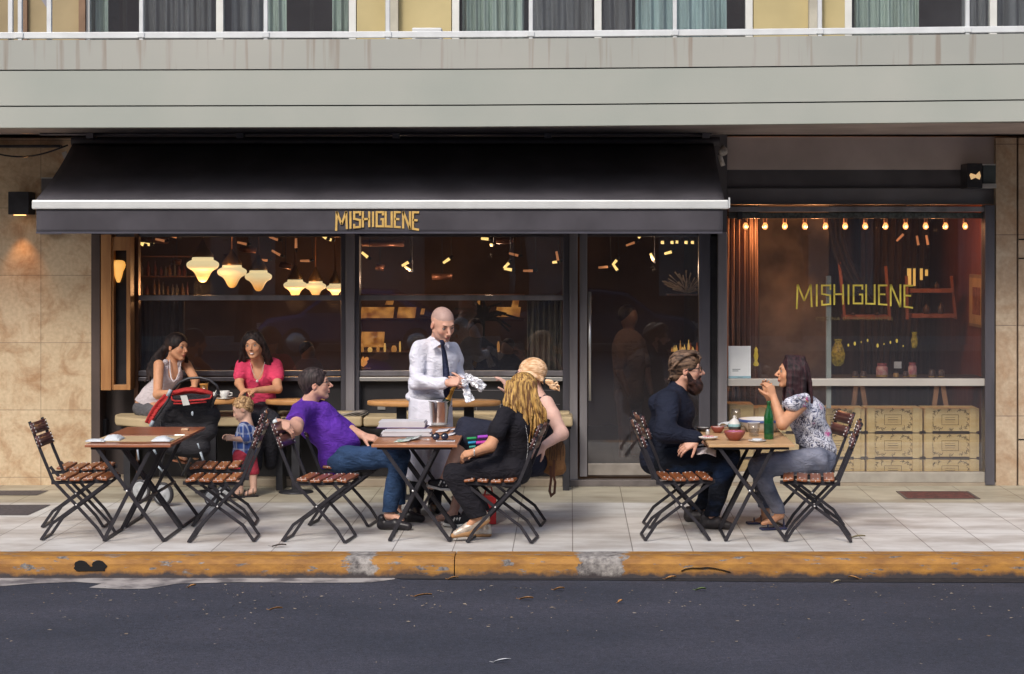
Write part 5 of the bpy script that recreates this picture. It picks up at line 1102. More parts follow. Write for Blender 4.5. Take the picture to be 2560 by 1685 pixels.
leaflet('slim white card at the right back of the middle table', 1120, 1145, 1072, 1076, paper)
ph = thing('mobile_phone', 'white phone at the front right of the middle table', 'phone', tuple(ON(1114, 1104))); MB().box(-.075, -.035, 0, .075, .035, .009).build('case', paper, ph, bevel=.003); MB().box(-.066, -.030, .0092, .066, .030, .0102).build('screen', mat('phone_screen', (.02, .02, .025), .1), ph)
sg = thing('sunglasses', 'dark sunglasses standing on the middle table', 'sunglasses', tuple(ON(1101, 1101)), R(8))
lens = mat('dark_lens', (0.02, 0.025, 0.05), 0.12, var=0, spec=.8)
for x in (-.034, .034):
    MB().lathe([(0, .004), (.024, .002), (.027, -.002), (.0, -.004)], (x, 0, .030), 18, axis=(0, -1, .25), sx=1.05).build('lens', lens, sg)
    MB().tube([(x + .027 * math.cos(a), .001, .030 + .027 * math.sin(a)) for a in np.linspace(0, 2 * math.pi, 16)[:-1]], .0028, 6, closed=True).build('rim', blackm, sg)
MB().tube([(-.01, 0, .036), (0, -.003, .040), (.01, 0, .036)], .0025, 6).build('bridge', blackm, sg)
for x in (-.062, .062): MB().tube([(x, 0, .034), (x * .95, .10, .020), (x * .8, .13, .004)], .0022, 6).build('temple', blackm, sg)
kr = ON(1070, 1101); g = MB(); g.tube([kr + Vector((.018 * math.cos(a), .018 * math.sin(a), .004)) for a in np.linspace(0, 6, 14)], .002, 6); g.box(kr.x - .045, kr.y - .006, kr.z + .001, kr.x - .018, kr.y + .006, kr.z + .005); tag(g.build('key_ring', cut), 'key ring beside the sunglasses', 'keys')
# ice bucket with the bottle
bc = ON(1098, 1066); t = thing('ice_bucket', 'steel ice bucket standing on a white plate on the back middle table', 'ice bucket', tuple(bc + Vector((0, 0, 0.014))))
chrome = mat('bucket_steel', (0.55, 0.53, 0.54), 0.18, metal=0.95, var=0.06, vs=3)
MB().lathe([(0.0, 0), (.064, 0), (.070, .01), (.086, .19), (.092, .196), (.092, .202), (.084, .200), (.068, .02), (0.0, .012)], (0, 0, 0), 40).build('pail', chrome, t)
MB().tube([(.088, -.02, .17), (.106, -.02, .155), (.106, .02, .155), (.088, .02, .17)], .004, 8).build('handle', chrome, t)
t = thing('plate', 'white plate under the ice bucket', 'plate', tuple(bc)); MB().lathe([(.06, 0), (.095, .010), (.098, .013), (.06, .006), (0, .004)], (0, 0, 0), 36).build('dish', whc, t)
bt = thing('champagne_bottle', 'bottle with a gold foil neck leaning out of the ice bucket', 'bottle', tuple(bc + Vector((0, 0, 0.05))))
q = W(1137, 963, bc.y - 0.02) - Vector(bt.location); q0 = Vector((0, 0, 0.03)); ax = (q - q0).normalized(); Ln = (q - q0).length
MB().lathe([(0, 0), (.036, 0), (.038, .02), (.038, Ln - .17), (.030, Ln - .13)], q0, 20, axis=ax).build('glass_body', mat('dark_bottle', (0.015, 0.03, 0.015), .12, var=0, spec=.7), bt)
MB().lathe([(.0305, Ln - .132), (.020, Ln - .09), (.015, Ln - .03), (.014, Ln - .026), (.0185, Ln - .024), (.0185, Ln - .002), (.012, Ln), (0, Ln)], q0, 20, axis=ax).build('foil', mat('gold_foil', (0.60, 0.33, 0.07), .35, metal=.5, var=.25, vs=40, bump=.4, bs=80), bt)
# ---- right hand tables
terra = mat('terracotta', (0.22, 0.055, 0.045), .35, col2=(0.30, .085, .06), vs=8); pinkf = mat('beet_spread', (0.42, 0.07, 0.24), .4, col2=(0.62, .25, .45), vs=40, lo=.45, hi=.6)
def bowl(label, px, py, rpx, h, m, inner, food=None, name='bowl', rim=None, rf=.45):
    c = ON(px, py); r = rpx / sc(c.y); c = c + Vector((0, r * .7, 0)); t = thing(name, label, name, tuple(c))
    MB().lathe([(0, 0), (r * rf, 0), (r * .75, h * .3), (r * .96, h * .75), (r, h), (r * .96, h), (r * .70, h * .35), (0, h * .12)], (0, 0, 0), 36).build('vessel', m, t)
    if rim: MB().lathe([(r * 1.004, h * .80), (r * 1.012, h * .995), (r * 1.006, h * 1.003), (r * .975, h * 1.003)], (0, 0, 0), 36).build('rim_band', rim, t)
    if food:
        g = MB(); n = 14
        g.sheet(lambda u, v: (r * .88 * v * math.cos(6.2832 * u), r * .88 * v * math.sin(6.2832 * u), h * (.90 + .16 * noise.noise((5 * v * math.cos(6.2832 * u), 5 * v * math.sin(6.2832 * u), px))) ), 28, 6); g.build('food', food, t)
    return t
bowl('terracotta bowl of purple spread at the front of the right hand table', 1838, 1103, 27, 0.075, terra, terra, pinkf)
bowl('small terracotta bowl at the back left of the right hand tables', 1795, 1083, 17, 0.05, terra, terra, whc)
bowl('large white bowl with a blue rim at the back of the right hand tables', 1908, 1083, 58, 0.105, whc, whc, None, rim=mat('blue_rim', (0.04, 0.07, 0.20), .35), rf=.62)
bowl('small dark bowl of white sauce nearest the bearded man', 1759, 1080, 18, 0.035, mat('dark_dish', (.05, .045, .05), .4), None, whc)
t = bowl('white oval dish with pink slices at the left end of the right hand table', 1772, 1101, 25, 0.022, whc, whc, None, name='dish')
g = MB(); 
for k in range(5): g.obox((-.03 + .016 * k, -.01 + .004 * (k % 2), .026), (.022, .05, .008), Matrix.Rotation(R(20 * (k % 3)), 3, 'Y'))
g.build('slices', mat('pink_slices', (0.50, .12, .14), .5, col2=(.6, .4, .4), vs=40), t, bevel=.003)
cg_ = glass_mat('clear_glass', (.95, .95, .95), 1.2); water = glass_mat('water', (.86, .88, .90), .8)
def tumbler(label, px, py, r, h):
    c = ON(px, py); t = thing('water_glass', label, 'glass', tuple(c + Vector((0, r, 0))))
    MB().lathe([(0, 0), (r * .78, 0), (r, h), (r * .94, h), (r * .72, .010), (0, .010)], (0, 0, 0), 28).build('tumbler', cg_, t)
    MB().lathe([(0, .012), (r * .71, .012), (r * .84, h * .52), (0, h * .52)], (0, 0, 0), 28).build('water', water, t)
    MB().lathe([(r * .955, h), (r * .985, h + .0025), (r * .97, h + .0035)], (0, 0, 0), 28).build('rim', mat('bright_rim', (.8, .8, .8), .2), t); return t
tumbler('water glass left of the green bottle', 1886, 1092, .050, .105)
tumbler('second water glass behind the terracotta bowl', 1860, 1081, .036, .085)
t = thing('wine_glass', 'round wine glass behind the sugar bowl at the right hand tables', 'glass', tuple(ON(1840, 1072))); MB().lathe([(0, 0), (.034, .002), (.005, .006), (.004, .05), (.02, .065), (.040, .10), (.042, .125), (.034, .165), (.032, .165), (.039, .12), (.0, .06)], (0, 0, 0), 28).build('goblet', cg_, t)
t = thing('lidded_pot', 'white lidded pot with a blue band between the bowls', 'pot', tuple(ON(1836, 1079)))
MB().lathe([(0, 0), (.036, 0), (.050, .02), (.051, .04)], (0, 0, 0), 28).build('base', mat('dark_dish', (.05, .045, .05), .4), t)
MB().lathe([(.051, .0405), (.053, .06), (.050, .063)], (0, 0, 0), 28).build('blue_band', mat('aqua_glaze', (.25, .42, .45), .35, var=.2, vs=20), t)
MB().lathe([(.050, .0635), (.040, .085), (.018, .105), (.008, .112), (.012, .125), (.0, .135)], (0, 0, 0), 28).build('lid', whc, t)
gb = thing('green_bottle', 'green glass bottle standing on the right hand table', 'bottle', tuple(ON(1922, 1098)))
gm = mat('green_glass', (0.015, 0.14, 0.035), .07, var=0, spec=.7, trans=.45)
MB().lathe([(0, 0), (.036, 0), (.0385, .006), (.0385, .165), (.036, .185), (.022, .235), (.0155, .262), (.0150, .285), (.017, .287), (.017, .300), (.0, .300)], (0, 0, 0), 30).build('glass_body', gm, gb)
MB().lathe([(.0388, .045), (.0388, .125)], (0, 0, 0), 30).build('label_band', mat('dark_green_label', (.01, .055, .025), .3, var=.3, vs=30), gb)
t = thing('saucer', 'white saucer at the front edge of the right hand table', 'saucer', tuple(ON(1893, 1104))); MB().lathe([(.03, 0), (.068, .007), (.071, .012), (.035, .005), (0, .004)], (0, 0, 0), 32).build('dish', whc, t); MB().lathe([(0, .006), (.038, .008), (.041, .02), (.036, .022), (0, .012)], (0, 0, 0), 28).build('cover', linen, t)
t = thing('salt_shaker', 'small glass salt shaker beside the dish of pink slices', 'shaker', tuple(ON(1769, 1090))); MB().lathe([(0, 0), (.015, 0), (.017, .03), (.013, .038)], (0, 0, 0), 16).build('jar', mat('salt_glass', (.5, .45, .4), .3), t); MB().lathe([(.0145, .0385), (.0145, .05), (0, .053)], (0, 0, 0), 16).build('cap', cut, t)
o = MB(); o.M = Matrix.Translation(ON(1809, 1073) + Vector((0, 0, .02))); o.sheet(lambda u, v: ((u - .5) * .10, (v - .5) * .08, .025 * abs(math.sin(4 * u + 3 * v)) + .02 * u), 8, 8); tag(o.build('paper_napkin', linen, solid=.003), 'crumpled white napkin at the back of the right hand tables', 'napkin')
g = MB(); g.box(1.395 - .28, YA - .33, TT + .0015, 1.395 + .30, YB + .10, TT + .0075) if False else None
# ================================================================ red bag
rb = thing('red_bag', 'red box shaped bag on the pavement under the chair of the woman in black', 'bag', (wx(1222, 15.75), 15.75, 0.0), R(8))
redm = mat('red_plastic', (0.42, 0.028, 0.03), .5, var=.15, vs=6)
MB().box(-.055, -.07, 0.002, .055, .07, .235).build('body', redm, rb, bevel=.006); MB().tube([(-.035, 0, .236), (-.02, 0, .30), (.02, 0, .30), (.035, 0, .236)], .006, 8).build('handle', redm, rb)
# ================================================================ smooth-blended bodies (distance field -> one continuous mesh)
VOX = 0.0045
class Body:
    """prims: rounded cones and ellipsoids blended smoothly; carve: smooth subtraction; clip: keep where fn(p)<0"""
    def __init__(s, vox=VOX): s.P = []; s.vox = vox; s.paints = []; s.clips = []
    def cone(s, a, b, ra, rb=None, k=0.02, flat=None):
        s.P.append(('c', np.array(a, float), np.array(b, float), ra, rb if rb is not None else ra, k, flat)); return s
    def chain(s, pts, rs, k=0.02):
        for i in range(len(pts) - 1): s.cone(pts[i], pts[i + 1], rs[i], rs[i + 1], k)
        return s
    def ell(s, c, r, rot=None, k=0.02): s.P.append(('e', np.array(c, float), np.array(r, float), np.array(rot) if rot is not None else np.eye(3), k, 1)); return s
    def cut(s, c, r, rot=None, k=0.01): s.P.append(('e', np.array(c, float), np.array(r, float), np.array(rot) if rot is not None else np.eye(3), k, -1)); return s
    def cutcone(s, a, b, ra, rb, k=0.004): s.P.append(('x', np.array(a, float), np.array(b, float), ra, rb, k, None)); return s
    def clip(s, p, n): s.clips.append((np.array(p, float), np.array(n, float) / np.linalg.norm(n))); return s      # removes the side n points to
    def paint(s, c, r, col, rot=None, soft=0.3): s.paints.append((np.array(c, float), np.array(r, float), np.array(rot) if rot is not None else np.eye(3), np.array(col), soft)); return s
    def mesh(s, name, m, parent, base=(1, 1, 1), fold=0.0, fs=(9, 9, 9), label=None, colfn=None):
        lo = np.array([9e9] * 3); hi = -lo
        for p in s.P:
            if p[0] in 'c':
                r = max(p[3], p[4]); lo = np.minimum(lo, np.minimum(p[1], p[2]) - r); hi = np.maximum(hi, np.maximum(p[1], p[2]) + r)
            elif p[0] == 'e' and p[5] > 0:
                r = max(p[2]); lo = np.minimum(lo, p[1] - r); hi = np.maximum(hi, p[1] + r)
        v = s.vox; lo -= v * 4 + 0.01; hi += v * 4 + 0.01
        n = np.ceil((hi - lo) / v).astype(int) + 1
        F = np.full(tuple(n), 0.25, np.float32)
        ax = [(lo[i] + v * np.arange(n[i])).astype(np.float32) for i in range(3)]
        def win(a, b, mg):
            i0 = np.maximum(0, np.floor((a - mg - lo) / v).astype(int)); i1 = np.minimum(n, np.ceil((b + mg - lo) / v).astype(int) + 1)
            sl = tuple(slice(i0[i], max(i0[i] + 1, i1[i])) for i in range(3))
            return sl, ax[0][sl[0]][:, None, None], ax[1][sl[1]][None, :, None], ax[2][sl[2]][None, None, :]
        for p in s.P:
            if p[0] in 'cx':
                _, a, b, ra, rb, k, flat = p; r = max(ra, rb)
                sl, x, y, z = win(np.minimum(a, b) - r, np.maximum(a, b) + r, max(k, 0.012) + 2 * v)
                d = b - a; L2 = float(d @ d) + 1e-12
                t = np.clip(((x - a[0]) * d[0] + (y - a[1]) * d[1] + (z - a[2]) * d[2]) / L2, 0, 1)
                D = np.sqrt((x - a[0] - t * d[0]) ** 2 + (y - a[1] - t * d[1]) ** 2 + (z - a[2] - t * d[2]) ** 2) - (ra + (rb - ra) * t)
                sgn = 1 if p[0] == 'c' else -1
            else:
                _, c, r, rot, k, sgn = p; rm = max(r)
                sl, x, y, z = win(c - rm, c + rm, max(k, 0.012) + 2 * v)
                q = [(x - c[0]) * rot[0, i] + (y - c[1]) * rot[1, i] + (z - c[2]) * rot[2, i] for i in range(3)]
                k0 = np.sqrt((q[0] / r[0]) ** 2 + (q[1] / r[1]) ** 2 + (q[2] / r[2]) ** 2) + 1e-9
                k1 = np.sqrt((q[0] / r[0] ** 2) ** 2 + (q[1] / r[1] ** 2) ** 2 + (q[2] / r[2] ** 2) ** 2) + 1e-9
                D = k0 * (k0 - 1.0) / k1
            A = F[sl]
            if sgn > 0: h = np.maximum(k - np.abs(A - D), 0) / k; F[sl] = np.minimum(A, D) - h * h * k * 0.25
            else: D = -D; h = np.maximum(k - np.abs(A - D), 0) / k; F[sl] = np.maximum(A, D) + h * h * k * 0.25
        if fold:
            x, y, z = ax[0][:, None, None] - lo[0], ax[1][None, :, None], ax[2][None, None, :]
            for j, (fx, fy, fz, am) in enumerate(((1.0, .6, 1.7, 1), (-1.3, .9, .8, .8), (2.1, -1.2, 2.6, .5), (3.9, 2.2, -1.1, .3))):
                F += (fold * am * np.sin(fs[0] * fx * x + fs[1] * fy * y + fs[2] * fz * z + 1.3 * j + 1.5 * np.sin(fs[0] * 0.6 * z + 0.8 * fs[2] * x + j))).astype(np.float32)
        for c, nn in s.clips:
            x, y, z = ax[0][:, None, None], ax[1][None, :, None], ax[2][None, None, :]
            F = np.maximum(F, ((x - c[0]) * nn[0] + (y - c[1]) * nn[1] + (z - c[2]) * nn[2]).astype(np.float32))
        V, Q = surface_nets(F, lo, v)
        # two light smoothing passes
        V = relax(V, Q, 2, 0.4)
        me = bpy.data.meshes.new(name); o0 = np.array(parent['_o']) if parent is not None and '_o' in parent else np.zeros(3)
        me.vertices.add(len(V)); me.vertices.foreach_set('co', (V - o0).astype(np.float32).ravel())
        me.loops.add(len(Q) * 4); me.loops.foreach_set('vertex_index', Q.ravel().astype(np.int32))
        me.polygons.add(len(Q)); me.polygons.foreach_set('loop_start', np.arange(0, len(Q) * 4, 4, dtype=np.int32)); me.polygons.foreach_set('loop_total', np.full(len(Q), 4, np.int32))
        me.polygons.foreach_set('use_smooth', np.ones(len(Q), bool))
        me.update(calc_edges=True); me.validate()
        C = np.tile(np.array([*base, 1.0]), (len(V), 1))
        if colfn is not None: C[:, :3] = colfn(V)
        for c, r, rot, col, soft in s.paints:
            q = (V - c) @ rot / r; dd = np.sqrt((q ** 2).sum(1)); wgt = np.clip((1 - dd) / soft, 0, 1)[:, None]
            C[:, :3] = C[:, :3] * (1 - wgt) + col * wgt
        at = me.color_attributes.new('col', 'FLOAT_COLOR', 'POINT'); at.data.foreach_set('color', C.astype(np.float32).ravel())
        me.materials.append(m)
        o = bpy.data.objects.new(name, me); COL.objects.link(o)
        if parent is not None:
            o.parent = parent
            if '_o' in parent: o['_o'] = tuple(parent['_o'])
        if label: o['label'] = label
        return o
def surface_nets(F, lo, v):
    ins = F < 0
    nx, ny, nz = F.shape
    c = np.zeros((nx - 1, ny - 1, nz - 1), np.uint8)
    for i in (0, 1):
        for j in (0, 1):
            for k in (0, 1): c += ins[i:nx - 1 + i, j:ny - 1 + j, k:nz - 1 + k]
    act = (c > 0) & (c < 8); I = np.argwhere(act)
    idx = np.full(act.shape, -1, np.int32); idx[act] = np.arange(len(I), dtype=np.int32)
    corner = {}
    for i in (0, 1):
        for j in (0, 1):
            for k in (0, 1): corner[(i, j, k)] = F[I[:, 0] + i, I[:, 1] + j, I[:, 2] + k].astype(np.float64)
    S_ = np.zeros((len(I), 3)); N_ = np.zeros(len(I))
    for a in corner:
        for ax_ in range(3):
            if a[ax_] == 0:
                b = list(a); b[ax_] = 1; b = tuple(b); fa, fb = corner[a], corner[b]; m = (fa < 0) != (fb < 0)
                t = np.where(m, fa / np.where(np.abs(fa - fb) < 1e-12, 1, fa - fb), 0)
                p = np.tile(np.array(a, float), (len(I), 1)); p[:, ax_] += t
                S_ += p * m[:, None]; N_ += m
    V = (I + S_ / N_[:, None]) * v + lo
    Q = []
    for ax_ in range(3):
        A = [slice(None)] * 3; B = [slice(None)] * 3; A[ax_] = slice(0, -1); B[ax_] = slice(1, None)
        a, b = ins[tuple(A)], ins[tuple(B)]; cr = np.argwhere(a != b)
        u, w_ = (ax_ + 1) % 3, (ax_ + 2) % 3
        ok = (cr[:, u] > 0) & (cr[:, w_] > 0) & (cr[:, u] < F.shape[u] - 1) & (cr[:, w_] < F.shape[w_] - 1); cr = cr[ok]
        q = []
        for du, dw in ((1, 1), (0, 1), (0, 0), (1, 0)):
            e = cr.copy(); e[:, u] -= du; e[:, w_] -= dw; q.append(idx[e[:, 0], e[:, 1], e[:, 2]])
        q = np.stack(q, 1); fl = a[cr[:, 0], cr[:, 1], cr[:, 2]]
        q[~fl] = q[~fl][:, ::-1]; Q.append(q)
    Q = np.concatenate(Q); Q = Q[(Q >= 0).all(1)]
    return V, Q
def relax(V, Q, it, w_):
    E = np.concatenate([Q[:, [0, 1]], Q[:, [1, 2]], Q[:, [2, 3]], Q[:, [3, 0]]]); n = len(V)
    for _ in range(it):
        A = np.zeros_like(V); c = np.zeros(n)
        for i in range(3): A[:, i] = np.bincount(E[:, 0], V[E[:, 1], i], n) + np.bincount(E[:, 1], V[E[:, 0], i], n)
        c = np.bincount(E[:, 0], minlength=n) + np.bincount(E[:, 1], minlength=n)
        V = V * (1 - w_) + w_ * A / np.maximum(c, 1)[:, None]
    return V
# ---------------------------------------------------------------- anatomy
def unit(v): v = np.array(v, float); return v / (np.linalg.norm(v) + 1e-12)
def frame(fwd, up):
    f = unit(fwd); r = unit(np.cross(f, up)); u = np.cross(r, f)
    return np.stack([r, f, u], 1)                    # columns: right, forward, up
class Head:
    def __init__(s, c, fwd, up=(0, 0, 1), k=1.0): s.c = np.array(c, float); s.M = frame(fwd, up); s.k = k
    def p(s, x, y, z): return s.c + s.M @ (np.array([x, y, z]) * s.k)
    def r(s, *a): return np.array(a) * s.k
def add_head(b, h, lips=(0.36, 0.10, 0.085), brow=(0.05, 0.03, 0.025), skin=(.5, .3, .2), stubble=None, nose=1.0, child=False, smile=False, male=True):
    p, r, M, k = h.p, h.r, h.M, h.k
    b.ell(p(0, -.014, .034), r(.076, .096, .086), M, .02 * k)
    b.ell(p(0, .030, -.025), r(.060, .060, .080), M, .03 * k)
    jw = .052 if male else .046
    for s in (-1, 1):
        b.cone(p(s * jw, -.002, -.045), p(s * .014, .062, -.094), .022 * k, .015 * k, .02 * k)
        b.ell(p(s * .038, .058, -.022), r(.020, .018, .020), M, .02 * k)         # cheek
    b.ell(p(0, .068, -.092), r(.022, .019, .016), M, .015 * k)
    b.cone(p(-.030, .078, .030), p(.030, .078, .030), .0125 * k, .0125 * k, .015 * k)  # brow
    for s in (-1, 1): b.cut(p(s * .030, .099, .010), r(.019, .016, .012), M, .012 * k)
    for s in (-1, 1): b.ell(p(s * .030, .0745, .009), r(.0135, .0125, .0120), M, .003 * k)
    b.cone(p(0, .084, .018), p(0, .086 + .026 * nose, -.022), .0085 * k, .0115 * k, .010 * k)
    for s in (-1, 1): b.ell(p(s * .0115, .094 + .006 * nose, -.029), r(.0078, .010, .0075), M, .006 * k)
    b.ell(p(0, .086, -.048), r(.020, .012, .012), M, .010 * k)
    b.ell(p(0, .0925, -.056), r(.022, .009, .0052), M, .004 * k); b.ell(p(0, .0905, -.066), r(.018, .0095, .0066), M, .004 * k)
    b.cutcone(p(-.021, .106, -.0605), p(.021, .106, -.0605), .0055 * k, .0055 * k, .003)
    for s in (-1, 1):
        b.ell(p(s * .079, -.008, -.004), r(.008, .018, .031), M @ np.array(Matrix.Rotation(R(-8), 3, 'X')), .006 * k)
        b.cut(p(s * .088, -.004, .002), r(.006, .009, .018), M, .004 * k)
    b.paint(p(0, .095, -.061), r(.026, .02, .013), lips, M, .4)
    if smile: b.paint(p(0, .100, -.0605), r(.031, .03, .0062), (.85, .80, .76), M, .3)
    for s in (-1, 1):
        rr = M @ np.array(Matrix.Rotation(R(-8 * s), 3, 'Y'))
        b.paint(p(s * .032, .089, .033), r(.020, .022, .0052 if male else .0038), brow, rr, .4)
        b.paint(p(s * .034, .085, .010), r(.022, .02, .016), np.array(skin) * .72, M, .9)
        b.paint(p(s * .084, -.002, -.004), r(.018, .022, .034), np.array(skin) * np.array([1.08, .86, .82]), M, .9)
        b.paint(p(s * .042, .075, -.028), r(.026, .03, .024), np.array(skin) * np.array([1.10, .90, .88]), M, .9)
    b.paint(p(0, .112, -.024), r(.018, .02, .018), np.array(skin) * np.array([1.08, .88, .86]), M, .9)
    if stubble is not None:
        b.paint(p(0, .055, -.078), r(.062, .07, .042), stubble, M, .9)
def eyes(parent, h, iris=(0.05, 0.03, 0.02), white=(0.34, 0.31, 0.29)):
    ew = mat('eye_white', white, 0.25, var=0); ei = mat('eye_iris', iris, 0.15, var=0); el = mat('eye_lid_line', (0.035, 0.02, 0.018), .6, var=0)
    o0 = np.array(parent['_o'])
    for s in (-1, 1):
        g = MB(); g.ball(Vector(h.p(s * .030, .0745, .009)), .0128 * h.k, 14, 10)
        e = g.build('eye', ew, parent)
        g = MB(); g.ball(Vector(h.p(s * .030, .0815, .0088)), .0068 * h.k, 10, 8); g.build('iris', ei, e)
        g = MB(); g.tube([Vector(h.p(s * (.030 + .0145 * math.cos(a)), .0855 - .006 * abs(math.cos(a)), .011 + .0068 * math.sin(a))) for a in np.linspace(0, math.pi, 7)], .0016 * h.k, 5); g.build('lashes', el, e)
def add_hand(b, wrist, fdir, palm, side, k=1.0, curl=(0.5, 0.5, 0.55, 0.6), spread=0.06, thumb=0.6, r0=1.0):
    """fdir: direction of the fingers; palm: direction the palm faces; side=+1 when the thumb is on fdir x palm"""
    f = unit(fdir); n = unit(np.array(palm, float) - f * np.dot(palm, f)); t = np.cross(f, n) * side       # t points to the thumb side
    w = np.array(wrist, float); K = k * 0.92
    kn = []
    for i, (lt, ln) in enumerate(((.030, .090), (.0105, .094), (-.0095, .089), (-.0285, .080))):
        q = w + f * ln * K + t * lt * K - n * 0.004 * K; kn.append(q)
        b.cone(w + f * .012 * K + t * lt * .62 * K, q, .0145 * K * r0, .0112 * K * r0, .014 * K)
    b.ell(w + f * .05 * K + n * .006 * K, np.array([.036, .045, .015]) * K, np.stack([t, f, n], 1), .012 * K)
    Ls = ((.042, .026, .020), (.046, .029, .021), (.042, .027, .021), (.034, .020, .018))
    for i in range(4):
        q = kn[i]; a = 0.0; sp = (1.5 - i) * spread; d0 = unit(f + t * sp); c = curl[i] if hasattr(curl, '__len__') else curl
        rr = [.0096, .0088, .0080, .0070] if i < 3 else [.0084, .0076, .0070, .0062]
        for j in range(3):
            a += c * (1.15, 1.25, 0.8)[j]; d = d0 * math.cos(a) + n * math.sin(a); e = q + d * Ls[i][j] * K
            b.cone(q, e, rr[j] * K * r0, rr[j + 1] * K * r0, .003); q = e
    q = w + f * .018 * K + t * .022 * K + n * .004 * K; d = unit(f * .75 + t * .75 + n * .35 * (0.5 + thumb))
    for j, (L_, ra, rb) in enumerate(((.042, .0150, .0118), (.032, .0112, .0098), (.026, .0095, .0078))):
        e = q + d * L_ * K; b.cone(q, e, ra * K * r0, rb * K * r0, .008 if j == 0 else .003); q = e
        d = unit(d + (f * .45 - t * .35 + n * .5) * thumb * .7)
def skin_mat(name, col): return mat(name, (1, 1, 1), 0.48, var=0.06, vs=30, attr=True, bump=0.06, bs=120, spec=0.35)
SKM = mat('skin', (0.93, 0.93, 0.93), 0.5, var=0.07, vs=22, attr=True, bump=0.05, bs=140, spec=0.35)
def cloth_mat(name, col, rough=0.85, var=0.12, vs=5, bump=0.25, bs=26, **k): return mat(name, col, rough, var=var, vs=vs, bump=0.55, bs=min(bs, 9), bdist=0.045, stretch=(1.0, 1.0, 1.9), spec=0.2, **k)
def P3(px, py, d): return np.array(W(px, py, d))
def hair_mat(name, c1, c2, vs=9, stretch=(9, 9, 1.2)): return mat(name, c1, 0.55, col2=c2, vs=vs * .55, stretch=stretch, bump=0.45, bs=10, spec=0.28, lo=0.40, hi=0.62)
def strand(b, pts, r0, r1, k=.006):
    n = len(pts)
    for i in range(n - 1): b.cone(pts[i], pts[i + 1], r0 + (r1 - r0) * i / (n - 1), r0 + (r1 - r0) * (i + 1) / (n - 1), k)
def wave(a, b_, c, n, amp, ph, ax1, ax2=None):
    """a curved lock from a through b_ to c with a wave on it"""
    a, b_, c = np.array(a, float), np.array(b_, float), np.array(c, float); o = []
    for i in range(n + 1):
        t = i / n; q = (1 - t) ** 2 * a + 2 * t * (1 - t) * b_ + t * t * c
        q = q + np.array(ax1) * amp * math.sin(ph + 9 * t) * t + (np.array(ax2) * amp * .6 * math.cos(ph * 1.7 + 8 * t) * t if ax2 is not None else 0)
        o.append(q)
    return o
def shoe(b, heel, toe, up=(0, 0, 1), w=.042, k=1.0):
    h, t = np.array(heel, float), np.array(toe, float); u = unit(up); d = t - h
    b.cone(h + u * .035 * k, h + d * .45 + u * .045 * k, .034 * k, .040 * k, .02); b.cone(h + d * .45 + u * .042 * k, t - unit(d) * .03 + u * .028 * k, .038 * k, .027 * k, .02)
    b.cone(h + u * .035 * k, h + u * .075 * k, .034 * k, .034 * k, .015)
# ================================================================ people
def person(label, px, py, d):
    return thing('person', label, 'person', tuple(W(px, py, d)), world=True)
fair = (.66, .37, .27); tan_ = (.60, .30, .17); pale = (.74, .46, .37)
def collar_ring(g, c, r, h, tilt, n=20): pass
def glasses(parent, h, rim=(0.02, 0.018, 0.02), thick=.0026, side=-1):
    gm_ = mat('glasses_rim', rim, .3, var=0); gp = glass_mat('spectacle_glass', (.9, .9, .95), 2.0)
    g = MB()
    for s in (-1, 1):
        g.tube([Vector(h.p(s * .032 + .021 * math.cos(a), .101, .008 + .015 * math.sin(a))) for a in np.linspace(0, 2 * math.pi, 15)[:-1]], thick * .8, 6, closed=True)
        g.tube([Vector(h.p(s * .052, .100, .014)), Vector(h.p(s * .076, .070, .012)), Vector(h.p(s * .083, .010, .008)), Vector(h.p(s * .082, -.02, -.012))], thick, 6)
    g.tube([Vector(h.p(-.011, .101, .012)), Vector(h.p(0, .106, .014)), Vector(h.p(.011, .101, .012))], thick * .8, 6)
    return g.build('glasses', gm_, parent)
def short_hair(name, parent, h, m, front=.105, low=-.055, pad=.010, tuft=14, seed=1, nape=-.05, cutr=(.082, .075, .098), cutz=-.035):
    b = Body(); p, r, M = h.p, h.r, h.M; rg_ = random.Random(seed)
    b.ell(p(0, -.018, .038), r(.076 + pad, .097 + pad, .086 + pad), M, .01)
    b.ell(p(0, -.060, nape + .02), r(.058, .045, .055), M, .02)
    for i in range(tuft):
        a = rg_.uniform(-2.4, 2.4); z = rg_.uniform(.05, .118); rad = .075 * math.sqrt(max(0.05, 1 - (z / .135) ** 2)) * 1.0
        q = (rad * math.sin(a), -.018 + rad * 1.25 * math.cos(a), z)
        b.cone(p(*q), p(q[0] * 1.12, q[1] + .028, q[2] + .010), .012 * h.k, .006 * h.k, .010)
    b.cut(p(0, front, cutz), r(*cutr), M, .012)
    for s in (-1, 1): b.cut(p(s * .086, .006, -.022), r(.026, .026, .036), M, .008)
    b.clip(p(0, 0, low), -M[:, 2])
    return b.mesh(name, m, parent)
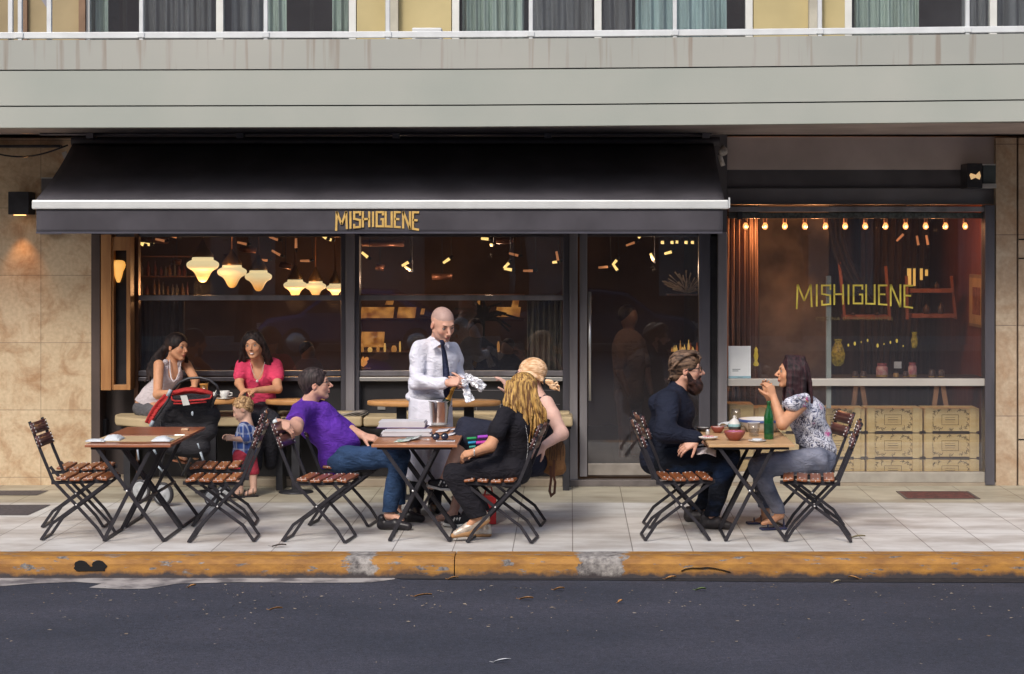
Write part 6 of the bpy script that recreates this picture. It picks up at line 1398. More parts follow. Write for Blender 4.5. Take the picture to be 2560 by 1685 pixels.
# ---------------------------------------------------------------- the waiter
def waiter():
    t = person('shaven headed waiter in white shirt, navy tie and long white apron at the middle table', 1068, 1285, 16.45)
    h = Head(P3(1107, 811, 16.28), (.50, -.78, -.42), (.10, -.30, 1), 1.20)
    b = Body(); add_head(b, h, skin=fair, brow=(.05, .035, .03), stubble=(.40, .25, .20), nose=1.15)
    b.cone(h.p(0, -.015, -.07), P3(1092, 866, 16.45), .066, .072, .03)
    b.cone(P3(1092, 866, 16.45), P3(1090, 900, 16.45), .08, .10, .03)
    sR, eR, wR = P3(1046, 876, 16.32), P3(1041, 955, 16.25), P3(1118, 957, 16.02)
    sL, eL, wL = P3(1134, 876, 16.58), P3(1146, 948, 16.60), P3(1160, 958, 16.20)
    b.cone(P3(1090, 900, 16.45), P3(1074, 1000, 16.45), .12, .12, .04); b.chain([sR, eR, wR], [.055, .045, .030], .02); b.chain([sL, eL, wL], [.055, .045, .030], .02)
    for (hx, kx, fx, fy, fd) in ((1052, 1048, 1040, 1280, 16.25), (1092, 1090, 1086, 1272, 16.5)): b.chain([P3(hx, 1020, 16.45), P3(kx, 1140, 16.4), P3(fx, fy, fd)], [.09, .06, .04], .03)
    add_hand(b, wR, (.92, -.12, .10), (.25, .75, -.55), 1, 1.15, (.5, .6, .7, .8), .05, .8)
    add_hand(b, wL, (-.80, -.50, .20), (-.25, .75, -.2), -1, 1.15, (.55, .65, .7, .8), .03, .5)
    def cf(V):
        C = np.tile(np.array(fair), (len(V), 1)); q = (V - h.c) @ h.M / h.k      # shaven scalp
        scal = (((q[:, 0] / .085) ** 2 + ((q[:, 1] + .022) / .105) ** 2 + ((q[:, 2] - .040) / .092) ** 2) < 1.25) & (q[:, 2] > .058 - .25 * np.maximum(0, -q[:, 1]) + .2 * np.maximum(0, q[:, 1] - .04)) & (q[:, 1] < .078)
        wgt = scal[:, None] * .62; return C * (1 - wgt) + np.array((.33, .26, .25)) * wgt
    b.mesh('body', SKM, t, fair, colfn=cf); eyes(t, h)
    sh = cloth_mat('white_shirt', (.68, .68, .76), .8, var=.05, bump=.3, bs=14)
    b = Body()
    b.cone(P3(1064, 886, 16.38), P3(1120, 886, 16.52), .080, .076, .05)
    b.ell(P3(1090, 905, 16.44), (.19, .145, .17), None, .05); b.ell(P3(1074, 960, 16.42), (.185, .150, .16), None, .06); b.ell(P3(1072, 990, 16.42), (.188, .150, .07), None, .03)
    b.chain([sR, eR], [.068, .066], .03); b.cone(eR, wR - (wR - eR) * .10, .068, .047, .02); b.cone(wR - (wR - eR) * .22, wR - (wR - eR) * .04, .043, .043, .004)
    b.chain([sL, eL], [.066, .062], .03); b.cone(eL, wL, .060, .044, .02)
    b.cone(P3(1096, 866, 16.44), P3(1094, 856, 16.44), .080, .072, .02)
    b.cone(P3(1094, 862, 16.44), P3(1056, 872, 16.38), .062, .075, .04); b.cone(P3(1098, 862, 16.46), P3(1128, 874, 16.56), .062, .072, .04)
    b.cut(h.p(0, .01, -.10), (.075, .075, .10), None, .01); b.clip(P3(1072, 1003, 16.4), (0.10, 0, -1)); b.clip(wR, wR - eR)
    so_ = b.mesh('shirt', sh, t, fold=.0060, fs=(15, 10, 19))
    g = MB()                                        # collar leaves
    cn = [P3(1082, 826, 16.36), P3(1078, 845, 16.24), P3(1102, 853, 16.20)]
    g.add([P3(1080, 836, 16.40), P3(1076, 850, 16.30), P3(1083, 873, 16.235), P3(1104, 859, 16.19), P3(1088, 848, 16.24)], [(0, 1, 2, 3, 4)])
    g.add([P3(1109, 860, 16.19), P3(1121, 871, 16.24), P3(1130, 858, 16.34), P3(1120, 852, 16.28)], [(0, 1, 2, 3)])
    g.build('collar', sh, so_, solid=.006)
    tie = cloth_mat('navy_tie', (.016, .020, .048), .5, var=.15)
    g = MB(); TP = [(1103, 850, 16.175, 5), (1107, 858, 16.17, 6.5), (1106, 864, 16.185, 4.2), (1110, 880, 16.20, 6.2), (1113, 905, 16.225, 8), (1115, 930, 16.20, 9.5), (1116, 943, 16.19, 10), (1116, 965, 16.18, 10.5), (1117, 985, 16.19, 9), (1117, 998, 16.20, 3)]
    vs = []; fs = []
    for i, (a, y, d, wd) in enumerate(TP):
        for q, dd in ((-1, .012), (0, -.008), (1, .012)): vs.append(tuple(P3(a + q * wd * .8, y, d + dd - .03)))
    for i in range(len(TP) - 1):
        for q in (0, 1): fs.append((i * 3 + q, i * 3 + 1 + q, i * 3 + 4 + q, i * 3 + 3 + q))
    g.add(vs, fs, True); g.build('tie', tie, t, solid=.008)
    ap = cloth_mat('white_apron', (.66, .66, .74), .85, var=.04, bump=.2, bs=4)
    g = MB(); cx = wx(1077, 16.45)
    def f(u, v):
        a = R(-105 + 210 * u); rr = .180 + .030 * v + .007 * v * math.sin(u * 21 + 1) + .004 * math.sin(u * 37 + 3 * v)
        return (cx + rr * math.sin(a), 16.42 - (rr + .03) * 1.08 * math.cos(a), wz(996, 16.3) + (wz(1200, 16.3) - wz(996, 16.3)) * v + .006 * math.sin(u * 9))
    g.sheet(f, 70, 30); g.build('apron', ap, t, solid=.004)
    g = MB(); g.add([Vector(f(.52 + .001 * i, i / 10)) + Vector((.0 + .002 * (i % 2), -.006, 0)) for i in range(11)] + [Vector(f(.535 + .001 * i, i / 10)) + Vector((0, -.006, 0)) for i in range(11)], [(i, i + 1, 12 + i, 11 + i) for i in range(10)], True); g.build('apron_fold', ap, t, solid=.003)
    tr_ = cloth_mat('black_trousers', (.028, .028, .034), .8); b = Body()
    for (hx, kx, fx, fy, fd) in ((1052, 1048, 1040, 1268, 16.27), (1092, 1090, 1088, 1258, 16.5)): b.chain([P3(hx, 1020, 16.45), P3(kx, 1140, 16.40), P3(fx, fy, fd)], [.095, .075, .060], .03)
    b.clip(P3(1060, 1270, 16.3), (0, 0, -1)); b.mesh('trousers', tr_, t, fold=.004, fs=(12, 8, 14))
    sm = mat('black_leather', (.022, .020, .024), .35, var=.2, vs=20)
    for (hx, hy, hd, tx, ty, td) in ((1034, 1286, 16.42, 1046, 1296, 16.05), (1080, 1272, 16.6, 1096, 1282, 16.28)):
        b = Body(); shoe(b, np.array([wx(hx, hd), hd, .0]), np.array([wx(tx, td), td, .0])); b.clip((0, 0, 0.002), (0, 0, -1)); b.mesh('shoe', sm, t)
    return t
waiter()
foil = mat('crinkled_foil', (.55, .57, .62), .28, metal=.35, col2=(.8, .8, .84), vs=18, bump=1.0, bs=16)
t = thing('foil_wrapper', 'crumpled silvery wrapper dangling from the hands of the waiter', 'wrapper', tuple(W(1170, 950, 16.1)), world=True)
def lobe(a, b_, w0, w1, seed):
    g = MB(); a, b_ = Vector(a), Vector(b_); ax = (b_ - a); sd_ = ax.cross(Vector((0, 1, 0))).normalized()
    def f(u, v):
        wd = w0 + (w1 - w0) * math.sin(min(1, v * 1.15) * math.pi * .6); th = u * 2 * math.pi
        nn = noise.noise((u * 4 * math.cos(th) + seed, v * 7, seed)) * .016 + .008 * noise.noise((u * 11, v * 14, seed))
        return a + ax * v + sd_ * math.cos(th) * (wd + nn) + Vector((0, 1, 0)) * math.sin(th) * (wd * .45 + nn)
    g.sheet(f, 26, 16, smooth=False); return g
lobe(W(1162, 935, 16.1), W(1210, 972, 16.08), .012, .040, 1).build('flap', foil, t)
lobe(W(1156, 950, 16.08), W(1176, 1004, 16.02), .014, .034, 2.5).build('flap', foil, t)
lobe(W(1140, 955, 16.05), W(1166, 958, 16.0), .016, .030, 4).build('flap', foil, t)
# ---------------------------------------------------------------- man in the purple shirt
def purple_man():
    t = person('man in glasses, purple t-shirt and jeans leaning back on a folding chair', 850, 1190, 15.72)
    h = Head(P3(789, 962, 15.68), (1, .10, .12), (-.10, 0, 1), 1.10)
    b = Body(); add_head(b, h, skin=fair, brow=(.05, .03, .03), stubble=(.34, .20, .17), nose=1.2)
    b.cone(h.p(0, -.03, -.07), P3(772, 1012, 15.70), .062, .075, .03)
    pel, bel, che = P3(850, 1146, 15.70), P3(838, 1098, 15.72), P3(792, 1050, 15.74)
    b.chain([pel, bel, che], [.13, .12, .12], .05)
    sR, eR, wR = P3(752, 1032, 15.50), P3(738, 1070, 15.17), P3(692, 1057, 15.02)
    sL, eL, wL = P3(800, 1030, 15.95), P3(872, 1075, 15.98), P3(908, 1090, 15.80)
    b.chain([sR, eR, wR], [.066, .056, .034], .03); b.chain([sL, eL, wL], [.062, .050, .034], .03)
    add_hand(b, wR, (.90, -.12, -.32), (.10, .55, -.80), -1, 1.2, (.45, .5, .6, .7), .05, .6); add_hand(b, wL, (.92, -.2, -.2), (.2, .4, -.9), -1, 1.2, .35, .05, .4)
    L1 = [P3(862, 1148, 15.55), P3(1000, 1142, 15.42), P3(972, 1288, 15.42)]; L2 = [P3(862, 1146, 15.88), P3(994, 1136, 15.86), P3(992, 1284, 15.86)]
    b.chain(L1, [.08, .06, .035], .03); b.chain(L2, [.08, .06, .035], .03)
    for L in (L1, L2): b.cone(L[2], L[2] + np.array([.10, -.02, -.035]), .034, .028, .02)
    b.mesh('body', SKM, t, fair); eyes(t, h); glasses(t, h, thick=.0022)
    short_hair('hair', t, h, hair_mat('dark_brown_hair', (.020, .014, .014), (.060, .042, .042), 12), front=.118, pad=.012, nape=-.045, tuft=26, seed=4, cutr=(.085, .072, .10), cutz=-.02)
    pm = cloth_mat('purple_jersey', (.105, .030, .33), .85, var=.22, vs=4, bump=.12, bs=20)
    b = Body()
    b.cone(P3(765, 1030, 15.58), P3(790, 1028, 15.90), .095, .085, .05); b.ell(P3(788, 1050, 15.73), (.155, .20, .15), None, .05)
    b.cone(P3(800, 1058, 15.72), P3(845, 1112, 15.70), .160, .165, .06); b.cone(P3(845, 1112, 15.70), P3(835, 1160, 15.68), .150, .115, .05)
    b.cone(P3(830, 1165, 15.66), P3(818, 1186, 15.62), .085, .035, .03)
    b.cone(sR, sR + (eR - sR) * .62, .090, .086, .04); b.chain([sL, eL], [.085, .075], .03)
    b.cone(P3(768, 1018, 15.7), P3(772, 1006, 15.7), .095, .078, .03); b.cone(P3(780, 1020, 15.7), P3(800, 1030, 15.7), .080, .080, .05)
    b.cut(h.p(0, -.02, -.095), (.066, .066, .075), None, .008)
    b.clip(sR + (eR - sR) * .72, eR - sR + np.array([0, -.1, 0]))
    b.mesh('t_shirt', pm, t, fold=.0065, fs=(9, 7, 19))
    jm = cloth_mat('blue_jeans', (.025, .052, .115), .85, var=.25, vs=9, bump=.3)
    b = Body(); b.ell(pel + np.array([.02, 0, -.02]), (.15, .20, .12), None, .05); b.chain(L1, [.105, .082, .062], .03); b.chain(L2, [.105, .082, .062], .03)
    b.clip(P3(975, 1280, 15.4), (0, 0, -1)); b.mesh('jeans', jm, t, fold=.004, fs=(12, 9, 15))
    sm = mat('black_leather', (.022, .020, .024), .35, var=.2, vs=20)
    for (hx, hy, hd, tx, td) in ((955, 1318, 15.42, 1030, 15.36), (992, 1310, 15.86, 1062, 15.8)):
        b = Body(); shoe(b, np.array([wx(hx, hd), hd, 0.0]), np.array([wx(tx, td), td, 0.0]), k=1.15); b.cut(np.array([wx(hx + 22, hd), hd, .095]), (.07, .04, .035)); b.clip((0, 0, .002), (0, 0, -1)); b.mesh('shoe', sm, t)
    g = MB(); g.tube([Vector(wR + np.array([-.006, .038 * math.cos(a), .038 * math.sin(a)])) for a in np.linspace(0, 6.28, 18)[:-1]], .006, 6, closed=True); wt = g.build('watch', cut, t)
    MB().lathe([(0, .006), (.018, .006), (.020, -.004), (0, -.004)], Vector(wR + np.array([-.008, -.040, .012])), 16, axis=(0, -1, .2)).build('dial', mat('watch_face', (.6, .65, .66), .2), wt)
    return t
purple_man()
# ---------------------------------------------------------------- woman in the black dress
def black_woman():
    t = person('woman with wavy golden hair in a black dress seen from behind at the middle table', 1280, 1190, 14.95)
    h = Head(P3(1303, 975, 15.0), (-.82, .50, -.12), (0, 0, 1), 1.08)
    b = Body(); add_head(b, h, skin=tan_, male=False)
    b.cone(h.p(0, -.02, -.07), P3(1300, 1030, 14.98), .050, .055, .03)
    che, wai, pel = P3(1290, 1070, 14.96), P3(1284, 1118, 14.94), P3(1276, 1168, 14.95)
    b.chain([P3(1298, 1040, 14.98), che, wai, pel], [.08, .11, .095, .13], .05)
    sL, eL, wL = P3(1262, 1040, 14.80), P3(1226, 1114, 14.66), P3(1186, 1130, 14.60); sR, eR, wR = P3(1312, 1045, 15.18), P3(1250, 1115, 15.22), P3(1190, 1135, 15.05)
    b.chain([sL, eL, wL], [.052, .043, .027], .02); b.chain([sR, eR, wR], [.05, .04, .027], .02)
    add_hand(b, wL, (-.88, .30, -.25), (.2, .6, -.8), -1, 1.0, .5, .04, .5); add_hand(b, wR, (-.9, -.3, -.1), (0, -.3, -.9), 1, 1.0, .5, .04, .5)
    L1 = [P3(1278, 1172, 14.86), P3(1136, 1190, 14.80), P3(1196, 1290, 14.80)]; L2 = [P3(1278, 1172, 15.10), P3(1140, 1186, 15.14), P3(1212, 1300, 15.05)]
    for L in (L1, L2): b.chain(L, [.075, .058, .032], .03); b.cone(L[2], L[2] + np.array([-.10, 0, -.10]), .030, .026, .02)
    b.mesh('body', SKM, t, tan_)
    bk = cloth_mat('black_dress', (.016, .015, .020), .85, var=.25, vs=4, bump=.2, bs=14)
    b = Body(); b.cone(P3(1270, 1046, 14.84), P3(1306, 1046, 15.14), .072, .070, .04); b.ell(che, (.135, .19, .16), None, .05); b.cone(che, wai, .13, .125, .05); b.cone(wai, pel, .13, .155, .05)
    b.ell(pel + np.array([0, 0, -.01]), (.16, .20, .13), None, .05); b.cone(sL, sL + (eL - sL) * .62, .070, .070, .03); b.cone(sR, sR + (eR - sR) * .6, .066, .066, .03)
    b.clip(sL + (eL - sL) * .70, eL - sL + np.array([0, -.05, 0])) if False else None
    b.mesh('dress', bk, t, fold=.004, fs=(10, 8, 14))
    b = Body()
    b.cone(L1[0], L1[1], .120, .088, .04); b.cone(L1[1], L1[2], .088, .078, .03); b.cone(L2[0], L2[1], .118, .086, .04); b.cone(L2[1], L2[2], .086, .078, .03)
    b.cone(L1[1] + np.array([.06, .15, -.1]), L1[2] + np.array([-.02, .12, .04]), .08, .08, .04)
    b.clip(P3(1190, 1293, 14.8), (0.25, 0, -1)); b.mesh('wide_trousers', bk, t, fold=.006, fs=(13, 8, 9))
    gs = mat('gold_sneaker', (.42, .33, .25), .35, col2=(.62, .55, .48), vs=25, metal=.3, bump=.3); so_ = mat('tan_sole', (.40, .22, .10), .6, var=.15)
    he, to = P3(1212, 1292, 14.82), P3(1133, 1343, 14.80)
    b = Body(); d = unit(to - he); n = np.array([d[2], 0, -d[0]]); n = n if n[2] > 0 else -n
    b.cone(he, he + (to - he) * .55, .034, .036, .02); b.cone(he + (to - he) * .5, to + np.array([.02, 0, .03]), .036, .024, .02); b.cone(he, he + n * .05, .034, .034, .02)
    so1 = b.mesh('shoe', gs, t)
    b = Body(); q = -n * .030
    b.cone(he + q, he + (to - he) * .62 + q, .026, .030, .01, None); b.cone(he + (to - he) * .62 + q, to + np.array([0, 0, .012]), .030, .020, .01); b.clip((0, 0, .002), (0, 0, -1)); b.mesh('sole', so_, so1)
    b = Body(); shoe(b, P3(1218, 1338, 15.05) * np.array([1, 1, 0]), np.array([wx(1160, 15.05), 15.05, 0.0])); b.clip((0, 0, .022), (0, 0, -1)); s2 = b.mesh('shoe', gs, t)
    b = Body(); b.cone(np.array([wx(1218, 15.05), 15.05, .02]), np.array([wx(1166, 15.05), 15.05, .02]), .036, .032, .01); b.clip((0, 0, .002), (0, 0, -1)); b.clip((0, 0, .024), (0, 0, 1)); b.mesh('sole', so_, s2)
    hm = hair_mat('golden_hair', (.115, .050, .018), (.60, .36, .11), 9, (14, 14, .5))
    b = Body(); b.ell(h.p(0, -.022, .032), h.r(.090, .108, .098), h.M, .02); b.ell(h.p(0, -.05, -.05), h.r(.080, .075, .09), h.M, .03)
    rg_ = random.Random(11)
    ends = [(1258, 1028), (1262, 1020), (1270, 1034), (1282, 1045), (1288, 1062), (1296, 1072), (1304, 1082), (1312, 1096), (1322, 1104), (1330, 1106), (1336, 1088), (1342, 1080), (1350, 1074), (1358, 1082), (1366, 1074), (1372, 1062), (1370, 1048), (1360, 1050), (1348, 1060), (1325, 1080), (1300, 1050), (1276, 1010), (1316, 1060), (1352, 1092), (1338, 1100), (1308, 1070)]
    for i, (ex_, ey) in enumerate(ends + [(q0_ + rg_.uniform(-5, 5), q1_ - rg_.uniform(0, 16)) for q0_, q1_ in ends]):
        u = (ex_ - 1256) / 118.0; st_ = P3(1268 + 62 * u + rg_.uniform(-4, 4), 965 + rg_.uniform(-12, 22), 14.92 - .03 * math.sin(3.1 * u))
        md = P3(1262 + 92 * u + rg_.uniform(-3, 3), 1015 + 8 * u, 14.84 + .02 * rg_.random()); en = P3(ex_ + rg_.uniform(-2, 2), ey, 14.86 + .05 * rg_.random())
        strand(b, wave(st_, md, en, 12, .020, 2.0 * u + rg_.uniform(-.35, .35), (1, 0, 0), (0, 1, 0)), .017, .0060, .004)
    for i in range(26):
        a = rg_.uniform(-1, 1); q0 = h.p(a * .07, -.03 - rg_.random() * .06, .10 - .06 * abs(a)); q1 = P3(1268 + 58 * (a * .5 + .5), 960, 14.88); q2 = P3(1262 + 95 * (a * .5 + .5), rg_.uniform(1030, 1080), 14.83)
        strand(b, wave(q0, q1, q2, 12, .014, 1.5 * a + rg_.uniform(-.3, .3), (1, 0, 0)), .014, .005, .005)
    b.cut(h.p(0, .13, -.03), h.r(.07, .07, .09), h.M, .01)
    b.mesh('hair', hm, t)
    ch_ = MB(); [ch_.ball(W(1314 + 6 * math.sin(i * .12) , 1065 + i * 3.6, 14.765), .0035, 5, 4) for i in range(26)]; ch_.build('bag_chain', cut, t)
    MB().tube([Vector(wL + np.array([.0, .030 * math.cos(a), .030 * math.sin(a)])) for a in np.linspace(0, 6.28, 14)[:-1]], .004, 5, closed=True).build('bracelet', cut, t)
    return t
black_woman()
# ---------------------------------------------------------------- blonde woman beside her
def blonde_woman():
    t = person('blonde woman with a ponytail and bare arms sitting behind the woman in black', 1335, 1185, 15.75)
    h = Head(P3(1326, 938, 15.80), (-1, .05, -.06), (0, 0, 1), 1.12)
    b = Body(); add_head(b, h, skin=pale, male=False)
    b.cone(h.p(0, -.025, -.07), P3(1345, 990, 15.80), .050, .056, .03)
    che, pel = P3(1345, 1040, 15.76), P3(1335, 1150, 15.74)
    b.chain([P3(1348, 1005, 15.78), che, P3(1338, 1100, 15.75), pel], [.07, .12, .10, .13], .05)
    sL, eL, wL = P3(1366, 1008, 15.56), P3(1405, 1084, 15.46), P3(1360, 1114, 15.30); sR, eR, wR = P3(1330, 1010, 15.98), P3(1290, 1040, 15.98), P3(1274, 985, 15.95)
    b.chain([sL, sL + (eL - sL) * .4, eL, wL], [.062, .058, .050, .032], .03); b.chain([sR, eR, wR], [.058, .046, .03], .03)
    add_hand(b, wL, (-.8, -.1, -.55), (-.3, .6, -.6), 1, 1.1, .4, .05, .5); add_hand(b, wR, (-.35, -.1, .9), (-.7, .2, -.2), 1, 1.15, (.25, .35, .5, .4), .16, .3)
    L1 = [P3(1325, 1150, 15.60), P3(1162, 1092, 15.52), P3(1108, 1205, 15.50)]; L2 = [P3(1325, 1155, 15.9), P3(1180, 1130, 15.95), P3(1132, 1285, 15.9)]
    for L in (L1, L2): b.chain(L, [.09, .068, .036], .03); b.cone(L[2], L[2] + np.array([-.12, 0, -.04]), .032, .028, .02)
    b.mesh('body', SKM, t, pale)
    g = MB(); lens_ = mat('dark_lens', (0.02, 0.025, 0.05), 0.12)
    g.tube([Vector(h.p(-.085, -.02, .01)), Vector(h.p(-.083, .05, .016)), Vector(h.p(-.058, .098, .014))], .0035, 6); g.lathe([(0, .004), (.026, .002), (.028, -.003), (0, -.004)], Vector(h.p(-.036, .104, .006)), 14, axis=tuple(h.M[:, 1])); g.lathe([(0, .004), (.026, .002), (.028, -.003), (0, -.004)], Vector(h.p(.036, .104, .006)), 14, axis=tuple(h.M[:, 1])); g.build('sunglasses', lens_, t)
    tk = cloth_mat('dark_tank_top', (.03, .03, .04), .85)
    b = Body(); b.ell(che + np.array([0, .02, .01]), (.135, .17, .16), None, .04); b.cone(che, P3(1336, 1110, 15.76), .125, .13, .05); b.cone(P3(1362, 992, 15.64), P3(1352, 1015, 15.66), .020, .03, .02)
    b.mesh('tank_top', tk, t, fold=.003)
    st = cloth_mat('navy_shorts', (.022, .024, .040), .85); b = Body(); b.ell(pel, (.17, .21, .13), None, .05); b.cone(L1[0], L1[0] + (L1[1] - L1[0]) * .98, .125, .096, .04); b.cone(L2[0], L2[0] + (L2[1] - L2[0]) * .9, .12, .095, .04)
    b.cone(P3(1240, 1075, 15.5), P3(1160, 1062, 15.6), .075, .065, .04); b.cone(P3(1160, 1062, 15.6), P3(1135, 1100, 15.62), .05, .045, .03)
    sh_ = b.mesh('shorts', st, t, fold=.004)
    cols = [((1167, 1191, 1094, 1100), (.03, .30, .10)), ((1194, 1222, 1089, 1097), (.34, .06, .48)), ((1170, 1190, 1104, 1111), (.03, .26, .50)), ((1190, 1216, 1103, 1112), (.50, .05, .35)), ((1173, 1189, 1115, 1121), (.05, .30, .26)), ((1192, 1208, 1116, 1122), (.12, .12, .5))]
    for i, ((a, b2, c3, d3), cc) in enumerate(cols):
        g = MB(); g.sheet(lambda u, v: P3(a + (b2 - a) * u, c3 + (d3 - c3) * v - 2 * u, 15.385 - .02 * math.sin(3 * v)), 6, 4); g.build('print_stripe', mat('print_%d' % i, cc, .8, var=.15), sh_, solid=.004)
    sm = mat('black_suede', (.024, .024, .030), .8); wm = mat('white_rubber', (.60, .60, .60), .5, var=.05)
    for i, (he, to) in enumerate(((P3(1142, 1222, 15.50), P3(1072, 1216, 15.46)), (P3(1165, 1308, 15.62), P3(1112, 1312, 15.55)))):
        b = Body(); d = unit(to - he); upv = np.array([0, 0, 1.0]); b.cone(he + upv * .03, he + (to - he) * .6 + upv * .028, .038, .036, .02); b.cone(he + (to - he) * .5 + upv * .03, to + np.array([.02, 0, .03]), .038, .028, .02); b.cone(he + upv * .03, he + upv * .075, .036, .036, .02)
        s1 = b.mesh('shoe', sm, t); g = MB(); g.bar([Vector(he + np.array([.03, 0, -.008])), Vector(he + (to - he) * .6 + np.array([0, 0, -.010])), Vector(to + np.array([-.02, 0, .012]))], .020, .082, (0, 1, 0)); g.build('sole', wm, s1, bevel=.006)
        g = MB()
        for k in range(3): q = he + (to - he) * (.38 + .13 * k) + np.array([0, -.0385, .018]); g.bar([Vector(q), Vector(q + np.array([.022, .004, .040]))], .012, .004, (0, 1, 0))
        g.build('stripes', wm, s1)
    hm = hair_mat('strawberry_hair', (.52, .28, .13), (.86, .60, .38), 13, (2, 6, 9)); rg_ = random.Random(3)
    b = Body(); b.ell(h.p(0, -.022, .036), h.r(.088, .106, .094), h.M, .02); b.cut(h.p(0, .13, -.035), h.r(.10, .075, .11), h.M, .01); b.clip(h.p(0, 0, -.06), -h.M[:, 2] + .3 * h.M[:, 1])
    band_ = P3(1360, 955, 15.74)
    for i in range(22):
        a = rg_.uniform(-1, 1); q0 = h.p(-.088 * abs(math.sin(a * 1.5)) , .055 - .03 * rg_.random(), .10 - .09 * abs(a)); q1 = h.p(-.10 * abs(math.sin(a * 1.6)), -.05, .085 - .09 * abs(a))
        strand(b, wave(q0, q1, band_, 6, .006, rg_.uniform(0, 6), (0, 0, 1)), .011, .012, .006)
    for i in range(22):
        e = P3(1372 + rg_.uniform(0, 28), 972 + rg_.uniform(-6, 18), 15.72 + rg_.uniform(-.05, .03)); strand(b, wave(band_, P3(1380, 950, 15.70), e, 8, .026, rg_.uniform(0, 6), (0, 0, 1), (1, 0, 0)), .014, .005, .006)
    hr = b.mesh('hair', hm, t)
    MB().tube([Vector(band_ + np.array([.01 + .008 * math.cos(a), .026 * math.cos(a), .026 * math.sin(a)])) for a in np.linspace(0, 6.28, 14)[:-1]], .009, 6, closed=True).build('hair_band', blackm, hr)
    return t
blonde_woman()
# brown fringed handbag on her chair
lb = cloth_mat('tan_leather', (.26, .13, .055), .6, var=.25, bump=.4)
hbg = thing('handbag', 'brown fringed leather handbag hanging from the chair of the blonde woman', 'handbag', tuple(W(1378, 1180, 15.6)), world=True)
b = Body(); b.ell(P3(1384, 1125, 15.62), (.085, .06, .11), None, .03); b.cone(P3(1384, 1120, 15.62), P3(1388, 1170, 15.62), .075, .075, .03); b.cone(P3(1365, 1172, 15.62), P3(1402, 1170, 15.62), .03, .03, .03); b.mesh('pouch', lb, hbg, fold=.005, fs=(25, 10, 6))
g = MB()
for i in range(16):
    x0 = 1368 + 2.6 * i; l_ = 34 + 12 * math.sin(i * 2.1); g.bar([W(x0, 1098 + (i % 3), 15.535), W(x0 + 2 * math.sin(i), 1098 + l_ * .5, 15.525), W(x0 + 3 * math.sin(i * 1.7), 1098 + l_ * 1.2, 15.53)], .007, .003)
g.build('fringe', mat('dark_leather', (.10, .05, .025), .6, var=.3), hbg)
g = MB(); g.bar([W(1385, 1150, 15.54), W(1384, 1190, 15.53), W(1388, 1205, 15.53), W(1386, 1232, 15.52), W(1378, 1239, 15.52), W(1374, 1228, 15.52), W(1378, 1195, 15.54), W(1376, 1165, 15.55)], .020, .005); g.build('strap', mat('brown_strap', (.09, .035, .02), .45, var=.3), hbg)
